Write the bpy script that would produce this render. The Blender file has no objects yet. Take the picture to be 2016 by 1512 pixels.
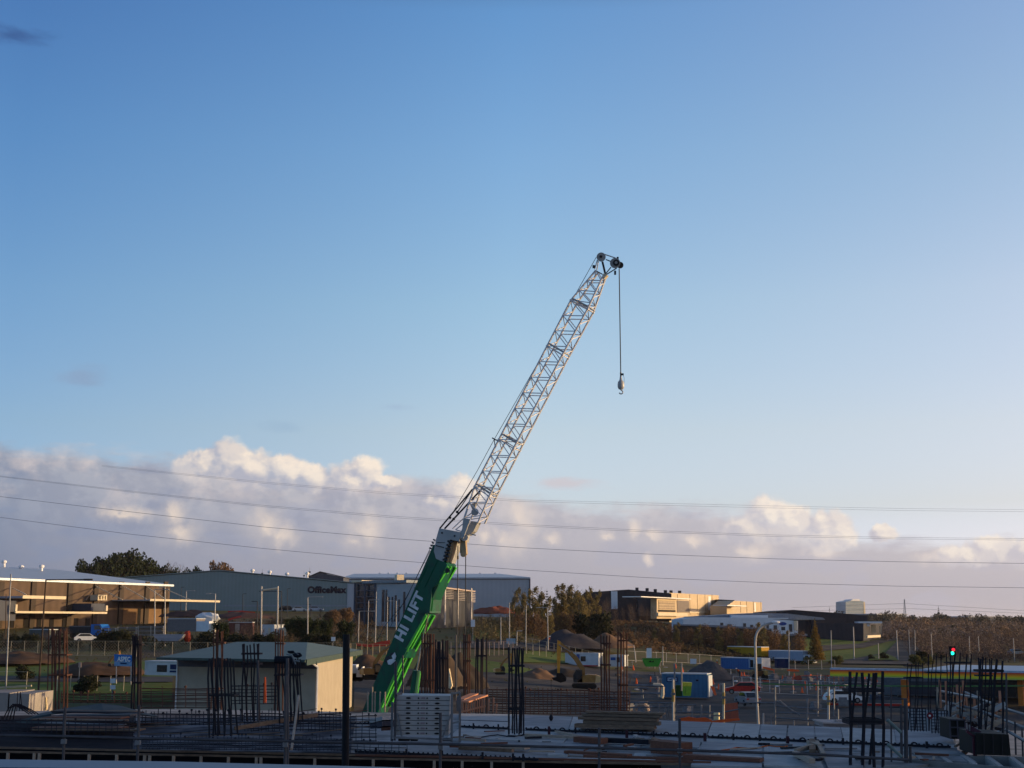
import bpy, bmesh, math, random
from mathutils import Vector, Matrix, noise as mnoise
R = math.radians
random.seed(7)
S = bpy.context.scene
COL = S.collection
# ---------------- camera ----------------
F = 2600.0                       # focal length in pixels of the 2016 px wide photograph
PITCH = R(10.23); CAMZ = 9.7
cd = bpy.data.cameras.new('camera'); cam = bpy.data.objects.new('camera', cd); COL.objects.link(cam)
cd.lens = 36*F/2016; cd.sensor_width = 36; cd.clip_end = 60000; cd.clip_start = .1
cam.location = (0, 0, CAMZ); cam.rotation_euler = (R(90)+PITCH, 0, 0); S.camera = cam
# ---------------- sun, exposure ----------------
SUN_EL = 7.0; SUN_AZ = 84.0      # degrees, azimuth clockwise from +Y
S.view_settings.view_transform = 'Standard'; S.view_settings.look = 'None'
S.view_settings.gamma = 1; S.view_settings.exposure = 0.0
sl = bpy.data.lights.new('sun', 'SUN'); sun = bpy.data.objects.new('sun', sl); COL.objects.link(sun)
sl.energy = 5.0; sl.angle = R(.5); sl.color = (1, .69, .33)
sdir = Vector((math.sin(R(SUN_AZ))*math.cos(R(SUN_EL)), math.cos(R(SUN_AZ))*math.cos(R(SUN_EL)), math.sin(R(SUN_EL))))
sun.rotation_euler = sdir.to_track_quat('Z', 'Y').to_euler()
# ---------------- geometry of the view: a pixel of the photograph and a distance give a point ----------------
def ray(px, py):
    x = (px-1008)/F; v = (756-py)/F; c, s = math.cos(PITCH), math.sin(PITCH)
    return Vector((x, c-v*s, s+v*c))
def W(px, py, Y):
    d = ray(px, py); return Vector((0, 0, CAMZ)) + d*(Y/d.y)
def azel(px, py):
    d = ray(px, py).normalized(); return math.atan2(d.x, d.y), math.asin(d.z)
# ---------------- world: sky and clouds ----------------
wd = bpy.data.worlds.new('World'); S.world = wd; wd.use_nodes = True
nt = wd.node_tree; nt.nodes.clear()
class X:                          # node arithmetic on sockets
    tree = nt
    def __init__(s, k): s.k = k
    def _m(op, *a, clamp=False):
        n = X.tree.nodes.new('ShaderNodeMath'); n.operation = op; n.use_clamp = clamp
        for i, v in enumerate(a):
            if isinstance(v, X): X.tree.links.new(v.k, n.inputs[i])
            else: n.inputs[i].default_value = v
        return X(n.outputs[0])
    def __add__(s, o): return X._m('ADD', s, o)
    def __sub__(s, o): return X._m('SUBTRACT', s, o)
    def __rsub__(s, o): return X._m('SUBTRACT', o, s)
    def __mul__(s, o): return X._m('MULTIPLY', s, o)
    __rmul__ = __mul__; __radd__ = __add__
    def clamp(s): return X._m('ADD', s, 0.0, clamp=True)
def vec(op, *a):
    n = X.tree.nodes.new('ShaderNodeVectorMath'); n.operation = op
    for i, v in enumerate(a):
        if isinstance(v, X): X.tree.links.new(v.k, n.inputs[i])
        else: n.inputs[i].default_value = v
    return X(n.outputs['Value'] if op in ('LENGTH', 'DOT_PRODUCT') else n.outputs[0])
def comb(x, y, z=0.0):
    n = X.tree.nodes.new('ShaderNodeCombineXYZ')
    for i, v in enumerate((x, y, z)):
        if isinstance(v, X): X.tree.links.new(v.k, n.inputs[i])
        else: n.inputs[i].default_value = v
    return X(n.outputs[0])
def nz(v, scale, detail=4, rough=.5, out=0):
    n = X.tree.nodes.new('ShaderNodeTexNoise'); n.noise_dimensions = '2D'; X.tree.links.new(v.k, n.inputs['Vector'])
    n.inputs['Scale'].default_value = scale; n.inputs['Detail'].default_value = detail; n.inputs['Roughness'].default_value = rough
    return X(n.outputs[out])
def sstep(v, a, b):
    n = X.tree.nodes.new('ShaderNodeMapRange'); n.interpolation_type = 'SMOOTHSTEP'
    X.tree.links.new(v.k, n.inputs[0]); n.inputs[1].default_value = a; n.inputs[2].default_value = b
    return X(n.outputs[0])
def curve(v, pts):                # piecewise linear function of v through a colour ramp (max 32 stops)
    pts = sorted(pts); a, b = pts[0][0], pts[-1][0]; hi = max(p[1] for p in pts)
    n = X.tree.nodes.new('ShaderNodeMapRange'); X.tree.links.new(v.k, n.inputs[0])
    n.inputs[1].default_value = a; n.inputs[2].default_value = b
    r = X.tree.nodes.new('ShaderNodeValToRGB'); X.tree.links.new(n.outputs[0], r.inputs[0])
    r.color_ramp.interpolation = 'B_SPLINE'
    while len(r.color_ramp.elements) < len(pts): r.color_ramp.elements.new(.5)
    for e, (x, y) in zip(r.color_ramp.elements, pts): e.position = (x-a)/(b-a); 
    for e, (x, y) in zip(r.color_ramp.elements, pts): g = y/hi; e.color = (g, g, g, 1)
    return X(r.outputs[0])*hi
def cmix(f, a, b):
    n = X.tree.nodes.new('ShaderNodeMix'); n.data_type = 'RGBA'; n.clamp_factor = True
    for s, v in ((0, f), (6, a), (7, b)):
        if isinstance(v, X): X.tree.links.new(v.k, n.inputs[s])
        else: n.inputs[s].default_value = v if s == 0 else (*v, 1)
    return X(n.outputs[2])
def srgb(r, g, b):
    f = lambda c: (c/255/12.92) if c < 10.3 else ((c/255+.055)/1.055)**2.4
    return (f(r), f(g), f(b))
tc = nt.nodes.new('ShaderNodeTexCoord'); D = vec('NORMALIZE', X(tc.outputs['Generated']))
sp = nt.nodes.new('ShaderNodeSeparateXYZ'); nt.links.new(D.k, sp.inputs[0])
dx, dy, dz = (X(o) for o in sp.outputs)
az = X._m('ARCTAN2', dx, dy); el = X._m('ARCSINE', dz)
sky = nt.nodes.new('ShaderNodeTexSky'); sky.sky_type = 'NISHITA'; sky.sun_disc = False
sky.sun_elevation = R(SUN_EL); sky.sun_rotation = R(SUN_AZ); sky.air_density = 1.0; sky.dust_density = 1.0; sky.ozone_density = 2.0
sky.altitude = 30
SKYC = X(sky.outputs[0])
SKY_S = .1
bg = nt.nodes.new('ShaderNodeBackground'); nt.links.new(SKYC.k, bg.inputs[0]); bg.inputs[1].default_value = SKY_S
wo = nt.nodes.new('ShaderNodeOutputWorld'); nt.links.new(bg.outputs[0], wo.inputs[0])
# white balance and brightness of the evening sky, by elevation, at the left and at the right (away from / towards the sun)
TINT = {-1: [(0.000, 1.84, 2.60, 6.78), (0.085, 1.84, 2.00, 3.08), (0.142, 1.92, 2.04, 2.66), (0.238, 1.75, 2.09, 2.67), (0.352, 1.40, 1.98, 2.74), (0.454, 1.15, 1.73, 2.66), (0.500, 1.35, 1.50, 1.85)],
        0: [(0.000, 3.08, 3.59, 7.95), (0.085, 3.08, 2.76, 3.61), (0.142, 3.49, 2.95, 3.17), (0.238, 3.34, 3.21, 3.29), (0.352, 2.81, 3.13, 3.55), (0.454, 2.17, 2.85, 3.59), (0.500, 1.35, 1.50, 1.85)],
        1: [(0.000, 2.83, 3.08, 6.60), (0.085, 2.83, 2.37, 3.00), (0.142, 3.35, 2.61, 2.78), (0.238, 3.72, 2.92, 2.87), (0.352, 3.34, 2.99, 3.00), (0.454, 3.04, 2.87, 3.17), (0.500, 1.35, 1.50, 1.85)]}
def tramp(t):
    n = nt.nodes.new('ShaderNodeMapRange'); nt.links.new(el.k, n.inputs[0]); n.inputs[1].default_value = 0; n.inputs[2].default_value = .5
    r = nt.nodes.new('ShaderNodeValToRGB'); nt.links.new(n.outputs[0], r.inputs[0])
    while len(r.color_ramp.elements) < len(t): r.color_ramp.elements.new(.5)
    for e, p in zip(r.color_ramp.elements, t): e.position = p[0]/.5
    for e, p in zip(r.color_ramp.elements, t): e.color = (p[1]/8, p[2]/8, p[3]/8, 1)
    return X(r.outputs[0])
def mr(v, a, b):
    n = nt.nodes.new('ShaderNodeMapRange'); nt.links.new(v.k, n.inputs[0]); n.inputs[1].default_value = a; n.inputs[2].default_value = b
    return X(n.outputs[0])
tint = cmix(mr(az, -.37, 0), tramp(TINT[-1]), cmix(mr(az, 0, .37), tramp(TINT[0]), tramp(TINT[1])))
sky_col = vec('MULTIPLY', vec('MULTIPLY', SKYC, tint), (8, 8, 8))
SKY_S = .1
# clouds: puffs given as (px, py, rx, ry) of the photograph, kept as directions on the sky
PUFFS = [(455, 905, 42, 38), (400, 912, 52, 30), (500, 925, 60, 35), (560, 925, 45, 32), (610, 940, 42, 24), (712, 922, 46, 24), (760, 945, 28, 12), (690, 940, 50, 26),
         (905, 965, 46, 28), (870, 990, 40, 20), (1515, 1010, 42, 34), (1560, 1030, 50, 32), (1470, 1045, 50, 25), (1625, 1045, 60, 36), (1740, 1045, 30, 14),
         (1960, 1075, 48, 22), (1900, 1090, 60, 20), (2025, 1085, 40, 25)]
INNER = [(520, 1035, 42, 36), (548, 1050, 34, 28), (340, 1010, 26, 26), (350, 1045, 40, 22), (718, 1045, 38, 36), (700, 1060, 30, 20), (1020, 1015, 34, 50), (990, 1060, 60, 36), (1285, 1050, 22, 12),
         (1245, 1040, 16, 18), (1365, 1060, 26, 14), (1195, 1052, 18, 10), (950, 1050, 30, 30), (1280, 1098, 9, 12), (1085, 1058, 22, 14), (1620, 1085, 40, 12), (1850, 1095, 50, 14), (1480, 1085, 40, 18), (250, 1010, 60, 14)]
PUFFS = [(x, y+4, a*1.12, b*1.25) for x, y, a, b in PUFFS]; INNER = [(x, y+4, a*1.25, b*1.3) for x, y, a, b in INNER]
def field(P, puffs, amp=.32, sc=30):
    a = nz(P, sc, 6, .55); b = nz(P, sc*3.3, 4, .6)
    w = comb((a-.5)*.010, (b-.5)*.008)
    Q = vec('ADD', P, w); m = None
    for px, py, rx, ry in puffs:
        ca, ce = azel(px, py); dd = vec('MULTIPLY', vec('SUBTRACT', Q, (ca, ce, 0)), (F/rx, F/ry, 0))
        l = vec('LENGTH', dd); m = l if m is None else X._m('SMOOTH_MIN', m, l, .25)
    vo = nt.nodes.new('ShaderNodeTexVoronoi'); vo.feature = 'F1'; vo.voronoi_dimensions = '2D'; nt.links.new(Q.k, vo.inputs['Vector']); vo.inputs['Scale'].default_value = 62
    vb = nt.nodes.new('ShaderNodeTexVoronoi'); vb.feature = 'F1'; vb.voronoi_dimensions = '2D'; nt.links.new(Q.k, vb.inputs['Vector']); vb.inputs['Scale'].default_value = 170
    return 1.0 - m + amp*(.62-X(vo.outputs['Distance'])*1.2) + amp*.35*(.5-X(vb.outputs['Distance'])) + amp*.5*(a-.5)
P0 = comb(az, el); P1 = vec('ADD', P0, (.0060, .0036, 0.0))
H0 = field(P0, PUFFS); H1 = field(P1, PUFFS)
I0 = field(P0, INNER, .26, 34); I1 = field(P1, INNER, .26, 34)
# the soft bank behind and below the puffs
pr = [(0, 868), (150, 888), (330, 900), (480, 900), (640, 930), (800, 940), (1000, 965), (1150, 984), (1350, 985), (1480, 992), (1560, 1030), (1660, 1060), (1800, 1062), (1920, 1062), (2016, 1070)]
top = curve(az, [(azel(x, y)[0], azel(x, y)[1]) for x, y in pr])
st = vec('MULTIPLY', P0, (1.0, 3.5, 1)); n1 = nz(st, 10, 5, .55); n2 = nz(st, 30, 5, .6); n3 = nz(P0, 26, 5, .6)
bank = sstep(top + (n1-.5)*.034 + (n2-.5)*.016 - el, -.005, .013)
u = X._m('POWER', mr(az, -.37, .37), .72); hb = mr(el, .03, .13)
low = cmix(u, srgb(122, 131, 154), srgb(190, 183, 189)); mid = cmix(u, srgb(138, 148, 170), srgb(210, 203, 206)); high = cmix(u, srgb(164, 170, 184), srgb(220, 212, 210))
bcol = cmix(mr(el, .07, .15), cmix(mr(el, .02, .08), low, mid), high)
warm = sstep(n3 + n1*.8 + (el-.09)*2.5, .86, 1.18)
bcol = cmix(warm*sstep(el, .07, .11)*.6, bcol, srgb(222, 208, 203))
cool = sstep(nz(vec('MULTIPLY', P0, (1, 2.2, 1)), 17, 3, .5), .52, .66)
bcol = cmix(cool*.45, bcol, cmix(u, srgb(122, 138, 168), srgb(190, 186, 198)))
rs = (1.0, 1.5, 1); ra_ = nz(vec('MULTIPLY', P0, rs), 26, 5, .55); rb_ = nz(vec('MULTIPLY', P1, rs), 26, 5, .55); relief = sstep(ra_-rb_, -.10, .10); rlow = relief*sstep(el, .035, .10)+.5*(1.0-sstep(el, .035, .10))
bcol = vec('MULTIPLY', bcol, comb(.925+.155*rlow, .93+.135*rlow, .95+.09*rlow))
# lit and shaded sides of the puffs
def lit(h0, h1, k): return sstep((h0-h1)*k, -.45, .75)
shade = cmix(u, srgb(156, 166, 188), srgb(204, 198, 205)); sunny = cmix(u, srgb(250, 232, 212), srgb(246, 234, 222))
L = lit(H0, H1, 2.0)*.62+relief*.38
pcol = cmix(L, shade, sunny); pcol = cmix(sstep(el, .115, .085)*.0 + sstep(H0, .9, 1.6)*.4, pcol, bcol)
pa = sstep(H0, -.04, .36)*sstep(top - el, .052, -.008) 
ILT = lit(I0, I1, 1.5)
ia = sstep(I0, -.25, 1.15)*(.30+.62*ILT)
c1 = cmix(ia, bcol, cmix(u, srgb(226, 210, 196), srgb(230, 216, 208)))
ground_c = srgb(60, 58, 62)
# thin streaks high up
def streak(px, py, rx, ry, col, amt):
    ca, ce = azel(px, py); dd = vec('MULTIPLY', vec('SUBTRACT', P0, (ca, ce, 0)), (F/rx, F/ry, 0))
    return sstep(1.0 - vec('LENGTH', dd) + (nz(st, 22, 5, .6)-.5)*1.6, .1, 1.0)*amt, col
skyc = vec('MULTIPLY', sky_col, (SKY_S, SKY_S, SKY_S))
for s_ in ((30, 68, 90, 26, srgb(62, 92, 145), .8), (160, 742, 70, 34, srgb(140, 160, 190), .6), (560, 840, 80, 22, srgb(150, 178, 205), .4), (775, 800, 60, 12, srgb(160, 182, 208), .5), (1120, 950, 110, 18, srgb(206, 200, 206), .85)):
    f_, c_ = streak(*s_); skyc = cmix(f_, skyc, c_)
c2 = cmix(bank, skyc, c1)
c3 = cmix(pa, c2, pcol)
c4 = cmix(sstep(el, -.002, -.02), c3, ground_c)
def bgd(c):
    b = nt.nodes.new('ShaderNodeBackground'); nt.links.new(vec('MULTIPLY', c, (1/SKY_S,)*3).k, b.inputs[0]); b.inputs[1].default_value = SKY_S; return b
nt.nodes.remove(bg)
near = X._m('MULTIPLY', X._m('MULTIPLY', X._m('LESS_THAN', el, .172), X._m('GREATER_THAN', el, -.03)), X._m('LESS_THAN', X._m('ABSOLUTE', az), .75))
mxs = nt.nodes.new('ShaderNodeMixShader'); nt.links.new(near.k, mxs.inputs[0])
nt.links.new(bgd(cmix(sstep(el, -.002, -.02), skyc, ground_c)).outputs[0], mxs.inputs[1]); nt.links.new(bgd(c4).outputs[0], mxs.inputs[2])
nt.links.new(mxs.outputs[0], wo.inputs[0])
wd.cycles.sampling_method = 'MANUAL'; wd.cycles.sample_map_resolution = 512
# ================= helpers =================
BASE = {}                         # object name -> (location, rotation about z) of its root
class MB:
    """collects shapes and links them as ONE mesh object"""
    def __init__(s): s.v = []; s.f = []; s.m = []; s.mi = 0
    def add(s, vs, fs):
        o = len(s.v); s.v += [tuple(v) for v in vs]; s.f += [tuple(i+o for i in f) for f in fs]; s.m += [s.mi]*len(fs); return s
    def box(s, c, d, rz=0, M=None):
        c = Vector(c); hx, hy, hz = d[0]/2, d[1]/2, d[2]/2; q = M or Matrix.Rotation(rz, 3, 'Z')
        return s.add([c + q @ Vector((x*hx, y*hy, z*hz)) for x in (-1, 1) for y in (-1, 1) for z in (-1, 1)],
                     [(0, 1, 3, 2), (4, 6, 7, 5), (0, 4, 5, 1), (2, 3, 7, 6), (0, 2, 6, 4), (1, 5, 7, 3)])
    def bar(s, p, q, w, h=None, up=(0, 0, 1)):
        p, q = Vector(p), Vector(q); a = q-p; L = a.length
        if L < 1e-6: return s
        a /= L; u = a.cross(Vector(up))
        if u.length < 1e-3: u = a.cross(Vector((1, 0, 0)))
        u.normalize(); n = u.cross(a); return s.box((p+q)/2, (w, L, h or w), M=Matrix((u, a, n)).transposed())
    def tube(s, p, q, r, r2=None, n=6, cap=True):
        p, q = Vector(p), Vector(q); a = (q-p).normalized(); u = a.orthogonal().normalized(); w = a.cross(u); r2 = r if r2 is None else r2
        vs = [c + (u*math.cos(t)+w*math.sin(t))*k for c, k in ((p, r), (q, r2)) for t in [2*math.pi*i/n for i in range(n)]]
        fs = [(i, (i+1) % n, n+(i+1) % n, n+i) for i in range(n)]
        if cap: fs += [tuple(range(n-1, -1, -1)), tuple(range(n, 2*n))]
        return s.add(vs, fs)
    def path(s, pts, r, n=5):
        for a, b in zip(pts, pts[1:]): s.tube(a, b, r, n=n)
        return s
    def poly(s, pts, ext):           # extruded polygon
        pts = [Vector(p) for p in pts]; e = Vector(ext); n = len(pts)
        return s.add(pts + [p+e for p in pts], [tuple(range(n)), tuple(range(2*n-1, n-1, -1))] + [(i, n+i, n+(i+1) % n, (i+1) % n) for i in range(n)])
    def ball(s, c, r, nu=10, nv=6, jit=0, seed=0):
        c = Vector(c); r = Vector(r) if hasattr(r, '__len__') else Vector((r, r, r)); rd = random.Random(seed); vs = []
        for j in range(1, nv):
            t = math.pi*j/nv
            for i in range(nu):
                p = 2*math.pi*i/nu; k = 1+rd.uniform(-jit, jit); vs.append(c+Vector((r.x*math.sin(t)*math.cos(p)*k, r.y*math.sin(t)*math.sin(p)*k, r.z*math.cos(t)*k)))
        a = len(vs); vs += [c+Vector((0, 0, r.z)), c-Vector((0, 0, r.z))]; fs = []
        for j in range(nv-2):
            for i in range(nu): fs.append((j*nu+i, (j+1)*nu+i, (j+1)*nu+(i+1) % nu, j*nu+(i+1) % nu))
        for i in range(nu): fs += [(a, i, (i+1) % nu), (a+1, (nv-2)*nu+(i+1) % nu, (nv-2)*nu+i)]
        return s.add(vs, fs)
    def text(s, body, O, u, w, n, height, off=.02, ext=.02, wide=1.0, space=1.0):
        cu = bpy.data.curves.new('t', 'FONT'); cu.body = body; cu.size = 1; cu.offset = off; cu.extrude = 0; cu.align_x = 'CENTER'; cu.align_y = 'CENTER'; cu.resolution_u = 3; cu.space_character = space
        o = bpy.data.objects.new('t', cu); COL.objects.link(o); bpy.context.view_layer.update()
        me = bpy.data.meshes.new_from_object(o); xs = [v.co.x for v in me.vertices]; ys = [v.co.y for v in me.vertices]
        k = height/(max(ys)-min(ys)); cx = (max(xs)+min(xs))/2; cy = (max(ys)+min(ys))/2
        O, u, w, n = Vector(O), Vector(u), Vector(w), Vector(n)
        P = [O+u*((v.co.x-cx)*k*wide)+w*((v.co.y-cy)*k)+n*ext for v in me.vertices]
        s.add(P, [tuple(p.vertices) for p in me.polygons])
        bpy.data.objects.remove(o); bpy.data.meshes.remove(me); bpy.data.curves.remove(cu); return s
    def obj(s, name, mat, parent=None, world=False, label=None, smooth=False):
        vs = s.v
        if parent is not None and world:
            loc, rz = BASE[parent.name]; Mi = Matrix.Rotation(-rz, 3, 'Z'); L = Vector(loc); vs = [Mi @ (Vector(v)-L) for v in vs]
        me = bpy.data.meshes.new(name); me.from_pydata([tuple(v) for v in vs], [], s.f); mats = mat if isinstance(mat, (list, tuple)) else [mat]
        for m in mats:
            if m: me.materials.append(m)
        if len(mats) > 1: me.polygons.foreach_set('material_index', s.m)
        if smooth: me.polygons.foreach_set('use_smooth', [True]*len(me.polygons))
        me.update(); o = bpy.data.objects.new(name, me); COL.objects.link(o)
        if parent is not None: o.parent = parent; BASE[o.name] = BASE[parent.name]
        else: BASE[o.name] = ((0, 0, 0), 0)
        if label: o['label'] = label
        return o
def tag(o, label=None, cat=None, group=None, kind=None):
    for k, v in (('label', label), ('category', cat), ('group', group), ('kind', kind)):
        if v: o[k] = v
    return o
def thing(name, label, cat, loc=(0, 0, 0), rz=0, group=None):
    o = bpy.data.objects.new(name, None); COL.objects.link(o); o.location = loc; o.rotation_euler = (0, 0, rz); o.empty_display_size = .3
    BASE[o.name] = (tuple(loc), rz); return tag(o, label, cat, group)
def solo(name, mb, mat, label, cat, group=None, loc=None, smooth=False):
    """a thing that is one mesh; loc moves its origin to the thing's base (vertices given in world space)"""
    if loc is not None: L = Vector(loc); mb.v = [Vector(v)-L for v in mb.v]
    o = mb.obj(name, mat, smooth=smooth)
    if loc is not None: o.location = loc
    return tag(o, label, cat, group)
def copy_tree(o, parent=None):
    c = o.copy(); COL.objects.link(c); c.parent = parent
    for ch in [k for k in o.children]: copy_tree(ch, c)
    return c
def dup(o, loc, rz=0, label=None, group=None, sc=None):
    c = copy_tree(o); c.location = loc; c.rotation_euler = (0, 0, rz)
    if sc: c.scale = sc if hasattr(sc, '__len__') else (sc, sc, sc)
    return tag(c, label, None, group)
# ---------------- materials ----------------
MC = {}
def mat(name, c1, c2=None, scale=3, rough=.7, metal=0, bump=0, wave=None, wdepth=.35, emit=0, spec=.12, detail=5, coord='Object', stretch=(1, 1, 1), trans=0, patch=None):
    """principled colour mixed by noise; wave=(axis, period m) adds ribs or boards"""
    if name in MC: return MC[name]
    m = bpy.data.materials.new(name); MC[name] = m; m.use_nodes = True; t = m.node_tree; b = t.nodes['Principled BSDF']; X.tree = t
    b.inputs['Roughness'].default_value = rough; b.inputs['Metallic'].default_value = metal; b.inputs['Specular IOR Level'].default_value = spec
    co = t.nodes.new('ShaderNodeTexCoord'); P = X(co.outputs[coord]); Pn = vec('MULTIPLY', P, stretch)
    c2 = c2 or tuple(k*.72 for k in c1)
    n = t.nodes.new('ShaderNodeTexNoise'); t.links.new(Pn.k, n.inputs['Vector']); n.inputs['Scale'].default_value = scale; n.inputs['Detail'].default_value = detail; n.inputs['Roughness'].default_value = .6
    nf = X(n.outputs[0]); col = cmix(sstep(nf, .3, .7), c1, c2)
    if patch:
        n2 = t.nodes.new('ShaderNodeTexNoise'); t.links.new(P.k, n2.inputs['Vector']); n2.inputs['Scale'].default_value = patch[1]; n2.inputs['Detail'].default_value = 3
        col = cmix(sstep(X(n2.outputs[0]), .48, .62), col, patch[0])
    h = nf
    if wave:
        s_ = t.nodes.new('ShaderNodeSeparateXYZ'); t.links.new(P.k, s_.inputs[0]); ax = X(s_.outputs[wave[0]])
        w = X._m('SINE', ax*(2*math.pi/wave[1])); wv = sstep(w, -.9, -.4) if len(wave) > 2 else w*.5+.5
        col = cmix((1.0-wv)*wdepth, col, tuple(k*.35 for k in c1)); h = wv
    t.links.new(col.k, b.inputs['Base Color'])
    if bump:
        bp = t.nodes.new('ShaderNodeBump'); bp.inputs['Strength'].default_value = bump; bp.inputs['Distance'].default_value = .05; t.links.new(h.k, bp.inputs['Height']); t.links.new(bp.outputs[0], b.inputs['Normal'])
    if emit: b.inputs['Emission Color'].default_value = (*c1, 1); b.inputs['Emission Strength'].default_value = emit
    if trans:
        tr = t.nodes.new('ShaderNodeBsdfTranslucent'); t.links.new(col.k, tr.inputs[0]); mx = t.nodes.new('ShaderNodeMixShader'); mx.inputs[0].default_value = trans
        t.links.new(b.outputs[0], mx.inputs[1]); t.links.new(tr.outputs[0], mx.inputs[2]); t.links.new(mx.outputs[0], t.nodes['Material Output'].inputs[0])
    return m
# ---------------- terrain: heights by direction column and distance ----------------
TU = [0, 350, 700, 1000, 1250, 1500, 1750, 2016]
TY = [100, 130, 160, 200, 230, 260, 300, 330, 400, 450, 600, 1000, 2000, 4000, 9000]
TZ = [[0, 0, 0, 0, 0, 0, 0, 0],
      [1.5, 1.5, .6, 0, 0, 0, 0, 0],
      [2.5, 2.5, 1.5, .3, 0, 0, 0, 0],
      [4.0, 4.0, 3.5, 2.6, .4, 0, 0, 0],
      [5.0, 5.0, 4.9, 4.8, 1.4, 0, 0, 0],
      [6.5, 6.5, 6.0, 5.8, 2.6, 0, 0, 0],
      [8.4, 8.4, 8.0, 7.2, 4.3, .7, .3, .2],
      [8.9, 9.0, 8.8, 8.0, 5.8, 1.6, 1.0, .5],
      [10.6, 11.2, 11.4, 10, 9.2, 5.0, 3.0, 1.5],
      [13, 13.7, 13.2, 11, 10, 6.5, 4.3, 2.3],
      [15, 15, 14, 12, 11, 7, 5, 3.5],
      [17, 17, 16, 14, 12, 8, 7, 6],
      [20, 20, 18, 15, 13, 10, 10, 10],
      [24, 24, 22, 18, 16, 15, 15, 15], [24, 24, 22, 18, 16, 15, 15, 15]]
def zg(x, y):
    if y <= TY[0]: return 0.0
    u = min(max(x/y*F+1008, TU[0]), TU[-1]); y = min(y, TY[-1]-1)
    i = max(k for k in range(len(TY)-1) if TY[k] <= y); j = max(k for k in range(len(TU)-1) if TU[k] <= u)
    a = (y-TY[i])/(TY[i+1]-TY[i]); b = (u-TU[j])/(TU[j+1]-TU[j])
    return (TZ[i][j]*(1-b)+TZ[i][j+1]*b)*(1-a) + (TZ[i+1][j]*(1-b)+TZ[i+1][j+1]*b)*a
def G(px, Y, dz=0):                # the point on the ground in column px at distance Y
    d = ray(px, 1225); x = d.x*Y/d.y; return Vector((x, Y, zg(x, Y)+dz))
def ypx(py, px, lo=100, hi=2000):  # distance at which the ground meets image row py
    for _ in range(40):
        m = (lo+hi)/2; z = zg(W(px, py, m).x, m)
        if W(px, py, m).z > z: lo = m
        else: hi = m
    return lo
grassM = mat('rough_grass', (.075, .080, .024), (.10, .078, .036), .25, .95, bump=.3, detail=8, patch=((.065, .048, .030), .06))
lawnM = mat('lawn_grass', (.065, .115, .016), (.11, .125, .028), .6, .95, bump=.3, detail=8)
asphM = mat('asphalt', (.030, .030, .034), (.052, .050, .052), .35, .9, bump=.2, detail=10, patch=((.078, .070, .064), .12))
dirtM = mat('brown_dirt', (.085, .060, .042), (.055, .042, .034), .8, .95, bump=.4, detail=8)
gravM = mat('grey_gravel', (.085, .080, .080), (.060, .057, .060), 2, .95, bump=.5, detail=8)
def axis(stops):
    out = [stops[0][0]]
    for (a, st), (b, _) in zip(stops, stops[1:]):
        n = max(1, round((b-a)/st)); out += [a+(b-a)*k/n for k in range(1, n+1)]
    return out
xs = axis([(-5000, 800), (-1000, 100), (-300, 12), (-100, 5), (150, 12), (400, 100), (1200, 800), (6000, 1)])
ys = axis([(-300, 60), (60, 20), (100, 5), (340, 10), (640, 50), (1200, 200), (3000, 800), (9000, 1)])
g = MB(); nx = len(xs)
g.v = [(x, y, zg(x, y)+(mnoise.noise((x*.02, y*.02, 0))*.25 if y > 120 else 0)+(mnoise.noise((x*.0016, y*.0016, 5))*3 if y > 1200 else 0)) for y in ys for x in xs]
g.f = [(j*nx+i, j*nx+i+1, (j+1)*nx+i+1, (j+1)*nx+i) for j in range(len(ys)-1) for i in range(nx-1)]
tag(g.obj('ground', grassM, smooth=True), kind='structure')
def sheet(name, A, B, m, dz=.3, n=24, k=6):
    """a strip of ground between two polylines of (px, Y), laid on the terrain"""
    def along(P, t):
        t *= len(P)-1; i = min(int(t), len(P)-2); f = t-i; return (P[i][0]*(1-f)+P[i+1][0]*f, P[i][1]*(1-f)+P[i+1][1]*f)
    b = MB()
    for i in range(n+1):
        a, c = along(A, i/n), along(B, i/n); pa, pc = G(*a), G(*c)
        for j in range(k+1):
            q = pa.lerp(pc, j/k); b.v.append((q.x, q.y, zg(q.x, q.y)+(mnoise.noise((q.x*.02, q.y*.02, 0))*.25 if q.y > 120 else 0)+dz))
    b.f = [(i*(k+1)+j, (i+1)*(k+1)+j, (i+1)*(k+1)+j+1, i*(k+1)+j+1) for i in range(n) for j in range(k)]
    return tag(b.obj(name, m, smooth=True), kind='structure')
# yard and car park in the middle and right, site ground in front, roads behind
sheet('site_yard', [(700, 112), (1300, 112), (2400, 112)], [(700, 190), (1230, 228), (2400, 290)], asphM, .05, 60, 30)
sheet('site_dirt', [(-300, 62), (700, 62), (2400, 62)], [(-300, 116), (700, 135), (2400, 112)], dirtM, .03, 40, 10)
sheet('mid_lawn', [(-200, 138), (345, 138)], [(-200, 200), (345, 200)], lawnM, .06, 30, 20)
sheet('footpath', [(-200, 161), (345, 161)], [(-200, 169), (345, 169)], asphM, .14, 30, 4)
sheet('bank_lawn', [(690, 196), (880, 196), (1060, 196)], [(690, 222), (880, 222), (1060, 205)], lawnM, .08, 24, 10)
sheet('far_lawn', [(930, 262), (1090, 315)], [(930, 320), (1070, 345)], lawnM, .12, 12, 10)
sheet('lower_lawn', [(1020, 215), (1180, 232)], [(1020, 240), (1180, 256)], lawnM, .1, 16, 8)
sheet('side_road', [(880, 240), (1020, 238), (1190, 262)], [(940, 266), (1060, 262), (1190, 276)], asphM, .2, 24, 5)
sheet('verge', [(1560, 306), (1700, 318), (1850, 345)], [(1560, 420), (1700, 430), (1880, 470)], lawnM, .1, 24, 16)
sheet('main_road', [(1620, 300), (1740, 350), (1785, 480)], [(1800, 300), (1806, 350), (1815, 480)], asphM, .22, 24, 14)
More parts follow.
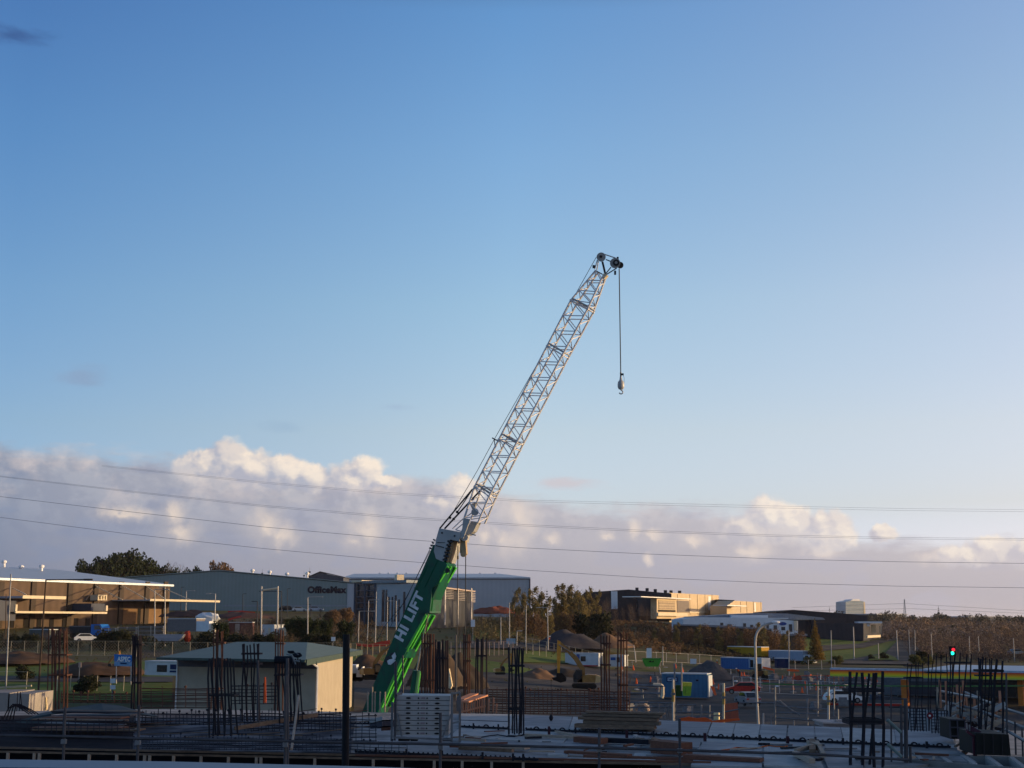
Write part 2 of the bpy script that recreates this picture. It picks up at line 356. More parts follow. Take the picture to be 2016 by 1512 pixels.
sheet('slip_road', [(1605, 345), (1700, 372), (1800, 460)], [(1605, 372), (1690, 392), (1790, 480)], asphM, .3, 24, 5)
sheet('traffic_island', [(1706, 312), (1740, 316), (1766, 313)], [(1712, 330), (1740, 345), (1758, 330)], lawnM, .42, 16, 6)
# ================= buildings =================
class Fac:
    """a vertical wall plane through two ground points given as (px, Y); features are read off the photograph onto it"""
    def __init__(s, A, B):
        a = W(A[0], 1225, A[1]); b = W(B[0], 1225, B[1]); s.O = Vector((a.x, a.y, 0)); s.u = Vector((b.x-a.x, b.y-a.y, 0)).normalized()
        s.n = Vector((s.u.y, -s.u.x, 0)); s.w = Vector((0, 0, 1))
    def pt(s, px, py, off=0):
        d = ray(px, py); O = s.O+s.n*off-Vector((0, 0, CAMZ)); t = O.dot(s.n)/d.dot(s.n); return Vector((0, 0, CAMZ))+d*t
    def poly(s, mb, pts, off, thick): return mb.poly([s.pt(x, y, off) for x, y in pts], -s.n*thick)
    def rect(s, mb, x0, y0, x1, y1, off=.05, thick=.05):      # level rectangle: top-left and bottom-right corners
        a, b = s.pt(x0, y0, off), s.pt(x1, y1, off); return mb.poly([(a.x, a.y, b.z), (b.x, b.y, b.z), (b.x, b.y, a.z), (a.x, a.y, a.z)], -s.n*thick)
    def xy(s, px, off=0): p = s.pt(px, 1225, off); return p
def part(root, name, m, fn, label=None):
    b = MB(); fn(b); return b.obj(name, m, root, world=True, label=label)
brownClad = mat('brown_cladding', (.11, .076, .055), (.088, .060, .044), .3, .7, wave=(1, 2.2), wdepth=.30, bump=.2)
brownTrim = mat('dark_brown_trim', (.045, .032, .025), rough=.6)
roofBlue = mat('pale_metal_roof', (.40, .46, .54), (.34, .40, .48), .5, .45, .3, wave=(0, .9), wdepth=.08)
cream = mat('cream_fascia', (.60, .52, .38), (.54, .46, .34), 1, .6)
glassD = mat('dark_glass', (.025, .032, .042), (.035, .045, .06), .4, .12, spec=.6)
greyBlueClad = mat('grey_green_cladding', (.175, .24, .255), (.155, .22, .235), .15, .65, wave=(0, 1.2), wdepth=.12)
paleClad = mat('pale_blue_cladding', (.31, .36, .42), (.285, .335, .39), .15, .6, wave=(0, 2.0), wdepth=.08)
slate = mat('slate_blue_wall', (.075, .085, .11), (.065, .07, .095), .4, .7, wave=(0, 1.6), wdepth=.12)
blackClad = mat('black_cladding', (.028, .030, .040), (.022, .024, .034), .5, .6, wave=(0, 1.3), wdepth=.2)
tan = mat('tan_panel', (.50, .40, .27), (.45, .36, .24), .4, .7)
white = mat('white_panel', (.62, .66, .70), (.55, .59, .64), .8, .6)
paint = mat('white_paint', (.78, .78, .78), (.7, .7, .7), 2, .5)
dark = mat('dark_opening', (.012, .011, .012), rough=.8)
def under(px, Y): return 1225+2600*(CAMZ-(G(px, Y).z-1.0))/Y
# --- brown warehouse at the left ---
f = Fac((0, 299), (335, 351)); FL = Fac((-220, 268), (335, 351))
r = thing('brown_warehouse', 'long brown metal-clad warehouse with pale blue roof and flat canopies at the left edge', 'warehouse', f.pt(200, 1235))
e0, e1 = f.pt(-230, 1134), f.pt(335, 1151); ez = e1.z
wL = Vector((e0.x, e0.y, 0)); wR = Vector((e1.x, e1.y, 0)); back = -f.n*80
part(r, 'wall', brownClad, lambda b: b.poly([wL+Vector((0, 0, 5)), wR+Vector((0, 0, 6)), wR+Vector((0, 0, ez)), wL+Vector((0, 0, ez))], back))
def rf(b):
    A, B = wL+f.n*.6+Vector((0, 0, ez+.03)), wR+f.n*.6+f.u*.8+Vector((0, 0, ez+.03)); C, Dd = B-f.n*41+Vector((0, 0, 4.6)), A-f.n*41+Vector((0, 0, 4.6)); E, Fp = B-f.n*82, A-f.n*82
    b.add([A, B, C, Dd, E, Fp], [(0, 1, 2, 3), (3, 2, 4, 5), (1, 4, 2)]); b.poly([A+Vector((0, 0, -.5)), B+Vector((0, 0, -.5)), B, A], -f.n*.15)
part(r, 'roof', roofBlue, rf)
for x in (2, 66, 138, 189, 239, 290, 326): part(r, 'column', brownTrim, lambda b: f.rect(b, x-2, 1145, x+1.5, 1236, .35, .3))
def canopy(x0, x1, yt, yb, d, mroof=roofBlue, xb=0):
    def fn(b): f.rect(b, x0, yt, x1, yb, d, .35)
    c = part(r, 'canopy', cream, fn); a, q = f.pt(x0, yt, d), f.pt(x1, yb, d); z1, z0 = a.z-.15, q.z+.1
    P, Q = Vector((a.x, a.y, z0)), Vector((q.x, q.y, z0))
    part(c, 'canopy_deck', mroof, lambda b: b.poly([P-f.n*.36-f.u*xb, Q-f.n*.36, Q-f.n*.36+Vector((0, 0, z1-z0)), P-f.n*.36-f.u*xb+Vector((0, 0, z1-z0))], -f.n*(d-.4)))
canopy(45, 130, 1172, 1180, 11); canopy(296, 433, 1179, 1186, 12); canopy(31, 211, 1203, 1208.5, 9, brownTrim)
for x0, x1, y0, y1 in ((31, 34, 1190, 1203), (209, 212, 1192, 1203)): part(r, 'fascia_end', cream, lambda b: f.rect(b, x0, y0, x1, y1, 9, .3))
part(r, 'glazed_office', slate, lambda b: f.rect(b, -60, 1180, 30, 1222, 7.5, 7.4)); part(r, 'glazed_office', slate, lambda b: f.rect(b, 180, 1188, 206, 1203, 6, 5.8))
for x in (24, 51, 77, 102, 127, 150, 173): part(r, 'door', dark, lambda b: f.rect(b, x-3.5, 1217, x+3.5, 1236, .12, .1))
for x0, x1 in ((243, 271), (291, 318)): part(r, 'roller_door', mat('brown_roller_door', (.19, .11, .055), (.165, .095, .048), 1, .6, wave=(2, .4), wdepth=.2), lambda b: f.rect(b, x0, 1198, x1, 1234, .12, .1))
for x0, x1 in ((271, 276), (318, 323)): part(r, 'side_door', dark, lambda b: f.rect(b, x0, 1198, x1, 1230, .13, .1))
for a, b_, c, d in ((24, 1157, 52, 1171), (189, 1154, 241, 1181), (239, 1152, 289, 1180), (290, 1156, 326, 1180), (189, 1156, 168, 1182), (240, 1158, 222, 1176), (326, 1160, 375, 1181)):
    part(r, 'stay_rod', cream if c > a else brownTrim, lambda m: m.tube(f.pt(a, b_, .4), f.pt(c, d, 10), .12, n=4))
def ac(b):
    f.rect(b, 193, 1171, 210, 1173, 3, 2.5); f.rect(b, 193, 1180, 211, 1182, 3, 2.5)
    for x in (193, 199, 204, 209): f.rect(b, x, 1171, x+1.6, 1182, 3.05, 2.4)
part(r, 'roof_unit', cream, ac)
for x, y in ((8, 1104), (42, 1114), (82, 1113)):
    part(r, 'roof_vent', paint, lambda b: b.tube(W(x, 1124, 352), W(x, y+3, 352), .35, n=8).ball(W(x, y+2, 352), (.75, .75, .5)))
# --- long grey-green store with raised lettering ---
f = Fac((180, 448), (697, 452))
r = thing('long_store_building', 'long low-gabled grey green metal store with dark lettering near its right end', 'store', f.pt(450, 1200))
part(r, 'wall', greyBlueClad, lambda b: f.poly(b, [(180, 1240), (697, 1240), (697, 1149), (430, 1124.5), (180, 1143.5)], 0, 70))
def rf(b):
    up = Vector((0, 0, .12))
    for (x0, y0), (x1, y1) in (((178, 1143), (430, 1124)), ((430, 1124), (699, 1148.5))):
        p, q = f.pt(x0, y0, .4)+up, f.pt(x1, y1, .4)+up; b.poly([p, q, q+Vector((0, 0, .25)), p+Vector((0, 0, .25))], -f.n*71)
part(r, 'roof', mat('grey_green_roof', (.20, .26, .27), (.17, .23, .24), 1, .5), rf)
part(r, 'lettering', mat('black_letters', (.012, .014, .03), rough=.5), lambda b: b.text('OfficeMax', f.pt(644, 1161, .1), f.u, f.w, f.n, 2.4, .058, .05, 1.0, 1.05))
part(r, 'base_band', mat('pale_band', (.22, .27, .33)), lambda b: f.rect(b, 440, 1191, 694, 1194, .1, .1))
for x, y in ((497, 1122), (531, 1125), (565, 1129), (605, 1128)): part(r, 'roof_vent', paint, lambda b: b.tube(W(x, 1137, 470), W(x, y+1, 470), .35, n=8).ball(W(x, y+1, 470), (.8, .8, .55)))
part(r, 'wall_end_panel', paleClad, lambda b: f.rect(b, 684, 1149, 696, 1232, .2, .15))
# --- small gable behind ---
f = Fac((600, 560), (680, 560))
r = thing('small_gabled_shed', 'small dark slate gable rising behind the roof of the grey green store', 'shed', f.pt(640, 1160))
part(r, 'wall', slate, lambda b: f.poly(b, [(608, 1150), (676, 1150), (676, 1137), (630, 1127), (608, 1136)], 0, 20))
part(r, 'roof', mat('slate_roof', (.06, .065, .085)), lambda b: [b.poly([f.pt(*p, .5), f.pt(*q, .5), f.pt(*q, .5)+Vector((0, 0, .3)), f.pt(*p, .5)+Vector((0, 0, .3))], -f.n*21) for p, q in (((606, 1136.5), (630, 1126)), ((630, 1126), (678, 1137)))])
# --- far pale blue warehouse ---
f = Fac((676, 602), (1044, 602))
r = thing('pale_blue_warehouse', 'very long pale blue warehouse far behind the crane boom', 'warehouse', f.pt(900, 1200))
a, b2 = f.pt(676, 1137, 0), f.pt(1044, 1139.5, 0)
part(r, 'wall', paleClad, lambda b: b.poly([(a.x, a.y, 8), (b2.x, b2.y, 8), (b2.x, b2.y, a.z), (a.x, a.y, a.z)], -f.n*60))
def rf(b):
    A, B = Vector((a.x, a.y, a.z+.1))+f.n*.6, Vector((b2.x, b2.y, a.z+.1))+f.n*.6; C, Dd = B-f.n*40-f.u*14+Vector((0, 0, 3.0)), A-f.n*40+Vector((0, 0, 3.0)); b.add([A, B, C, Dd], [(0, 1, 2, 3)]); b.poly([A-Vector((0, 0, .6)), B-Vector((0, 0, .6)), B, A], -f.n*.2)
part(r, 'roof', roofBlue, rf)
part(r, 'eave_trim', slate, lambda b: b.poly([Vector((a.x, a.y, a.z-.9))+f.n*.15, Vector((b2.x, b2.y, a.z-.9))+f.n*.15, Vector((b2.x, b2.y, a.z-.5))+f.n*.15, Vector((a.x, a.y, a.z-.5))+f.n*.15], -f.n*.1))
part(r, 'corner_trim', slate, lambda b: f.rect(b, 1041.5, 1139, 1044.5, 1200, .2, .2))
for x in (748, 765, 782, 800, 945, 975): part(r, 'roof_vent', white, lambda b: b.box(W(x, 1130, 650), (.9, .9, 1.2)))
# --- glazed office building in front of the store ---
f = Fac((694, 338), (832, 326)); f2 = Fac((838, 322), (936, 352))
r = thing('glazed_office_building', 'two storey office building with tall dark windows and horizontal louvres behind the crane', 'office building', f.pt(760, 1228))
part(r, 'wall', mat('grey_white_render', (.36, .39, .41), (.31, .34, .36), .6, .7), lambda b: f.poly(b, [(739, 1240), (833, 1240), (833, 1151), (739, 1148)], 0, 6))
part(r, 'glazed_bay', glassD, lambda b: f.rect(b, 697, 1147, 738, 1240, -.6, 8))
for y in (1149, 1162, 1174, 1186, 1198): part(r, 'floor_band', slate, lambda b: f.rect(b, 702, y, 738, y+1.6, .2, .2))
for x in (697, 717, 737): part(r, 'mullion', slate, lambda b: f.rect(b, x, 1147, x+1.3, 1236, .25, .2))
part(r, 'roof_edge', cream, lambda b: f.rect(b, 692, 1142.5, 712, 1146, .8, 6))
part(r, 'roof_slab', mat('office_roof_slab', (.24, .28, .31)), lambda b: f.rect(b, 713, 1143.5, 800, 1147, .6, 7))
for x0, x1, y0, y1 in ((752, 756, 1161, 1224), (759, 761, 1161, 1224), (763, 766, 1175, 1224), (771, 773, 1175, 1224), (777, 780, 1172, 1224), (784, 786, 1180, 1224), (794, 797, 1165, 1224)):
    part(r, 'window', glassD, lambda b: f.rect(b, x0, y0, x1, y1, .08, .06))
part(r, 'rooftop_unit', cream, lambda b: b.box(W(786, 1138.5, 334), (1.9, 1.6, 1.75), rz=.5))
part(r, 'wing_wall', mat('grey_glass_wing', (.055, .058, .065), (.045, .048, .055), .5, .3, wave=(0, 1.1), wdepth=.4), lambda b: f2.poly(b, [(838, 1240), (932, 1240), (932, 1166), (838, 1156)], 0, 3))
def beam(b):
    p, q = f2.pt(866, 1154.5, 1.2), f2.pt(936, 1163, 1.2)
    b.poly([p, q, q-Vector((0, 0, .35)), p-Vector((0, 0, .35))], -f2.n*1.4)
part(r, 'top_beam', mat('pinkish_beam', (.42, .34, .30)), beam)
for x0, x1 in ((876, 893), (902, 918), (930, 936)):
    for k in range(6): part(r, 'louvre', mat('louvre_metal', (.36, .32, .30), rough=.5), lambda b: f2.rect(b, x0, 1161+k*3.3+(x0-876)*.12, x1, 1162.7+k*3.3+(x0-876)*.12, 1.1, .25))
for x in (876, 901, 928): part(r, 'post', mat('pale_post', (.45, .43, .42)), lambda b: f2.rect(b, x, 1158, x+1.5, 1230, 1.3, .2))
# --- black warehouse with tan office fronts ---
f = Fac((1150, 431), (1322, 430)); g2 = Fac((1318, 436), (1415, 492)); g3 = Fac((1293, 416), (1331, 432))
r = thing('black_tan_warehouse', 'black clad warehouse with pale vertical panel and sunlit tan office front', 'warehouse', f.pt(1250, 1215))
part(r, 'wall', blackClad, lambda b: f.poly(b, [(1150, 1222), (1322, 1222), (1322, 1168.5), (1238, 1160.5), (1150, 1166.5)], 0, 60))
part(r, 'pale_panel', white, lambda b: f.rect(b, 1203, 1164, 1216, 1199, .15, .1))
part(r, 'office_block', tan, lambda b: g2.poly(b, [(1318, 1225), (1415, 1222), (1415, 1172), (1318, 1167)], 0, 4))
part(r, 'office_block', tan, lambda b: g3.poly(b, [(1293, 1218), (1331, 1218), (1331, 1178), (1293, 1177)], 0, 2))
part(r, 'entrance_glass', mat('slate_glass', (.05, .055, .07), rough=.3), lambda b: f.rect(b, 1256, 1179, 1296, 1212, 3, 3))
part(r, 'roof_line', paint, lambda b: g3.rect(b, 1262, 1175.5, 1360, 1178.5, 1.5, 6))
part(r, 'window_band', mat('tan_louvre', (.42, .33, .22), (.3, .24, .17), 1, .6, wave=(2, .9), wdepth=.6), lambda b: g3.rect(b, 1297, 1182, 1329, 1200, .15, .1))
part(r, 'window_band', dark, lambda b: g3.rect(b, 1296, 1200.5, 1330, 1205, .15, .1))
part(r, 'base_wall', cream, lambda b: g3.rect(b, 1296, 1206, 1354, 1213, 1.4, .8))
part(r, 'light_strip', paint, lambda b: g2.rect(b, 1394.5, 1174, 1400, 1202, .12, .1))
part(r, 'dark_panel', mat('dark_tan_panel', (.19, .165, .15)), lambda b: g2.rect(b, 1333, 1182, 1357, 1206, .14, .1))
for x in (1334, 1358, 1373, 1388, 1402): part(r, 'panel_joint', brownTrim, lambda b: g2.rect(b, x, 1170, x+1, 1210, .1, .1))
part(r, 'base_band', cream, lambda b: g2.rect(b, 1358, 1202.5, 1415, 1208, .2, .15))
for x, y in ((1254, 1159), (1274, 1160), (1290, 1162), (1310, 1164), (1321, 1164.5), (1338, 1165)): part(r, 'roof_vent', blackClad, lambda b: b.box(W(x, y+.8, 450), (1.0, 1.0, 1.0)))
f = Fac((1416, 482), (1446, 482)); g2 = Fac((1430, 468), (1500, 505))
r = thing('tan_warehouse', 'smaller black and tan warehouse with bright canopy right of the larger one', 'warehouse', f.pt(1440, 1207))
part(r, 'wall', blackClad, lambda b: f.poly(b, [(1414, 1222), (1446, 1222), (1446, 1181.5), (1414, 1180)], 0, 20))
part(r, 'office_block', tan, lambda b: g2.poly(b, [(1431, 1224), (1500, 1220), (1500, 1186), (1446, 1182.5), (1431, 1193)], 0, 6))
part(r, 'canopy', paint, lambda b: g2.rect(b, 1432, 1191, 1470, 1194, 5, 5))
part(r, 'light_strip', paint, lambda b: g2.rect(b, 1485, 1186.5, 1488, 1204, .12, .1))
for x in (1458, 1470, 1483, 1498): part(r, 'panel_joint', brownTrim, lambda b: g2.rect(b, x, 1184, x+.9, 1206, .1, .1))
# --- white dealership office with blue oval badge, dark lower wall ---
f = Fac((1345, 346), (1575, 346)); fl = Fac((1330, 336), (1519, 336)); fr = Fac((1519, 342), (1592, 342))
r = thing('white_office_building', 'long low white office with blue oval badge above a dark brown wall', 'office building', f.pt(1450, 1270))
part(r, 'back_roof', mat('blue_grey_roof', (.20, .23, .28), rough=.5), lambda b: f.poly(b, [(1384, 1220), (1625, 1220), (1620, 1216), (1550, 1208), (1490, 1206.5), (1384, 1213)], -6, 40))
part(r, 'roof_room', white, lambda b: f.rect(b, 1440, 1211, 1512, 1219, -3, 8))
part(r, 'wall', white, lambda b: (f.poly(b, [(1345, 1262), (1519, 1262), (1519, 1218.5), (1552, 1218.5), (1552, 1216.5), (1366, 1215), (1345, 1219)], 0, 25), f.poly(b, [(1519, 1270), (1571, 1270), (1571, 1222.5), (1519, 1218.6)], .01, 22)))
for x0, x1, y0, y1 in ((1418, 1424, 1226, 1231), (1432, 1440, 1229, 1232), (1463, 1469, 1227, 1234), (1477, 1483, 1230, 1235), (1509, 1514, 1230, 1238), (1523, 1530, 1231, 1240), (1538, 1546, 1234, 1241), (1553, 1560, 1229, 1244)):
    w_ = part(r, 'window', glassD, lambda b: f.rect(b, x0, y0, x1, y1, .1, .08)); part(w_, 'sill', paint, lambda b: f.rect(b, x0-.4, y1, x1+.4, y1+.6, .2, .15))
part(r, 'end_fin', cream, lambda b: f.rect(b, 1563, 1222, 1570, 1241, .4, .3))
def oval(a, c, off, th):
    def fn(b): O = f.pt(1541, 1228, off); b.poly([O+f.u*(a*math.cos(t))+f.w*(c*math.sin(t)) for t in [2*math.pi*i/28 for i in range(28)]], -f.n*th)
    return fn
bd = part(r, 'badge', mat('badge_white', (.55, .62, .72)), oval(1.08, .52, .16, .12)); part(bd, 'badge_centre', mat('badge_blue', (.02, .07, .28)), oval(.98, .43, .2, .03))
part(r, 'lower_roof', mat('blue_grey_roof', (.2, .2, .2)), lambda b: (fl.poly(b, [(1330, 1231), (1519, 1240), (1519, 1237.5), (1420, 1231), (1330, 1228.5)], .6, 5), fr.rect(b, 1519, 1248, 1590, 1252, .6, 6)))
part(r, 'lower_wall', mat('dark_brown_wall', (.060, .050, .045), (.045, .038, .036), .5, .8, wave=(0, 2.5), wdepth=.3), lambda b: (fl.poly(b, [(1330, 1300), (1519, 1300), (1519, 1240), (1330, 1231)], 0, 5)))
part(r, 'side_wall', mat('grey_brown_wall', (.10, .085, .075), (.08, .07, .06), .5, .8, wave=(0, 2.2), wdepth=.25), lambda b: fr.rect(b, 1519.5, 1252, 1584, 1300, 0, 5))
# --- black building right, with projecting canopies ---
f = Fac((1528, 420), (1712, 420)); g2 = Fac((1700, 410), (1738, 440))
r = thing('black_showroom', 'large black flat-roofed building with pale projecting canopies above sunlit grass', 'building', f.pt(1640, 1264))
part(r, 'wall', blackClad, lambda b: f.poly(b, [(1528, 1275), (1708, 1275), (1708, 1212), (1640, 1206), (1562, 1200.5), (1528, 1204)], 0, 40))
part(r, 'front_block', mat('black_panel', (.035, .035, .045), rough=.5), lambda b: f.rect(b, 1600, 1216, 1668, 1266, 3, 3))
part(r, 'end_block', blackClad, lambda b: g2.poly(b, [(1700, 1262), (1737, 1256), (1737, 1226), (1700, 1227)], 0, 14))
for x0, x1, y in ((1668, 1712, 1229.5), (1690, 1737, 1223.5)): part(r, 'canopy', white, lambda b: f.rect(b, x0, y, x1, y+3.5, 5, 5))
for x0, x1, y0, y1 in ((1697, 1708, 1236, 1252), (1715, 1725, 1230, 1246), (1731, 1734, 1232, 1246)): part(r, 'screen', tan, lambda b: f.rect(b, x0, y0, x1, y1, 1.2, .2))
part(r, 'roof_unit', white, lambda b: f.rect(b, 1587, 1205, 1601, 1211, -3, 3))
part(r, 'retaining_wall', cream, lambda b: (f.rect(b, 1690, 1260.5, 1712, 1263.5, 4, .4), g2.rect(b, 1708, 1251, 1734, 1254.5, 5, .4)))
# --- high-rise, far low buildings ---
f = Fac((1665, 2300), (1706, 2320))
r = thing('office_tower', 'pale blue multi-storey office tower standing alone on the far skyline', 'tower block', f.pt(1685, 1215))
tw = mat('tower_glass', (.20, .27, .33), (.26, .33, .38), .05, .3)
part(r, 'wall', tw, lambda b: f.poly(b, [(1665, 1230), (1700, 1230), (1700, 1184), (1690, 1182.5), (1676, 1182.5), (1665, 1185)], 0, 26))
part(r, 'side_wall', cream, lambda b: f.rect(b, 1700.2, 1185, 1705, 1230, -2, 22))
part(r, 'roof_cap', paint, lambda b: f.poly(b, [(1674, 1183), (1694, 1183), (1692, 1179.5), (1679, 1180)], 1, 20))
for k in range(7): part(r, 'floor_band', mat('tower_band', (.42, .46, .5)), lambda b: f.rect(b, 1665, 1188+k*3.8, 1700, 1189+k*3.8, .6, .6))
for k, (x0, x1, y0, Y, lab) in enumerate(((1727, 1786, 1208, 1100, 'long low building with pale grey roof among the far trees left of the lattice mast'), (1906, 1976, 1213, 1300, 'low building with thin white roof line on the far right skyline'), (1560, 1600, 1213, 900, 'small far roof just above the black building'), (1955, 1990, 1236, 800, 'pinkish roof showing through the brown far-off wood'))):
    f = Fac((x0, Y), (x1, Y+20)); r = thing('far_building', lab, 'building', f.pt((x0+x1)/2, 1226), group=None)
    part(r, 'wall', slate, lambda b: f.rect(b, x0, y0+2, x1, y0+24, 0, 30)); part(r, 'roof', mat('far_roof', (.36, .37, .40)), lambda b: f.rect(b, x0-1, y0, x1+1, y0+2.6, 1, 32))
# --- petrol station canopy ---
f = Fac((1632, 160), (2140, 146))
r = thing('station_canopy', 'wide forecourt canopy with fascia fading from red orange to green and orange pillars', 'canopy', f.pt(1900, 1388))
p, q = f.pt(1634, 1318.5), f.pt(2140, 1339); zt, zb = p.z, f.pt(1900, 1336.5).z
cols = [(.62, .09, .03), (.78, .22, .02), (.85, .42, .02), (.70, .58, .03), (.42, .50, .06)]
b = MB()
for k in range(5):
    b.mi = k; z1 = zt+(zb-zt)*k/5; z2 = zt+(zb-zt)*(k+1)/5; b.poly([(p.x, p.y, z2), (q.x, q.y, z2), (q.x, q.y, z1), (p.x, p.y, z1)], -f.n*.5)
b.obj('fascia', [mat('fascia_colour_%d' % k, c, c, rough=.5) for k, c in enumerate(cols)], r, world=True)
part(r, 'roof_edge', mat('blue_white_trim', (.42, .50, .62)), lambda b: b.poly([(p.x, p.y, zt+.01), (q.x, q.y, zt+.01), (q.x, q.y, zt+.22), (p.x, p.y, zt+.22)], -f.n*1.0))
A = f.xy(1790); B = f.xy(2140)
part(r, 'roof', mat('blue_metal_roof', (.27, .36, .47), (.23, .31, .41), .6, .4, wave=(0, .8), wdepth=.1), lambda b: b.poly([(A.x, A.y, zt-.3), (B.x, B.y, zt-.3), (B.x, B.y, zt+.1), (A.x, A.y, zt+.1)] and [Vector((A.x, A.y, zt-.25))-f.n*1.1, Vector((B.x, B.y, zt-.25))-f.n*1.1, Vector((B.x, B.y, zt+.1))-f.n*1.1, Vector((A.x, A.y, zt+.1))-f.n*1.1], -f.n*22))
part(r, 'soffit', slate, lambda b: b.poly([Vector((A.x, A.y, zb+.05))-f.n*.6, Vector((B.x, B.y, zb+.05))-f.n*.6, Vector((B.x, B.y, zb+.12))-f.n*.6, Vector((A.x, A.y, zb+.12))-f.n*.6], -f.n*20))
for x in (1779, 2008): part(r, 'pillar', mat('orange_pillar', (.50, .17, .03), (.42, .14, .03), rough=.5), lambda b: f.rect(b, x-6, 1338, x+8, 1390, -2, 1.0))
f = Fac((1735, 178), (2150, 166))
r = thing('station_shop', 'dark glazed shop front under the forecourt canopy', 'shop', f.pt(1900, 1375))
part(r, 'wall', mat('shop_grey', (.10, .12, .14)), lambda b: f.rect(b, 1738, 1334, 2140, 1378, 0, 8)); part(r, 'shop_window', glassD, lambda b: f.rect(b, 1790, 1341, 2000, 1372, .1, .1))
# --- shed with green roof ---
r = thing('green_roofed_shed', 'cream walled single storey shed with green metal roof behind the rebar columns', 'shed', (-25, 125, 1.4))
wl = mat('cream_panel_wall', (.37, .325, .255), (.32, .28, .22), .8, .75, wave=(0, 5.2, 1), wdepth=.15)
p0, p1, p2, p3 = Vector((-31.3, 126, .6)), Vector((-17.3, 119.5, .6)), Vector((-16.9, 143, .6)), Vector((-32, 148, .6)); hgt = 6.35-.6
part(r, 'wall', wl, lambda b: b.poly([p0, p1, p2, p3], (0, 0, hgt)))
e = [Vector((-32.4, 123.0, 6.55)), Vector((-17.6, 115.0, 6.55)), Vector((-16.3, 146, 6.75)), Vector((-33.5, 150, 6.75))]; ra, rb = Vector((-28, 137, 7.75)), Vector((-20.3, 133.5, 7.75))
part(r, 'roof', mat('green_metal_roof', (.085, .115, .098), (.07, .098, .085), .5, .5, wave=(0, .7), wdepth=.12), lambda b: b.add(e+[ra, rb], [(0, 1, 5, 4), (1, 2, 5), (2, 3, 4, 5), (3, 0, 4), (3, 2, 1, 0)]))
part(r, 'gutter', mat('dark_green_trim', (.055, .085, .08)), lambda b: (b.bar(e[0]+Vector((0, -.05, -.1)), e[1]+Vector((0, -.05, -.1)), .14, .22), b.bar(e[1]+Vector((.05, 0, -.22)), e[2]+Vector((.05, 0, -.22)), .14, .5)))
part(r, 'eave_shade_band', slate, lambda b: b.poly([p0+Vector((0, -.1, 5.05)), p1+Vector((0.05, -.1, 5.05)), p1+Vector((.05, -.1, 5.7)), p0+Vector((0, -.1, 5.7))], (0, .09, 0)))  # dark band on the wall top stands for the eave's shadow
part(r, 'downpipe', paint, lambda b: b.path([p1+Vector((.12, -.12, .2)), p1+Vector((.12, -.12, 5.2)), p1+Vector((-.4, -.5, 5.6))], .09))
part(r, 'downpipe', paint, lambda b: b.path([p0+Vector((.1, -.12, .2)), p0+Vector((.1, -.12, 5.6))], .08))
f = Fac((362, 126), (633, 119.5))
for x0, x1, y0, y1 in ((540, 556, 1318, 1372),): part(r, 'door', mat('shed_door', (.20, .19, .18)), lambda b: f.rect(b, x0, y0, x1, y1, .1, .08))
for x in (395, 430, 466, 500, 535, 570, 604): part(r, 'panel_joint', mat('joint_grey', (.20, .18, .16)), lambda b: f.rect(b, x, 1299, x+.8, 1385, .05, .04))
for x0, x1, y0, y1 in ((599, 615, 1340, 1350), (367, 385, 1336, 1344)): part(r, 'window', glassD, lambda b: f.rect(b, x0, y0, x1, y1, .12, .1))
# ================= the crane =================
CF = Fac((700, 70), (800, 70)); q0 = W(900, 1060, 68); CF.O = Vector((q0.x, q0.y, 0)); CF.u = Vector((.93, -.37, 0)).normalized(); CF.n = Vector((CF.u.y, -CF.u.x, 0))
green = mat('crane_green_paint', (.003, .10, .055), (.005, .07, .042), .9, .5, spec=.25, detail=9, patch=((.010, .060, .042), 1.6), stretch=(1, 1, .3))
lime = mat('crane_sunlit_green', (.07, .46, .05), (.06, .40, .045), .8, .4, spec=.4)  # boom green brightened to stand for paint in direct sun
cgrey = mat('crane_grey_paint', (.36, .37, .38), (.30, .31, .32), 1.5, .45, spec=.3)
cdark = mat('crane_dark_steel', (.04, .045, .055), rough=.45, metal=.3)
jibg = mat('jib_steel', (.66, .66, .68), (.54, .54, .57), 2, .5)
ropeM = mat('steel_rope', (.05, .055, .065), rough=.6)
WB = 1.15
crane = thing('mobile_crane', 'green mobile crane with HI LIFT on its boom and a pale lattice jib', 'crane', (CF.pt(700, 1450).x, CF.pt(700, 1450).y, 0))
pc = lambda x, y, off=0: CF.pt(x, y, off)
# telescopic boom: dark green side, bright underside, sunlit edges painted on in lime
boomp = [(692, 1452), (728, 1452), (748, 1391), (791, 1292), (838, 1208), (880, 1112), (853, 1072), (717, 1391)]
boom = part(crane, 'boom', green, lambda b: CF.poly(b, boomp, 0, WB))
part(boom, 'collar', green, lambda b: CF.poly(b, [(824, 1208), (846, 1207), (846, 1203), (851, 1158), (862, 1150), (838, 1160)], .09, WB+.18))
part(boom, 'collar', green, lambda b: CF.poly(b, [(781, 1291), (793, 1296), (801, 1279), (797, 1276)], .10, WB+.2))
def under_strip(x0, y0, x1, y1, k0, k1, m, t=.05):     # a strip on the underside of the boom between two depths
    def fn(b):
        p, q = pc(x0, y0), pc(x1, y1); a = (q-p).normalized(); w = CF.n.cross(a)*-1
        if w.x < 0: w = -w
        P = [p-CF.n*k0*WB, q-CF.n*k0*WB, q-CF.n*k1*WB, p-CF.n*k1*WB]; b.poly(P, w*t)
    part(boom, 'painted_sun_strip', m, fn)
for a in ((748, 1391, 791, 1292), (791, 1292, 836, 1210), (852, 1160, 879, 1114)):
    under_strip(*a, .0, .14, lime, .12); under_strip(*a, .42, .52, lime, .06); under_strip(*a, .84, .99, lime, .12)
part(boom, 'lime_bracket', lime, lambda b: b.poly([pc(851, 1162, -.02), pc(847, 1203, -.02), pc(847, 1203, -.75), pc(851, 1160, -.95)], Vector((.1, 0, 0))))
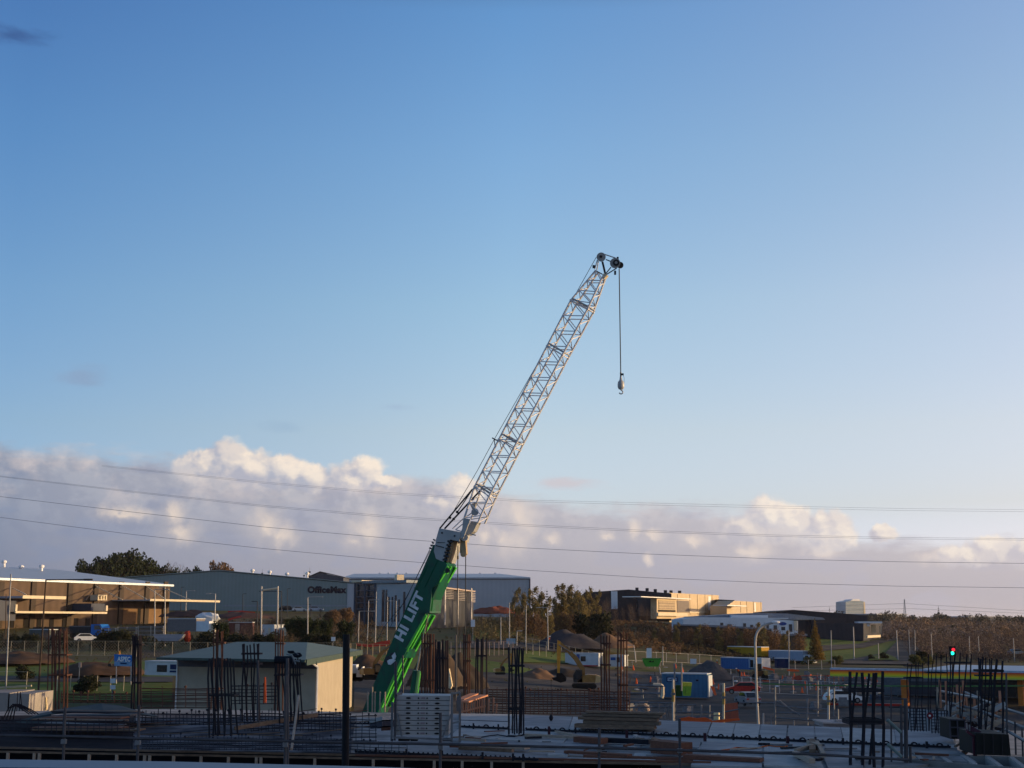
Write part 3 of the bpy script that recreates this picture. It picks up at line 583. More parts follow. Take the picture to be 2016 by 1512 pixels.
part(boom, 'lime_bracket', lime, lambda b: (b.bar(pc(863, 1150, -.3), pc(878, 1118, -.3), .10), b.bar(pc(861, 1133, -.05), pc(870, 1133, -.7), .12)))
part(boom, 'nose_roller', cdark, lambda b: b.tube(pc(881, 1123, .05), pc(881, 1123, -.9), .13, n=10))
ax = (pc(830, 1164)-pc(783, 1264)).normalized(); wv = CF.n.cross(ax)
part(crane, 'lettering', mat('white_letters', (.66, .70, .74)), lambda b: b.text('HI LIFT', pc(806.5, 1213, .012), ax, wv, CF.n, .56, .045, .012, 1.08, 1.12))
part(crane, 'emblem', mat('white_letters', ()) if 0 else MC['white_letters'], lambda b: [b.poly([pc(x, y, .03) for x, y in P], -CF.n*.02) for P in
     ([(762, 1301), (767, 1298), (774, 1297), (779, 1300), (774, 1305), (769, 1309), (764, 1308)], [(773, 1297), (771, 1291), (774, 1288), (777, 1284), (780, 1292), (778, 1298)])])
part(crane, 'emblem_black', cdark, lambda b: [b.poly([pc(x, y, .022) for x, y in P], -CF.n*.018) for P in ([(757, 1303), (759, 1294), (765, 1291), (770, 1294), (772, 1299), (764, 1301), (761, 1305)], [(766, 1291), (770, 1285), (776, 1284), (772, 1292)])])  # black shapes of the winged emblem's own print
part(boom, 'seam', mat('seam_green', (.004, .10, .045)), lambda b: [b.bar(pc(x0, y0, .01), pc(x1, y1, .01), .02) for x0, y0, x1, y1 in ((866, 1095, 836, 1157), (776, 1250, 842, 1113))])
# boom head
hd = part(crane, 'boom_head', cgrey, lambda b: CF.poly(b, [(858.5, 1100), (854, 1085), (858.5, 1061), (864.5, 1040), (907, 1048), (904, 1066), (886, 1062), (877, 1085), (873, 1106)], .04, WB+.08))
part(hd, 'sheave_cover', cgrey, lambda b: CF.poly(b, [(878, 1085), (886, 1063), (901, 1064), (897, 1085), (889, 1109), (874, 1106)], -.55, .5))
for k in range(6):
    x, y = 885-k*1.9, 1066+k*7.2
    part(hd, 'sheave', cdark, lambda b: b.bar(pc(x-3.6, y-.6, .02), pc(x+6.5, y+.8, .02), .09, .10))
    part(hd, 'sheave', mat('sheave_warm_tone', (.40, .30, .18), rough=.5), lambda b: b.tube(pc(x+6.5, y+1.8, -.1), pc(x+6.5, y+1.8, -.6), .105, n=10))  # sheaves coloured warm for the sunlit side of the stack
for k in range(4): part(hd, 'pin', cdark, lambda b: b.bar(pc(857-k*2.3, 1064+k*5.4, -.1), pc(853-k*2.6, 1062+k*5.6, -.1), .07))
for x, y in ((870, 1049), (895, 1055)): part(hd, 'pin', cdark, lambda b: b.tube(pc(x, y, .08), pc(x, y, 0), .05, n=8))
part(hd, 'stiffener', cdark, lambda b: (b.bar(pc(860, 1068, .05), pc(876, 1068.5, .05), .03), b.bar(pc(858, 1074, .05), pc(874, 1078, .05), .05)))
part(hd, 'drum', cgrey, lambda b: (b.tube(pc(914, 1058, -.1), pc(914, 1058, -.8), .19, n=14)))
part(hd, 'lower_pulley', mat('sheave_warm_tone', (0, 0, 0)), lambda b: (b.tube(pc(912, 1091, -.25), pc(912, 1091, -.55), .15, n=14), CF.poly(b, [(906, 1066), (916, 1064), (918, 1090), (913, 1096), (905, 1088)], -.3, .2)))
# luffing jib foot
part(crane, 'jib_foot', cgrey, lambda b: CF.poly(b, [(912, 1020), (926, 1022), (919, 1041), (912, 1060), (903, 1059), (910, 1040)], .0, .07))
part(crane, 'jib_foot', cgrey, lambda b: CF.poly(b, [(919, 1041), (927, 1026), (941, 1028), (932, 1046), (922, 1054), (914, 1052)], -.45, .45))
part(crane, 'walkway_bracket', cgrey, lambda b: b.bar(pc(922, 1050, -.3), pc(937, 1054, -.3), .06))
part(crane, 'winch_drum', cgrey, lambda b: b.tube(pc(935, 1008, .02), pc(935, 1008, -.75), .19, n=14))
part(crane, 'winch_bracket', cgrey, lambda b: CF.poly(b, [(927, 992), (938, 988), (935, 1000), (930, 1002)], -.2, .1))
# lattice jib: near chords 1 (upper) and 3 (lower), far chords 2 and 4
J = [((914, 1020), (941, 1029)), ((934.6, 958), (963, 977)), ((982.5, 865), (1011, 883)), ((1077.4, 681), (1107, 699)), ((1124, 591), (1157, 608)), ((1170, 530), (1185, 540))]
BAYS = [2, 3, 6, 3, 3]; WJ = .90
def taper(i): return (1, 1, 1, 1, 1, .45)[i]
def corner(i, t, k):
    a, b_ = J[i], J[i+1]; A = pc(*a[k]).lerp(pc(*b_[k]), t); w = WJ*(taper(i)*(1-t)+taper(i+1)*t); c = (WJ-w)/2
    return A-CF.n*c, A-CF.n*(c+w)
jib = MB()
jo = thing('jib_root', None, None) if 0 else None
js = []
for i, nb in enumerate(BAYS):
    b = MB(); ch = .055
    for k in (0, 1):
        for s_ in (0, 1): b.tube(corner(i, 0, k)[s_], corner(i, 1, k)[s_], ch, n=6)
    for j in range(nb):
        for s_ in (0, 1):        # side faces
            b.tube(corner(i, j/nb, 0)[s_], corner(i, (j+.55)/nb, 1)[s_], .030, n=4); b.tube(corner(i, (j+.55)/nb, 1)[s_], corner(i, min(1, (j+1)/nb), 0)[s_], .030, n=4)
        for k in (0, 1):         # upper and lower faces
            o1 = 0 if k == 0 else .55
            t0, t1, t2 = (j+o1*.0)/nb, (j+.5)/nb, (j+1)/nb
            b.tube(corner(i, t0, k)[0], corner(i, t1, k)[1], .028, n=4); b.tube(corner(i, t1, k)[1], corner(i, t2, k)[0], .028, n=4)
    js.append(b.obj('jib_section', jibg, crane, world=True))
    for k in (0, 1):
        if i > 0:
            fr = MB(); A, B = corner(i, 0, 0), corner(i, 0, 1); r_ = .045 if k else .03
            sh = (corner(i, .02*k+.04, 0)[0]-A[0])*k
            for s_ in (0, 1): fr.tube(A[s_]+sh, B[s_]+sh, r_, n=5)
            fr.tube(A[0]+sh, A[1]+sh, r_, n=5); fr.tube(B[0]+sh, B[1]+sh, r_, n=5)
            if k == 0: [fr.ball(p_, .075, 6, 4) for p_ in (*A, *B)]
            fr.obj('joint_frame', cgrey if k else jibg, crane, world=True)
for pts, r_, m in (([(930, 963), (866, 1040)], .045, cdark), ([(945, 966), (875, 1041)], .05, cdark), ([(934, 958), (899, 1010)], .03, cdark)):
    part(crane, 'pendant_bar', m, lambda b: b.path([pc(x, y, -.1 if x < 935 else -.7) for x, y in pts], r_))
for x, y in ((886, 1019), (893, 1022), (900, 1008)): part(crane, 'pendant_joint', cdark, lambda b: b.ball(pc(x, y, -.3), .08, 6, 4))
for p_ in ((912, 1021, 891, 1041), (913, 1030, 897, 1043), (897, 1043, 908, 1046)): part(crane, 'foot_strut', jibg, lambda b: b.tube(pc(p_[0], p_[1], -.5), pc(p_[2], p_[3], -.5), .03, n=5))
part(crane, 'rope_guide', cdark, lambda b: b.path([pc(969, 862, -.4), pc(976, 866, -.4), pc(984, 868, -.3)], .035))
part(crane, 'rope_guide', cdark, lambda b: b.path([pc(973, 866, -.4), pc(975, 882, -.4)], .025))
for pts in ([(1174, 506), (1137, 572), (1104, 632), (1066, 702), (973, 865), (940, 926), (892, 1008), (866, 1040)], [(853, 1068), (842, 1090), (796, 1186), (757, 1233), (742, 1262)], [(847, 1084), (800, 1176), (769, 1233)]):
    part(crane, 'rope', ropeM, lambda b: b.path([pc(x, y, -.45) for x, y in pts], .016))
# jib head
def disc(x, y, r, o0, o1): return lambda b: b.tube(pc(x, y, o0), pc(x, y, o1), r, n=20)
sv = part(crane, 'top_sheave', cgrey, disc(1183.5, 506, .235, -.2, -.5)); part(sv, 'hub', cdark, disc(1183, 505, .07, -.15, -.55))
sv = part(crane, 'head_sheave', cgrey, disc(1211, 518, .265, -.1, -.5)); part(sv, 'hub', cdark, disc(1213, 517, .16, -.06, -.52)); part(sv, 'hub', cgrey, disc(1213, 517, .07, -.04, -.5))
part(crane, 'head_sheave', cdark, disc(1221, 522, .17, -.4, -.75))
for a in ((1176, 512, 1171, 530), (1178, 514, 1175, 532), (1185, 515, 1191, 541), (1187, 515, 1193, 541), (1193, 511, 1203, 515), (1191, 541, 1203, 526), (1193, 541, 1214, 528), (1171, 532, 1186, 540), (1182, 498, 1212, 508)):
    part(crane, 'head_strut', cdark if a[0] > 1184 or a[1] > 530 else cgrey, lambda b: b.tube(pc(a[0], a[1], -.35), pc(a[2], a[3], -.35), .03, n=5))
part(crane, 'head_box', cream, lambda b: CF.poly(b, [(1186, 541), (1190, 537), (1195, 541), (1189, 548)], -.2, .3))
part(crane, 'lamp_box', cdark, lambda b: b.box(pc(1169, 525, -.3), (.13, .12, .14))); part(crane, 'lamp_box', cdark, lambda b: b.box(pc(1211, 537, -.3), (.1, .1, .2))); part(crane, 'lamp_box', cdark, lambda b: b.box(pc(1216, 508, -.3), (.1, .1, .1)))
tp = pc(1219, 529, -.55); bl = Vector((tp.x, tp.y, W(1220, 737, tp.y).z))
part(crane, 'hoist_rope', ropeM, lambda b: b.tube(tp, bl, .028, n=5))
for x, y0, y1 in ((901.5, 1075, 1395), (917, 1068, 1345)):
    p_ = pc(x, y0, -.5); part(crane, 'hoist_rope', ropeM, lambda b: b.tube(p_, Vector((p_.x, p_.y, W(x, y1, p_.y).z)), .026, n=5))
part(crane, 'rope_clamp', cdark, lambda b: b.tube(pc(901.5, 1094, -.5), pc(901.5, 1101, -.5), .05, n=6))
# luffing cylinder
part(crane, 'ram_rod', mat('ram_chrome', (.5, .48, .44), rough=.25, metal=.7), lambda b: (b.tube(pc(843, 1207, -.4), pc(820, 1322, -.4), .05, n=8)))
part(crane, 'ram_rod', cdark, lambda b: (b.tube(pc(846, 1207, -.9), pc(826, 1322, -.9), .03, n=6)))
part(crane, 'ram_cylinder', green, lambda b: (b.tube(pc(820.5, 1320, -.4), pc(806, 1430, -.4), .20, n=12)))
part(crane, 'ram_sun_stripe', lime, lambda b: (b.bar(pc(827.5, 1322, -.5), pc(814, 1430, -.5), .06)))
# carrier below (behind the deck edge)
hx, hn = CF.u, CF.n; cb = pc(745, 1470, -.6); cb.z = 0
part(crane, 'superstructure', green, lambda b: b.box(cb+Vector((-.4, .5, 2.7)), (3.4, 2.6, 1.7), M=Matrix((hx, -hn, Vector((0, 0, 1)))).transposed()))
part(crane, 'carrier', green, lambda b: b.box(cb+Vector((2, -.6, 1.35)), (12.5, 2.7, 1.0), M=Matrix((hx, -hn, Vector((0, 0, 1)))).transposed()))
part(crane, 'cab', green, lambda b: b.box(cb+hx*1.8+hn*1.6+Vector((0, 0, 2.9)), (1.8, .9, 1.9), M=Matrix((hx, -hn, Vector((0, 0, 1)))).transposed()))
for k in range(5):
    for s_ in (-1, 1): part(crane, 'wheel', mat('tyre_rubber', (.02, .02, .02), rough=.9), lambda b: b.tube(cb+hx*(k*2.5-3.2)+hn*(1.1*s_-.4)+Vector((0, 0, .62)), cb+hx*(k*2.5-3.2)+hn*(1.5*s_-.4)+Vector((0, 0, .62)), .62, n=16))
# hook block
hb = thing('hook_block', 'grey hook block hanging alone from the jib rope against the sky', 'hook', bl)
s0 = tp.y/F
hbz = lambda y: Vector((bl.x, bl.y, W(1220, y, tp.y).z))
part(hb, 'swivel', cdark, lambda b: (b.tube(hbz(733), hbz(746), .04, n=6), b.box(hbz(737)+Vector((.08, 0, 0)), (.13, .1, .09))))
def blk(b):
    ys = [742, 748, 752, 757, 762, 766, 767]; rs = [.05, .07, .15, .17, .165, .12, .05]
    for (ya, ra), (yb2, rb2) in zip(zip(ys, rs), zip(ys[1:], rs[1:])): b.tube(hbz(ya), hbz(yb2), ra, rb2, n=14, cap=False)
part(hb, 'block', cgrey, blk)
def hook(b):
    c = hbz(772); pts = [hbz(766)]+[c+Vector((math.cos(t), 0, math.sin(t)))*.095 for t in [R(90-k*28) for k in range(0, 10)]]; b.path(pts, .03, n=6)
part(hb, 'hook', cgrey, hook)
part(hb, 'side_wire', ropeM, lambda b: b.path([hbz(737)+Vector((.12, 0, 0)), hbz(745)+Vector((.17, 0, 0)), hbz(756)+Vector((.16, 0, 0))], .01, n=4))
# ================= the concrete deck in front and everything on it =================
DZ = 6.7
def DP(px, py, z=DZ):
    d = ray(px, py); t = (z-CAMZ)/d.z; return Vector((0, 0, CAMZ))+d*t
conc = mat('deck_concrete', (.29, .287, .29), (.205, .205, .21), 1.2, .8, bump=.15, detail=9, patch=((.15, .148, .15), .6))
conc2 = mat('deck_concrete_pale', (.42, .41, .40), (.31, .305, .30), 1.6, .8, bump=.15, detail=9)
conc3 = mat('plank_concrete', (.28, .28, .29), (.195, .197, .21), .9, .75, bump=.1, detail=9, patch=((.34, .34, .35), .5), stretch=(1, 3, 1))
blackS = mat('black_steel', (.010, .012, .020), (.018, .018, .025), 4, .6)
rust = mat('rusty_rebar', (.115, .052, .034), (.065, .034, .028), 3, .85)
rustD = mat('dark_rebar', (.030, .022, .026), (.020, .018, .024), 3, .8)
timber = mat('site_timber', (.21, .145, .10), (.13, .09, .065), 3, .85, bump=.3, stretch=(1, 6, 6))
timberP = mat('pale_timber', (.40, .32, .25), (.30, .24, .19), 3, .85, bump=.2, stretch=(1, 6, 6))
timberR = mat('red_brown_timber', (.17, .075, .05), (.12, .055, .04), 3, .8, stretch=(1, 6, 6))
galv = mat('galvanised_tube', (.20, .21, .23), (.13, .14, .16), 3, .45, .5)
tubeD = mat('weathered_tube', (.085, .085, .095), (.06, .06, .07), 3, .6, .3)
deck = thing('concrete_deck', 'upper concrete floor of the building under construction filling the foreground', 'deck', (0, 34, DZ))
edge = [DP(1870, 1440), DP(1905, 1478), DP(1300, 1475), DP(300, 1480), DP(300, 1398), DP(700, 1401), DP(1000, 1405), DP(1330, 1419), DP(1560, 1432)]
part(deck, 'slab', conc, lambda b: b.poly([p+Vector((0, 0, -.03)) for p in (DP(1880, 1440), DP(1830, 1500), DP(1700, 1530), DP(1300, 1497), DP(740, 1486), DP(-60, 1471), DP(-60, 1400), DP(330, 1394), DP(700, 1400), DP(1000, 1405), DP(1330, 1419), DP(1560, 1432))], (0, 0, -.45)))
def quad(name, pts, m, z=0, t=.03, label=None, parent=None): return part(parent or deck, name, m, lambda b: b.poly([DP(x, y)+Vector((0, 0, z)) for x, y in pts], (0, 0, -t)), label)
# plank rows: far row between far edge and the joint rail, second row, near row
FE = lambda x: 1405+(x-1000)*.0405 if x > 1000 else 1405-(1000-x)*.012
JL = lambda x: 1436+(x-1000)*.0425
KL = lambda x: 1457+(x-1000)*.0465
cuts = [(905, 905), (1012, 1006), (1128, 1118), (1215, 1210), (1290, 1283), (1402, 1391), (1448, 1440), (1498, 1492), (1552, 1549), (1603, 1606), (1655, 1662), (1760, 1765), (1870, 1885)]
for k, ((a, a2), (c, c2)) in enumerate(zip(cuts, cuts[1:])):
    g_ = 2.2 if c in (1402, 1552) else .6
    quad('floor_plank', [(a+.6, FE(a)+.6), (c-g_, FE(c)+.6), (c2-g_, JL(c2)-.8), (a2+.6, JL(a2)-.8)], (conc3, conc3, conc2, conc3)[k % 4] if k % 5 else conc2, .0, .05)
cuts2 = [(905, 880), (1128, 1110), (1283, 1262), (1391, 1372), (1549, 1540), (1662, 1680), (1885, 1925)]
for k, ((a, a2), (c, c2)) in enumerate(zip(cuts2, cuts2[1:])):
    quad('floor_plank', [(a+.6, JL(a)+1.2), (c-1.6, JL(c)+1.2), (c2-1.6, KL(c2)), (a2+.6, KL(a2))], (conc2, conc3, conc)[k % 3], .0, .05)
for k, P in enumerate((([(1383, 1461), (1500, 1467), (1500, 1481), (1379, 1477)], conc3), ([(1290, 1457), (1380, 1461), (1376, 1473), (1280, 1468)], conc3), ([(1504, 1466), (1600, 1471), (1622, 1512), (1504, 1508)], conc2), ([(1615, 1468), (1690, 1471), (1700, 1480), (1620, 1478)], conc3),
    ([(1620, 1488), (1700, 1491), (1700, 1512), (1630, 1512)], conc3), ([(1400, 1485), (1500, 1490), (1500, 1494), (1400, 1489)], conc2), ([(1250, 1484), (1285, 1485), (1287, 1493), (1246, 1492)], conc2), ([(910, 1458), (1190, 1466), (1180, 1474), (905, 1466)], conc3),
    ([(1080, 1484), (1120, 1485), (1117, 1488), (1078, 1487)], conc2), ([(1120, 1493), (1290, 1497), (1294, 1502), (1110, 1498)], conc2), ([(1365, 1498), (1500, 1503), (1500, 1512), (1360, 1508)], conc3))):
    quad('floor_plank', P[0], P[1], .02, .05)
part(deck, 'floor_seam', blackS, lambda b: [b.bar(DP(*p), DP(*q), .05, .03) for p, q in (((1370, 1501), (1365, 1506)), ((1000, 1448), (1300, 1461)), ((905, 1418), (1000, 1421)))])
part(deck, 'gap_shade_sheet', mat('gap_shade_black', (.010, .010, .013), spec=.02), lambda b: b.poly([p+Vector((0, -.06, z)) for z, P in ((-.02, (0, 1, 2)), (-3, (2, 1, 0))) for p in [(DP(-60, 1471), DP(740, 1486), DP(1300, 1497))[k] for k in P]], (0, .05, 0)))  # near-black sheet before the slab edge, paints the shaded gap below
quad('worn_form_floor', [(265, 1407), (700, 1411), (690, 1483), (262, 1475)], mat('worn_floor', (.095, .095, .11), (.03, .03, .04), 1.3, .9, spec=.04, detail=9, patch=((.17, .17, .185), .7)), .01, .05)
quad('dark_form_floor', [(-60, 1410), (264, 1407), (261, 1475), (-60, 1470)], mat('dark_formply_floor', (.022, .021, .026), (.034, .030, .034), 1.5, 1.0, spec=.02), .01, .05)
# joint rail with cast teeth and lifting arches
def rail(name, x0, x1, fy, arches, stubs, root):
    b = MB(); N = int((x1-x0)/9.5)
    b.bar(DP(x0, fy(x0))+Vector((0, 0, .03)), DP(x1, fy(x1))+Vector((0, 0, .03)), .06, .05)
    for k in range(N+1):
        x = x0+k*9.5
        if any(abs(x-a) < 9 for a in arches): continue
        p = DP(x, fy(x)); b.poly([p+Vector((-.035, 0, .03)), p+Vector((.035, 0, .03)), p+Vector((.012, 0, .08)), p+Vector((-.012, 0, .08))], (0, .05, 0))
    for x in arches:
        p = DP(x, fy(x)); pts = [p+Vector((math.cos(t)*.075, 0, .03+math.sin(t)*.07)) for t in [R(a) for a in range(0, 181, 30)]]
        for q, s_ in zip(pts, pts[1:]): b.bar(q, s_, .05, .035)
    for x in stubs: p = DP(x, fy(x)+2); b.bar(p, p+Vector((0, 0, .16)), .05, .05)
    part(root, name, blackS, lambda m: m.__dict__.update(v=b.v, f=b.f, m=b.m))
rail('joint_rail', 905, 1000, JL, [957], [932, 981], deck)
rail('joint_rail', 1036, 1388, JL, [1056, 1107, 1157, 1208, 1261, 1312, 1364], [1081, 1133, 1234, 1287, 1336], deck)
rail('joint_rail', 1394, 1548, JL, [1419, 1471, 1523], [1444, 1496], deck)
rail('joint_rail', 1554, 1872, JL, [1580, 1634, 1690, 1745, 1800, 1850], [1606, 1660, 1716, 1825], deck)
rail('joint_rail', 690, 890, lambda x: 1426+(x-690)*.02, [722], [745, 860], deck)
rail('joint_rail', 700, 1060, lambda x: 1482+(x-700)*.045, [], [740, 800, 870, 950, 1010, 1030], deck)
for x in (1081, 1234, 1388, 1551): part(deck, 'lifting_stub', mat('maroon_stub', (.05, .018, .028)), lambda b: b.bar(DP(x, JL(x)+8), DP(x, JL(x)+8)+Vector((0, 0, .22)), .07, .07))
# edge formwork: two long rails on short posts
ef = thing('edge_formwork', 'long timber edge rails on short posts along the near side of the deck', 'formwork', (0, 30, DZ-.6))
FW = lambda x, y: W(x, y, DP(x, 1472+x*.0207).y-.35); L1 = lambda x: 1472+x*.0207; L2 = lambda x: 1480+x*.0185
for a, c in ((-60, 330), (330, 700), (700, 1060), (1060, 1400)):
    part(ef, 'top_rail', timber if a < 700 else timberR, lambda b: b.bar(FW(a, L1(a)), FW(c, L1(c)), .05, .045)); part(ef, 'lower_rail', tubeD if a % 2 else timber, lambda b: b.bar(FW(a, L2(a)), FW(c, L2(c)), .045, .045))
part(ef, 'edge_board', timberR, lambda b: b.bar(DP(1150, 1490), DP(1500, 1501), .16, .10))
for x in (16, 68, 78, 176, 230, 285, 295, 342, 396, 450, 505, 514, 620, 735, 792, 855, 910, 968, 1030):
    p = FW(x, L2(x)+1); part(ef, 'post', timberP, lambda b: b.bar(p, p+Vector((0, 0, -.45)), .07, .06))
# lower floor painted near black for the shaded gap, blue-grey parapet of our own building
tag(MB().poly([Vector((-30, 12, DZ-1.6)), Vector((20, 12, DZ-1.6)), Vector((12, 44, DZ-1.6)), Vector((-30, 46, DZ-1.6))], (0, 0, -.3)).obj('lower_floor', mat('gap_shade_black', (.010, .010, .013), spec=.02)), kind='structure')
b = MB(); P = [DP(-80, 1494, 8.55), DP(330, 1499, 8.55), DP(760, 1510, 8.55), DP(900, 1516, 8.55)]; Q = [DP(-80, 1509.5, 8.55), DP(330, 1514, 8.55), DP(760, 1524, 8.55), DP(900, 1530, 8.55)]
for (p, q), (r_, s_) in zip(zip(P, P[1:]), zip(Q, Q[1:])): b.poly([p, q, s_, r_], (0, 0, -.04))
solo('parapet_cap', b, mat('blue_painted_metal', (.11, .15, .215), (.095, .13, .19), 2, .4), 'blue grey metal capping along the bottom left edge of the picture', 'parapet')
solo('near_wall', MB().poly([DP(-80, 1511.5, 8.5), DP(330, 1516, 8.5), DP(900, 1532, 8.5), DP(900, 1532, 8.5)-Vector((0, 2, 0)), DP(-80, 1511.5, 8.5)-Vector((0, 2, 0))], (0, 0, -1.5)), mat('dark_wall', (.02, .024, .035)), 'dark wall top directly below the blue grey metal capping', 'wall')
# guard rail
gr = thing('guard_rail', 'tube guard rail with clamped upright tubes along the near edge of the deck', 'railing', W(700, 1463, 26))
RL = [(-80, 1446.5), (125, 1449.5), (273, 1453.5), (563, 1459), (867, 1465), (1180, 1472.5), (1340, 1477), (1600, 1485), (1790, 1496)]
for (x0, y0), (x1, y1) in zip(RL, RL[1:]): part(gr, 'rail_tube', tubeD, lambda b: b.tube(W(x0, y0, 26), W(x1, y1, 26), .026, n=7))
for x, y0, dx in ((128, 1392, -4), (274, 1388, -4), (563, 1330, -2), (867, 1403, 0), (1180, 1433, 0), (1338, 1415, 1)):
    part(gr, 'upright', tubeD, lambda b: b.tube(W(x, y0, 26.1), Vector((W(x+dx, 1512, 26.1).x, 26.1, W(x, 1515, 26.1).z)), .028, n=7))
    part(gr, 'clamp', galv, lambda b: b.box(W(x+dx*.6, 1458+x*.015, 26.05), (.09, .09, .08)))
# big dark column near the left, steel props
solo('dark_column', MB().tube(Vector((W(682, 1500, 24).x, 24, 6)), Vector((W(682, 1250, 24).x, 24, W(682, 1249, 24).z)), .065, n=14), mat('black_tube', (.008, .010, .016), rough=.5), 'thick black vertical tube rising in front of the green roofed shed', 'column', loc=(W(682, 1500, 24).x, 24, 6))
# ---- rebar columns: (bars px, top py, base py, Y, radius px, tie rows, material, label) ----
RC = [
 ([97, 101, 104, 108, 111, 115, 119, 124, 127, 131], 1238, 1400, 62, 1.3, [1290, 1330], rust, 'thick bundle of rusty bars and pipes at the far left beyond the deck'),
 ([262, 265, 268, 271, 275, 278], 1250, 1402, 60, 1.5, [1270, 1345], rustD, 'tall slim rebar column left of the shed eave'),
 ([412, 416, 420, 424, 429, 434, 442, 448, 454, 460], 1296, 1449, 34, 1.7, [1370], blackS, 'wide dark rebar column in front of the left end of the shed'),
 ([420, 425, 430, 437, 440], 1240, 1330, 66, 1.3, [1266, 1300], rust, 'lone rusty rebar column rising above the shed roof at its left'),
 ([477, 481, 486, 493, 501, 507, 510], 1268, 1420, 37, 1.5, [1288, 1308], rustD, 'dense rebar column with two tie bands standing before the middle of the shed'),
 ([543, 548, 553, 558], 1238, 1310, 66, 1.3, [1268], rust, 'rusty rebar column behind the dark sleeve, above the shed roof'),
 ([541, 545, 551, 556, 563, 569, 573, 576, 579, 582, 587, 590], 1296, 1424, 36, 1.4, [1330], blackS, 'many-bar dark column under a black padded sleeve'),
 ([832, 836, 841, 846, 850, 854], 1246, 1372, 60, 1.5, [1268, 1340], rust, 'tall rusty column just right of the crane ram'),
 ([858, 862, 866, 871, 877, 881], 1259, 1372, 52, 1.7, [1297], rustD, 'second rusty column right of the crane ram, darker and shorter'),
 ([913, 917, 921, 926], 1248, 1372, 64, 1.3, [1265, 1302], rust, 'third rusty column, right of the pointed lit board'),
 ([938, 942, 947, 951, 957], 1255, 1388, 56, 1.4, [1292], rustD, 'fourth rusty column from the crane ram, with one loop tie'),
 ([1002, 1009, 1013, 1018, 1022, 1026, 1031], 1274, 1446, 35, 1.6, [1312, 1397], blackS, 'black rebar column standing on the deck in the middle of the picture'),
 ([1184, 1189, 1195, 1201], 1250, 1402, 58, 1.4, [1268, 1310], rust, 'left one of two tall rusty columns behind the timber stack'),
 ([1218, 1223, 1228, 1235], 1244, 1402, 58, 1.4, [1262, 1350], rust, 'right one of two tall rusty columns behind the timber stack'),
 ([1674, 1686, 1698, 1710, 1721, 1726, 1738], 1322, 1512, 29, 2.6, [1361, 1420, 1425], blackS, 'thick black rebar column in the right foreground with doubled tie band'),
 ([1787, 1795, 1802, 1809, 1816], 1305, 1440, 40, 1.0, [1312, 1335], blackS, 'thin-barred rebar cage left of the traffic light'),
 ([1829, 1838, 1845, 1852, 1863], 1288, 1440, 40, 1.0, [1325], blackS, 'thin-barred rebar cage directly below the traffic light'),
 ([1871, 1880, 1891, 1903, 1911], 1284, 1432, 38, 1.2, [1306], blackS, 'rebar column with wide top band right of the traffic light'),
 ([1927, 1935, 1940, 1948, 1953], 1295, 1444, 34, 1.4, [1331], blackS, 'second rebar column from the right edge of the picture'),
 ([1931, 1964, 1974], 1297, 1446, 33, 2.1, [1322], blackS, 'thick-barred rebar column nearest the right edge of the picture'),
]
rd = random.Random(3)
for bars, y0, y1, Y, rp, ties, m, lab in RC:
    base = W(sum(bars)/len(bars), y1, Y)
    if Y > 47: base.z = min(base.z, 3.5)
    r = thing('rebar_column', lab, 'rebar', base, group='vertical rebar columns of the building site')
    rp *= 1.15; rr = rp*Y/F; dp = (bars[-1]-bars[0])*Y/F
    for k, x in enumerate(bars):
        yy = Y+(dp*.8 if k % 2 else 0); lean = rd.uniform(-1.2, 1.2); top = W(x+lean, y0+rd.uniform(-2, 4)*(1 if k else 0), yy)
        p0 = Vector((W(x, y1, Y).x, yy, base.z)); j1, j2 = (Vector((rd.uniform(-.035, .035), rd.uniform(-.03, .03), 0)) for _ in range(2)); rk = rr*rd.uniform(.8, 1.1); part(r, 'bar', m, lambda b: b.path([p0, p0.lerp(top, .4)+j1, p0.lerp(top, .75)+j2, top], rk, n=5))
    for ty in ties:
        z = W(bars[0], ty, Y).z; a, c = W(bars[0]-1, ty, Y), W(bars[-1]+1, ty, Y); rt = max(.012, rr*.6)
        P = [a-Vector((0, rr, 0)), c-Vector((0, rr, 0)), c+Vector((0, dp*.8+rr, 0)), a+Vector((0, dp*.8+rr, 0)), a-Vector((0, rr, 0))]
        part(r, 'tie', m, lambda b: [b.path([p+Vector((0, 0, o*rt)) for p in P], rt, n=4) for o in (0, 1.6)])
# sleeve on the dark column
sl_ = thing('padded_sleeve', 'black padded sleeve with pale strap wrapped round the top of a rebar column', 'sleeve', W(565, 1300, 35.6))
part(sl_, 'sleeve', mat('black_fabric', (.012, .016, .026), rough=.9), lambda b: b.tube(W(541, 1299, 35.7), W(577, 1299, 35.7), .10, n=12).ball(W(586, 1290, 35.7), (.14, .1, .07), 8, 5, .2, 1).ball(W(572, 1284, 35.7), (.1, .08, .04), 8, 5, .3, 2))
part(sl_, 'strap', mat('pale_fabric', (.16, .20, .23), rough=.9), lambda b: b.path([W(564, 1288, 35.5), W(574, 1290, 35.5), W(578, 1298, 35.5), W(582, 1308, 35.5)], .02).path([W(578, 1300, 35.5), W(590, 1302, 35.5)], .02).path([W(580, 1284, 35.5), W(588, 1289, 35.5)], .012))
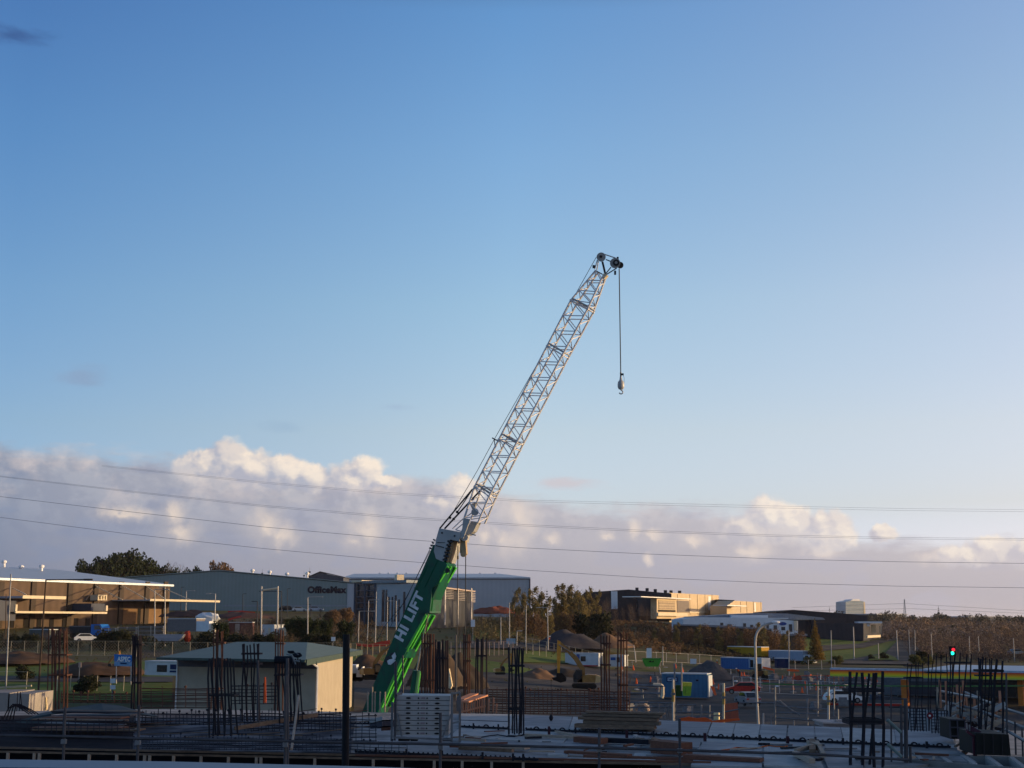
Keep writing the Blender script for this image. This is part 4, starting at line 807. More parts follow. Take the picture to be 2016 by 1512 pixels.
# rebar mats lying behind and on the deck: horizontal bar layers on chairs
def rmat(lab, x0, x1, y0, y1, Y, rows, vs, m, r0=.8, depth=1.5, skew=0, wob=1.2, grp='rebar mats and beam cages'):
    r = thing('rebar_mat', lab, 'rebar', W((x0+x1)/2, y1, Y), group=grp); q = random.Random(int(x0+y0)); rr = r0*1.5*Y/F
    for k in range(rows):
        y = y0+(y1-y0)*k/max(1, rows-1); Yk = Y+(depth*(rows-1-k)/rows); n = max(3, int((x1-x0)/45)); pts = [W(x0+(x1-x0)*i/n, y+skew*i/n+q.uniform(-wob, wob), Yk) for i in range(n+1)]
        part(r, 'long_bar', m, lambda b: b.path(pts, rr*(1.2 if k % 3 == 0 else .8), n=4))
    b = MB(); n = int((x1-x0)/vs)
    for k in range(n+1):
        x = x0+k*vs+q.uniform(-1.5, 1.5); s_ = skew*(x-x0)/(x1-x0); a = W(x, y0-q.uniform(0, 11 if m is blackS and rows < 9 else 5)+s_, Y+depth*.5); c = W(x+q.uniform(-2, 2), y1+s_+1, Y); b.tube(a, c, rr*.8, n=4)
        if q.random() < .4: b.ball(a, rr*2.0, 6, 4)
    part(r, 'cross_bars', m, lambda z: z.__dict__.update(v=b.v, f=b.f, m=b.m))
    return r
rmat('long stack of rusty bars lying behind the deck left of the shed', 120, 262, 1366, 1383, 63, 5, 13, rust, .9)
rmat('dense rusty horizontal bars in front of the left half of the shed wall', 276, 440, 1356, 1392, 60, 9, 22, rust, .9)
rmat('rusty bars seen between the dark columns in front of the shed', 455, 545, 1350, 1385, 58, 6, 16, rustD, .9)
rmat('deep rusty reinforcement cage behind the middle of the deck', 962, 1180, 1358, 1404, 52, 11, 9, rust, .8, skew=2)
rmat('rusty reinforcement cage behind the timber stack', 1160, 1240, 1362, 1404, 50, 9, 10, rust, .8)
rmat('dark beam cage with upright stubs crossing the deck left of the thick black tube', 265, 480, 1405, 1434, 40, 5, 8, blackS, .9, skew=3)
rmat('dark beam cage under the leaning plank', 480, 672, 1404, 1440, 38, 7, 7, blackS, .8, skew=3)
rmat('dark reinforcement cage in the left foreground below the plank pile', -20, 265, 1418, 1446, 34, 5, 12, rustD, .8, skew=3)
rmat('near dark reinforcement cage just behind the guard rail on the left', 280, 690, 1453, 1473, 31, 6, 7, blackS, .75, skew=4)
rmat('flat mesh of dark bars right of the thick black tube', 690, 742, 1410, 1458, 32, 8, 12, blackS, .7)
rmat('low mesh of dark bars on the near deck right of the thick black tube', 688, 800, 1463, 1482, 30, 4, 14, blackS, .7, skew=3)
# bent bars, leaning plank, prop
bb = thing('bent_rebar', 'bent starter bars arching out of the cage at the left edge', 'rebar', W(30, 1420, 36))
for k in range(4): part(bb, 'bar', rustD, lambda b: b.path([W(4+k*7, 1420, 36+k*.2), W(16+k*5, 1396-k*2, 36), W(26+k*4, 1386, 36), W(40+k*7, 1394+k, 36), W(58+k*6, 1406, 36)], .016, n=5))
for x in (33, 38, 44): part(bb, 'bar', rustD, lambda b: b.tube(W(x, 1400, 36), W(x+2-(x == 44)*6, 1362, 36), .012, n=4))
solo('leaning_plank', MB().bar(W(462, 1434, 35), W(625, 1407, 37), .06, .10), timber, 'long dark plank sloping across the rebar cages left of the black tube', 'plank')
solo('pale_batten', MB().bar(W(574, 1475, 27), W(588, 1370, 30), .045, .045), timberP, 'pale thin batten leaning upright beside the many-bar dark column', 'batten')
for x, x2, y0, y1, Y, lab in ((566, 566, 1296, 1505, 29, 'grey vertical prop tube in front of the many-bar dark column'), (508, 508, 1300, 1420, 36.5, 'grey vertical prop beside the tie-banded rebar column'), (897, 897, 1250, 1375, 58, 'dark vertical post right of the rusty columns'), (778, 780, 1303, 1375, 33, 'tall thin left post of the plank stillage'), (793, 793, 1290, 1375, 60, 'dark post just beside the crane boom')):
    solo('steel_prop', MB().tube(W(x2, y1, Y), W(x, y0, Y), .036, n=7), tubeD, lab, 'prop')
# plywood and tarpaulin pile on the left, grey concrete blocks behind
pw = thing('board_pile', 'messy pile of dark boards under a slumped sheet at the left of the deck', 'pile', W(200, 1420, 38))
q = random.Random(5)
for k in range(9):
    y = 1398+k*4.6; a = 100+q.uniform(-18, 25)-k*3; c = 255+q.uniform(-20, 25); part(pw, 'board', (timber, rustD, tubeD, timberR)[k % 4], lambda b: b.bar(W(a, y+q.uniform(-2, 2), 40-k*.5), W(c, y+q.uniform(-1, 3), 39.5-k*.5), .5, .04))
def sheetp(b):
    top = [(80, 1404), (118, 1396), (160, 1390), (200, 1385), (235, 1389), (262, 1396), (300, 1407)]; bot = [(60, 1412), (110, 1404), (160, 1401), (205, 1400), (240, 1402), (275, 1406), (310, 1410)]
    for (p, r1), (s_, t) in zip(zip(top, top[1:]), zip(bot, bot[1:])): b.poly([W(*p, 41), W(*r1, 41), W(*t, 39.6), W(*s_, 39.6)], (0, 0, -.03))
part(pw, 'cover_sheet', mat('grey_sheeting', (.075, .080, .078), (.05, .055, .055), 2, .7), sheetp)
part(pw, 'dark_sheet', mat('dark_green_sheet', (.018, .028, .026), rough=.7), lambda b: b.poly([W(30, 1421, 38.5), W(60, 1412, 39), W(98, 1406, 39.5), W(99, 1424, 38.5), W(50, 1424, 38)], (0, .1, 0)))
f = Fac((-60, 58), (56, 58))
cb1 = thing('precast_wall', 'grey precast concrete wall panels at the left edge beyond the deck', 'wall', f.pt(0, 1420)); greyC = mat('grey_precast', (.30, .275, .26), (.24, .22, .21), .8, .85, bump=.2)
for x0, x1, y0 in ((-60, 15, 1364), (16.5, 54, 1366)): part(cb1, 'panel', greyC, lambda b: f.rect(b, x0, y0, x1, 1430, 0, 3))
part(cb1, 'top_beam', mat('pale_beam', (.42, .37, .25)), lambda b: b.bar(W(-60, 1357, 61), W(62, 1350, 61), .12, .08))
f = Fac((55, 60), (92, 60))
solo('cream_tank', MB().add([], []).poly([f.pt(56, 1373), f.pt(91, 1373), f.pt(91, 1398), f.pt(56, 1398)], (-.2, 1.2, 0)), mat('cream_box', (.62, .50, .30), (.55, .44, .26), 2, .6), 'cream coloured box catching the sun at the left edge of the site', 'box', loc=f.pt(73, 1398))
# ---- scaffold plank stillage ----
SY = 31.0
st = thing('plank_stillage', 'grey steel stillage frame holding a neat stack of eight perforated scaffold planks', 'stillage', W(840, 1460, SY))
sg = mat('galvanised_plank', (.36, .362, .37), (.29, .29, .30), 2, .45, .25)
for k in range(8):
    y0 = 1369+k*9.9+(0); yb = y0+8.8
    bd = part(st, 'scaffold_plank', sg, lambda b: b.poly([W(777-k*.3, y0, SY), W(886-k*.4, y0+1, SY), W(886-k*.4, yb+1, SY), W(777-k*.3, yb, SY)], (0, .9, 0)))
    for x, w_ in ((804, 5), (861, 5), (824, 1.6), (841, 1.6)): part(bd, 'slot', dark, lambda b: b.poly([W(x+w_*math.cos(t)-k*.2, y0+5.2+(x-800)*.012+(1.9 if w_ > 2 else 1.7)*math.sin(t), SY-.012) for t in [2*math.pi*i/10 for i in range(10)]], (0, .008, 0)))
    part(bd, 'stamp', mat('faded_stamp', (.24, .19, .22)), lambda b: b.poly([W(x-k*.2, y+.3, SY-.012) for x, y in ((829, y0+3.6), (837, y0+3.6), (837, y0+6.6), (829, y0+6.6))], (0, .008, 0)))
for x, y0, y1, dy in ((777, 1303, 1458, 0), (889, 1363, 1461, 0), (771, 1382, 1459, .9), (905, 1364, 1461, .9), (901, 1370, 1400, .9)):
    part(st, 'corner_post', galv if x != 777 else tubeD, lambda b: b.bar(W(x, y1, SY+dy-.05), Vector((W(x, y1, SY+dy-.05).x, SY+dy-.05, W(x, y0, SY+dy-.05).z)), .05, .05, up=(0, 1, 0)))
for a in ((782, 1404, 791, 1450), (888, 1406, 871, 1452), (776, 1452, 890, 1456), (888, 1366, 906, 1363), (890, 1424, 905, 1420)):
    part(st, 'brace', galv, lambda b: b.bar(W(a[0], a[1], SY-.07), W(a[2], a[3], SY-.07), .045, .04))
part(st, 'top_hook', tubeD, lambda b: b.bar(W(779, 1369, SY-.05), W(790, 1365, SY+.5), .05, .05))
for x0, x1 in ((784, 806), (808, 822), (871, 889)): part(st, 'base_foot', dark, lambda b: b.poly([W(x0, 1455, SY-.08), W(x1, 1455, SY-.08), W(x1, 1459, SY-.08), W(x0, 1459, SY-.08)], (0, .3, 0)))
ss = thing('plank_end_stack', 'short stack of plank ends with a red base left of the stillage', 'planks', W(757, 1436, 33)); part(ss, 'plank', sg, lambda b: b.bar(W(744, 1420, 33.5), W(770, 1413, 33), .5, .09)); part(ss, 'plank', mat('dark_grey_plank', (.06, .06, .08)), lambda b: b.bar(W(746, 1429, 33.5), W(770, 1424, 33), .5, .12)); part(ss, 'base', timberR, lambda b: b.bar(W(752, 1435, 33), W(770, 1434, 33), .4, .06))
# ---- timber stack ----
tsx = thing('timber_stack', 'stack of long brown timber beams lying on the deck', 'timber', DP(1220, 1432))
for k, (x0, x1, y0, y1) in enumerate(((1133, 1290, 1424, 1432), (1150, 1300, 1417, 1424), (1140, 1296, 1410, 1416), (1148, 1302, 1404, 1409), (1155, 1309, 1399, 1403))):
    for j in range(3 if k < 4 else 2):
        o = j*.34; part(tsx, 'beam', (timber, mat('grey_brown_timber', (.17, .125, .09), (.12, .09, .07), 3, .85, stretch=(1, 6, 6)))[(k+j) % 2], lambda b: b.bar(W(x0+j*3, (y0+y1)/2, 38.4+o), W(x1-j*2, (y0+y1)/2+4, 37.8+o), .31, (y1-y0)*38/F*.92))
for x in (1148, 1236): part(tsx, 'bearer', timber, lambda b: b.bar(DP(x, 1433)+Vector((0, 0, .05)), DP(x+10, 1424)+Vector((0, 0, .05)), .1, .1))
# loose boards on the deck: (x0,y0,x1,y1,width,height,material,label)
LB = [(905, 1472, 1038, 1478, .32, .05, timberP, 'wide pale board lying near the guard rail right of the stillage'), (905, 1478, 1010, 1484, .12, .08, timber, 'narrow brown board beside the wide pale one'), (1035, 1452, 1135, 1457, .12, .07, timberP, 'thin pale board lying in front of the joint rail'), (1095, 1444, 1150, 1456, .10, .05, timberP, 'short pale board lying askew near the joint rail'),
      (1136, 1463, 1190, 1467, .3, .14, timberR, 'short red-brown plank box end in the middle of the deck'), (1190, 1464, 1280, 1468, .2, .12, blackS, 'black beam lying between two timbers'), (1115, 1485, 1240, 1493, .22, .06, timberR, 'reddish board lying near the edge formwork'), (1295, 1484, 1350, 1490, .45, .28, timberR, 'dark red-brown timber block at the near edge'),
      (1350, 1495, 1500, 1503, .3, .08, timberR, 'long red-brown plank at the near edge right of the block'), (1255, 1434, 1292, 1437, .06, .06, timber, 'small batten end sticking out in front of the timber stack')]
for x0, y0, x1, y1, w_, h_, m, lab in LB: solo('loose_board', MB().bar(DP(x0, y0)+Vector((0, 0, h_/2+.03)), DP(x1, y1)+Vector((0, 0, h_/2+.03)), w_, h_), m, lab, 'board', loc=DP((x0+x1)/2, (y0+y1)/2))
solo('timber_wedge', MB().poly([DP(1279, 1472), DP(1325, 1474), DP(1279, 1472)+Vector((.05, .1, .22))], (.1, .3, 0)), timber, 'wedge shaped timber offcut right of the black beam', 'timber')
jp = thing('formwork_clamp', 'pale timber clamp frame with diagonal strut at the near right of the deck', 'formwork', DP(1580, 1500))
for a in ((1565, 1492, 1600, 1512, .12), (1592, 1470, 1615, 1482, .10), (1600, 1466, 1600, 1492, .14), (1567, 1487, 1600, 1481, .08), (1608, 1470, 1622, 1500, .09)): part(jp, 'member', timberP if a[0] != 1600 else timber, lambda b: b.bar(DP(a[0], a[1])+Vector((0, 0, .1)), DP(a[2], a[3])+Vector((0, 0, .14)), a[4], .1))
part(jp, 'dark_slot', blackS, lambda b: b.bar(DP(1577, 1497)+Vector((0, 0, .05)), DP(1615, 1500)+Vector((0, 0, .05)), .22, .05))
sc_ = thing('sunlit_formwork_frame', 'pinkish timber formwork frame with slotted board just right of the stillage', 'formwork', W(940, 1400, 47))
litT = mat('lit_timber', (.50, .24, .15), (.40, .18, .11), 2, .8)  # timber colour warmed and lightened as if in the sun
part(sc_, 'board', litT, lambda b: b.bar(W(906, 1378, 47), W(934, 1366, 49), .3, .05)); part(sc_, 'board', litT, lambda b: b.bar(W(915, 1382, 46.5), W(953, 1369, 48.5), .3, .05))
for k in range(11): part(sc_, 'stud', litT, lambda b: b.bar(W(908+k*4.6, 1382-k*.9, 47), W(907+k*4.6, 1402, 47), .05, .04))
part(sc_, 'rail', litT, lambda b: b.bar(W(906, 1402, 46.9), W(956, 1390, 46.9), .05, .06))
for x, y0, y1 in ((963, 1376, 1400), (972, 1374, 1402), (978, 1386, 1404)): part(sc_, 'stud', litT, lambda b: b.bar(W(x, y0, 47), W(x-1, y1, 47), .14, .05))
solo('pointed_board', MB().poly([W(x, y, 57) for x, y in ((884, 1316.5), (886.5, 1330), (890, 1350), (887, 1356), (880, 1354), (881, 1335))], (.03, .1, 0)), mat('pale_lit_board', (.75, .62, .42)), 'narrow pointed pale board shining between the rusty columns', 'board')
sr = thing('pulley_weight', 'small black pulley hanging over the deck below the excavator', 'weight', DP(1085, 1415)); part(sr, 'block', blackS, lambda b: b.ball(W(1085, 1413, 42), (.065, .05, .1), 8, 6)); part(sr, 'cord', rustD, lambda b: b.tube(W(1085, 1407, 42), W(1085, 1335, 42), .008, n=4))
# ---- right side: mesh panels, formwork boxes, scaffold stair, props ----
for x0, x1, y0, y1, lab in ((1792, 1822, 1394, 1440, 'left square mesh panel standing behind the deck corner'), (1833, 1866, 1399, 1444, 'right square mesh panel standing behind the deck corner')):
    r = thing('mesh_panel', lab, 'mesh', W((x0+x1)/2, y1, 37), group='square mesh panels')
    for k in range(6): part(r, 'wire', blackS, lambda b: b.tube(W(x0+(x1-x0)*k/5, y0, 37), W(x0+(x1-x0)*k/5+2, y1, 37), .014, n=4))
    for k in range(8): part(r, 'wire', blackS, lambda b: b.tube(W(x0, y0+(y1-y0)*k/7.5, 37), W(x1, y0+(y1-y0)*k/7.5+.5, 37), .014, n=4))
solo('white_panel_board', MB().poly([W(1790, 1396, 41), W(1870, 1400, 41), W(1874, 1442, 41), W(1790, 1440, 41)], (0, .1, 0)), mat('pale_blue_sheet', (.30, .35, .40), (.24, .28, .33)), 'pale blue sheet standing behind the square mesh panels', 'sheet')
rr_ = thing('warning_disc', 'small red disc with white centre fixed on the pale blue sheet', 'sign', W(1832, 1409, 36.8)); part(rr_, 'disc', mat('dark_red', (.16, .012, .02)), lambda b: b.tube(W(1831, 1409, 36.75), W(1831, 1409, 36.7), .085, n=14)); part(rr_, 'centre', paint, lambda b: b.tube(W(1830.5, 1409, 36.7), W(1830.5, 1409, 36.68), .03, n=8))
plyD = mat('black_formply', (.012, .014, .015), (.018, .020, .018), 1, .6); plyM = mat('maroon_formply', (.075, .022, .035), (.055, .02, .03), 1, .6)
fb = thing('formwork_box', 'large black column form at the right edge, maroon braced side', 'formwork', W(1955, 1490, 31))
part(fb, 'face', plyD, lambda b: b.poly([W(1921, 1443, 31), W(1986, 1446, 31), W(1990, 1488, 31), W(1922, 1486, 31)], (.05, 1.3, 0)))
part(fb, 'side', plyM, lambda b: b.poly([W(1902, 1424, 31.6), W(1932, 1440, 31.2), W(1932, 1450, 31.2), W(1902, 1441, 31.6)], (0, .05, 0)))
for a in ((1903, 1440, 1921, 1452), (1916, 1452, 1918, 1488), (1921, 1444, 1921, 1488)): part(fb, 'strut', plyM, lambda b: b.bar(W(a[0], a[1], 31.1), W(a[2], a[3], 31.1), .05, .05))
for k in range(6): part(fb, 'waler', galv, lambda b: b.bar(W(1903+k*5.4, 1424+k*2.9, 31.5), W(1904+k*5.4, 1436+k*2.9, 31.5), .035, .03))
part(fb, 'seam', mat('dark_waler', (.035, .032, .035)), lambda b: [b.bar(W(1937+k*18, 1446, 30.95), W(1938+k*18, 1487, 30.95), .02) for k in range(3)])
fb = thing('formwork_box', 'smaller black column form with grid ribs beside the mesh panels', 'formwork', W(1885, 1455, 34))
part(fb, 'face', plyD, lambda b: b.poly([W(1870, 1416, 34), W(1900, 1417, 34), W(1903, 1455, 34), W(1872, 1455, 34)], (.05, 1.0, 0)))
for x in (1870, 1884.5, 1899): part(fb, 'rib', mat('grey_rib', (.07, .065, .08)), lambda b: b.bar(W(x, 1416, 33.95), W(x+2, 1455, 33.95), .03, .03))
for y in (1417, 1432, 1449): part(fb, 'rib', MC['grey_rib'], lambda b: b.bar(W(1870, y, 33.95), W(1902, y+.6, 33.95), .03, .03))
for a in ((1888, 1488, 1912, 1464), (1896, 1488, 1916, 1468), (1880, 1470, 1900, 1458)): part(fb, 'strut', timber, lambda b: b.bar(W(a[0], a[1], 32.5), W(a[2], a[3], 32.8), .045, .045))
# sloping guard rails and rows of pale battens (stair edge)
sr = thing('sloping_railing', 'galvanised rails with pale battens descending to the right edge', 'railing', W(1900, 1420, 42))
for x0, y0, x1, y1, Y0, Y1 in ((1843, 1359, 1928, 1375, 46, 38), (1897, 1362, 1930, 1375, 42, 40), (1845, 1378, 1930, 1398, 46, 40), (1933, 1378, 1952, 1384, 40, 38), (1932, 1400, 1970, 1413, 40, 38), (1978, 1395, 2030, 1411, 34, 31), (1978, 1418, 2030, 1438, 34, 31), (1980, 1437, 2030, 1466, 33, 30)):
    part(sr, 'rail', galv, lambda b: b.tube(W(x0, y0, Y0), W(x1, y1, Y1), .04, n=6))
for x, y0, y1 in ((1845, 1353, 1393), (1850, 1338, 1394), (1862, 1341, 1398), (1884, 1348, 1416), (1890, 1352, 1412), (1896, 1340, 1416), (1902, 1373, 1408), (1925, 1360, 1408), (1918, 1372, 1414), (1955, 1374, 1420), (1960, 1388, 1422), (1968, 1360, 1400)):
    part(sr, 'batten', timberP if x % 2 else litT, lambda b: b.bar(W(x, y0, 42), W(x+2, y1, 42), .075, .05))
for x, y0, y1 in ((1981, 1325, 1488), (1998, 1420, 1486), (2012, 1430, 1490)): part(sr, 'upright', tubeD, lambda b: b.tube(W(x, y0, 32.5), W(x+2, y1, 32.5), .022, n=6))
q = random.Random(9); tr = thing('scrap_pile', 'jumble of pale offcuts and rubble below the sloping rails', 'rubble', W(1900, 1420, 40))
for k in range(60):
    x = q.uniform(1868, 1975); y = q.uniform(1380, 1440)+(x-1868)*.10; part(tr, 'offcut', (timberP, conc2, galv, rustD)[k % 4], lambda b: b.box(W(x, y, q.uniform(41, 44)), (q.uniform(.1, .5), .15, q.uniform(.03, .16)), M=Matrix.Rotation(q.uniform(-.6, .6), 3, 'Y')))
# slab continuing at lower level right
tag(MB().poly([Vector((12.5, 36, 5.0)), Vector((40, 30, 5.0)), Vector((40, 60, 5.0)), Vector((12.5, 60, 5.0))], (0, 0, -.4)).obj('lower_slab', conc), kind='structure')
# formwork tray with cross walls, bottom right
ft = thing('formwork_tray', 'row of open grey timber compartments along the bottom right edge', 'formwork', DP(1900, 1495))
def seg(p, q, w_=.05, h_=.26, m=None): part(ft, 'divider', m or MC['tray'], lambda b: b.bar(p+Vector((0, 0, -h_/2+.02)), q+Vector((0, 0, -h_/2+.02)), w_, h_))
mat('tray', (.24, .235, .225), (.17, .165, .16), 2, .85)
TA = lambda x: 1484+(x-1790)*.035; TB = lambda x: 1497+(x-1790)*.075
seg(DP(1780, TA(1780)), DP(2040, TA(2040)), .06, .3); seg(DP(1780, TB(1780)), DP(2040, TB(2040)), .06, .3); seg(DP(1740, 1510), DP(2040, 1520), .06, .3)
for x, x2 in ((1803, 1812), (1848, 1866), (1895, 1915), (1943, 1965), (1990, 2014)): seg(DP(x, TA(x)), DP(x2+6, TB(x2)), .10, .3, mat('tray_pale', (.36, .35, .33), (.28, .27, .26), 2, .85))
part(ft, 'tray_floor', mat('tray_floor', (.11, .085, .07)), lambda b: b.poly([DP(1780, 1482, DZ-.3), DP(2050, 1492, DZ-.3), DP(2050, 1525, DZ-.3), DP(1740, 1525, DZ-.3)], (0, 0, -.1)))
# scaffold tower posts between black column and mesh panels
sp_ = thing('prop_frame', 'grey adjustable prop frame with green diagonal braces behind the thick black rebar column', 'scaffold', W(1765, 1500, 30))
for x, y0, y1, w_ in ((1755, 1352, 1500, .02), (1775, 1388, 1495, .03), (1784, 1375, 1512, .045), (1793, 1470, 1512, .03)): part(sp_, 'post', tubeD, lambda b: b.tube(W(x, y1, 30), W(x-1, y0, 30), w_, n=7))
for a in ((1749, 1419, 1774, 1442), (1750, 1467, 1775, 1490)): part(sp_, 'brace', mat('green_grey_tube', (.17, .24, .24), (.14, .2, .2)), lambda b: b.tube(W(a[0], a[1], 29.6), W(a[2], a[3], 29.6), .035, n=8).ball(W(a[0], a[1], 29.6), .045, 8, 6))
for a in ((1742, 1376, 1785, 1376), (1750, 1392, 1790, 1392), (1745, 1420, 1780, 1421), (1776, 1404, 1792, 1402)): part(sp_, 'ledger', tubeD, lambda b: b.tube(W(a[0], a[1], 30.1), W(a[2], a[3], 30.1), .018, n=6))
vt = thing('site_pallet', 'pale pink flat-topped box with small raised hatch behind the deck edge', 'box', W(1660, 1430, 41)); part(vt, 'body', mat('pink_grey', (.36, .30, .29)), lambda b: b.poly([W(1621, 1424, 41), W(1688, 1426, 41), W(1688, 1433, 41), W(1621, 1431, 41)], (0, 1.2, 0))); part(vt, 'lid', mat('pink_pale', (.50, .40, .36)), lambda b: b.poly([W(1620, 1422, 40.9), W(1690, 1424, 40.9), W(1690, 1427, 40.9), W(1620, 1425, 40.9)], (0, 1.4, 0))); part(vt, 'hatch', MC['pink_pale'], lambda b: b.poly([W(1648, 1418, 41.2), W(1663, 1418, 41.2), W(1661, 1422.6, 41.2), W(1650, 1422.6, 41.2)], (0, .4, 0)))

# offcuts, loose bars and hoses lying about the deck
q = random.Random(17)
for k in range(46):
    x = q.uniform(905, 1860); y = q.uniform(JL(x)+6, JL(x)+46); 
    if y > 1508: continue
    p = DP(x, y); m = q.choice([timber, timberP, timberR, blackS, galv, conc2]); L = q.uniform(.12, .9); a = q.uniform(-.6, .6)+(1.57 if q.random() < .25 else 0)
    solo('deck_offcut', MB().box(p+Vector((0, 0, .05)), (L, q.uniform(.04, .12), q.uniform(.02, .06)), rz=a), m, 'one of the small offcuts littering the concrete deck', 'offcut', 'offcuts on the deck', loc=p)
for k, (x0, y0, x1, y1) in enumerate(((930, 1452, 1080, 1449), (1420, 1478, 1560, 1470), (1150, 1478, 1240, 1474))):
    pts = [DP(x0+(x1-x0)*i/9, y0+(y1-y0)*i/9+2.2*math.sin(i*1.7+k))+Vector((0, 0, .03)) for i in range(10)]
    solo('hose', MB().path(pts, .018, n=5), (blackS, mat('orange_hose', (.5, .12, .03)), rust)[k], ('dark hose snaking across the deck beside the stillage', 'orange lead winding over the right-hand slabs', 'bent rusty bar lying near the red boards')[k], 'hose')
for k in range(26):
    x = q.uniform(270, 680); y = q.uniform(1412, 1468); p = DP(x, y); a = q.uniform(-.5, .5)
    solo('loose_bar', MB().tube(p+Vector((-q.uniform(.5, 1.6), -a, .12)), p+Vector((q.uniform(.5, 1.6), a, q.uniform(.1, .35))), .014, n=4), q.choice([rustD, rust, blackS, timber]), 'one of the loose bars strewn through the rebar cages on the left', 'rebar', 'loose bars in the left cages')
# ================= yards, vehicles, fences, poles =================
shade = thing('deck_shade_building', 'plain unseen building added beyond the right edge to shade the deck', 'building', (62, 30, 0))  # unseen building, added so that the deck lies in shade
part(shade, 'wall', mat('plain_grey_wall', (.25, .25, .25)), lambda b: b.box((62, 30, 11), (18, 40, 22)))
part(shade, 'roof', slate, lambda b: b.box((62, 30, 22.2), (18.6, 40.6, .4)))
orange = mat('safety_orange', (.80, .13, .035), (.65, .10, .03), 2, .7); yellow = mat('machine_yellow_shaded', (.30, .165, .05), (.22, .12, .04), 2, .5)  # machine yellow darkened to stand for unlit paint
glassC = mat('car_glass', (.02, .025, .03), rough=.1, spec=.6); tyre = MC['tyre_rubber']; red = mat('red_paint', (.42, .03, .025), rough=.4); blueP = mat('container_blue', (.03, .13, .34), (.025, .11, .29), 1, .6, wave=(0, .35), wdepth=.2)
lightB = mat('cabin_light_blue', (.045, .15, .27), (.037, .125, .23), 1, .6, wave=(0, .5), wdepth=.2); whiteS = mat('cabin_white', (.50, .53, .56), (.42, .45, .48), 1, .6)
def wheels(root, pts, r, w, ax):
    for p in pts:
        p = Vector(p); part(root, 'wheel', tyre, lambda b: b.tube(p-ax*w/2, p+ax*w/2, r, n=14))
def cabin(name, lab, cat, A, B, yt, yb, m, depth=2.4, roofm=None, base=None):
    f = Fac(A, B); r = thing(name, lab, cat, f.pt((A[0]+B[0])/2, yb)); z1 = f.pt(A[0], yt).z; a, b2 = f.xy(A[0]), f.xy(B[0]); z0 = f.pt(A[0], yb).z
    part(r, 'wall', m, lambda b: b.poly([(a.x, a.y, z0), (b2.x, b2.y, z0), (b2.x, b2.y, z1), (a.x, a.y, z1)], -f.n*depth))
    part(r, 'roof', roofm or whiteS, lambda b: b.poly([Vector((a.x, a.y, z1+.01))-f.u*.1+f.n*.1, Vector((b2.x, b2.y, z1+.01))+f.u*.1+f.n*.1, Vector((b2.x, b2.y, z1+.14))+f.u*.1+f.n*.1, Vector((a.x, a.y, z1+.14))-f.u*.1+f.n*.1], -f.n*(depth+.2)))
    for p in (a, b2): part(r, 'corner_post', roofm or m, lambda b: b.box((p.x, p.y, (z0+z1)/2), (.16, .16, z1-z0)))
    return r, f
r, f = cabin('site_container', 'light blue site container with dark framed sign and white end behind the wheelie bins', 'container', (1302, 172), (1388, 170), 1327, 1372, lightB)
part(r, 'end_panel', whiteS, lambda b: f.rect(b, 1388.5, 1330, 1396, 1372, -.02, 2.2))
part(r, 'sign', mat('navy_sign', (.01, .025, .09)), lambda b: f.rect(b, 1312, 1332, 1334, 1343, .06, .05)); part(r, 'sign_face', mat('pale_sign', (.30, .42, .55)), lambda b: f.rect(b, 1314, 1334, 1332, 1341, .08, .03)); part(r, 'sign_mark', MC['navy_sign'], lambda b: f.poly(b, [(1316, 1338.5), (1323, 1335.5), (1325, 1337), (1319, 1339)], .11, .02))
part(r, 'vent', dark, lambda b: f.rect(b, 1370, 1338, 1375, 1341, .05, .04))
r, f = cabin('site_container', 'bright blue container with white door end standing in front of the yellow trailer', 'container', (1418, 258), (1474, 252), 1295, 1316, blueP)
part(r, 'end_panel', whiteS, lambda b: f.rect(b, 1474, 1295, 1500, 1316, .02, 2.3)); part(r, 'door', dark, lambda b: f.rect(b, 1477, 1299, 1483, 1314, .06, .03))
r, f = cabin('site_cabin', 'white site cabin with blue sign and small window behind the excavator boom', 'cabin', (1113, 226), (1177, 224), 1287, 1311, whiteS); part(r, 'window', glassC, lambda b: f.rect(b, 1143, 1292, 1153, 1302, .05, .04)); part(r, 'sign', mat('blue_sign', (.03, .09, .30)), lambda b: f.rect(b, 1135, 1288, 1141, 1297, .05, .04)); part(r, 'base_rail', red, lambda b: f.rect(b, 1113, 1309, 1177, 1312, .08, .05))
r, f = cabin('site_cabin', 'smaller white site cabin seen between the two tall rusty columns', 'cabin', (1200, 226), (1225, 225), 1291, 1312, whiteS); part(r, 'sign', MC['blue_sign'], lambda b: f.rect(b, 1202, 1294, 1212, 1300, .05, .04)); part(r, 'window', glassC, lambda b: f.rect(b, 1214, 1294, 1220, 1304, .05, .04))
r, f = cabin('site_cabin', 'white portable cabin with dark window and blue framed door beside the shed', 'cabin', (291, 158), (362, 156), 1303, 1329, whiteS); part(r, 'window', glassC, lambda b: f.rect(b, 309, 1309, 328, 1323, .05, .04)); part(r, 'door', MC['navy_sign'], lambda b: f.rect(b, 335, 1308, 352, 1318, .05, .04)); part(r, 'door', MC['navy_sign'], lambda b: f.rect(b, 334, 1320, 350, 1324, .05, .04))
r, f = cabin('dark_container', 'dark navy container below the white truck', 'container', (1527, 262), (1549, 262), 1297, 1315, MC['navy_sign'])
r, f = cabin('yard_container', 'grey brown container with sunlit cream end in the truck yard', 'container', (330, 262), (386, 258), 1219, 1243, mat('grey_brown_container', (.17, .15, .15), (.14, .125, .125))); part(r, 'door', white, lambda b: f.rect(b, 386, 1223, 411, 1243, .02, 2.2)); part(r, 'end_panel', cream, lambda b: f.rect(b, 412, 1227, 421, 1252, -.5, .5))
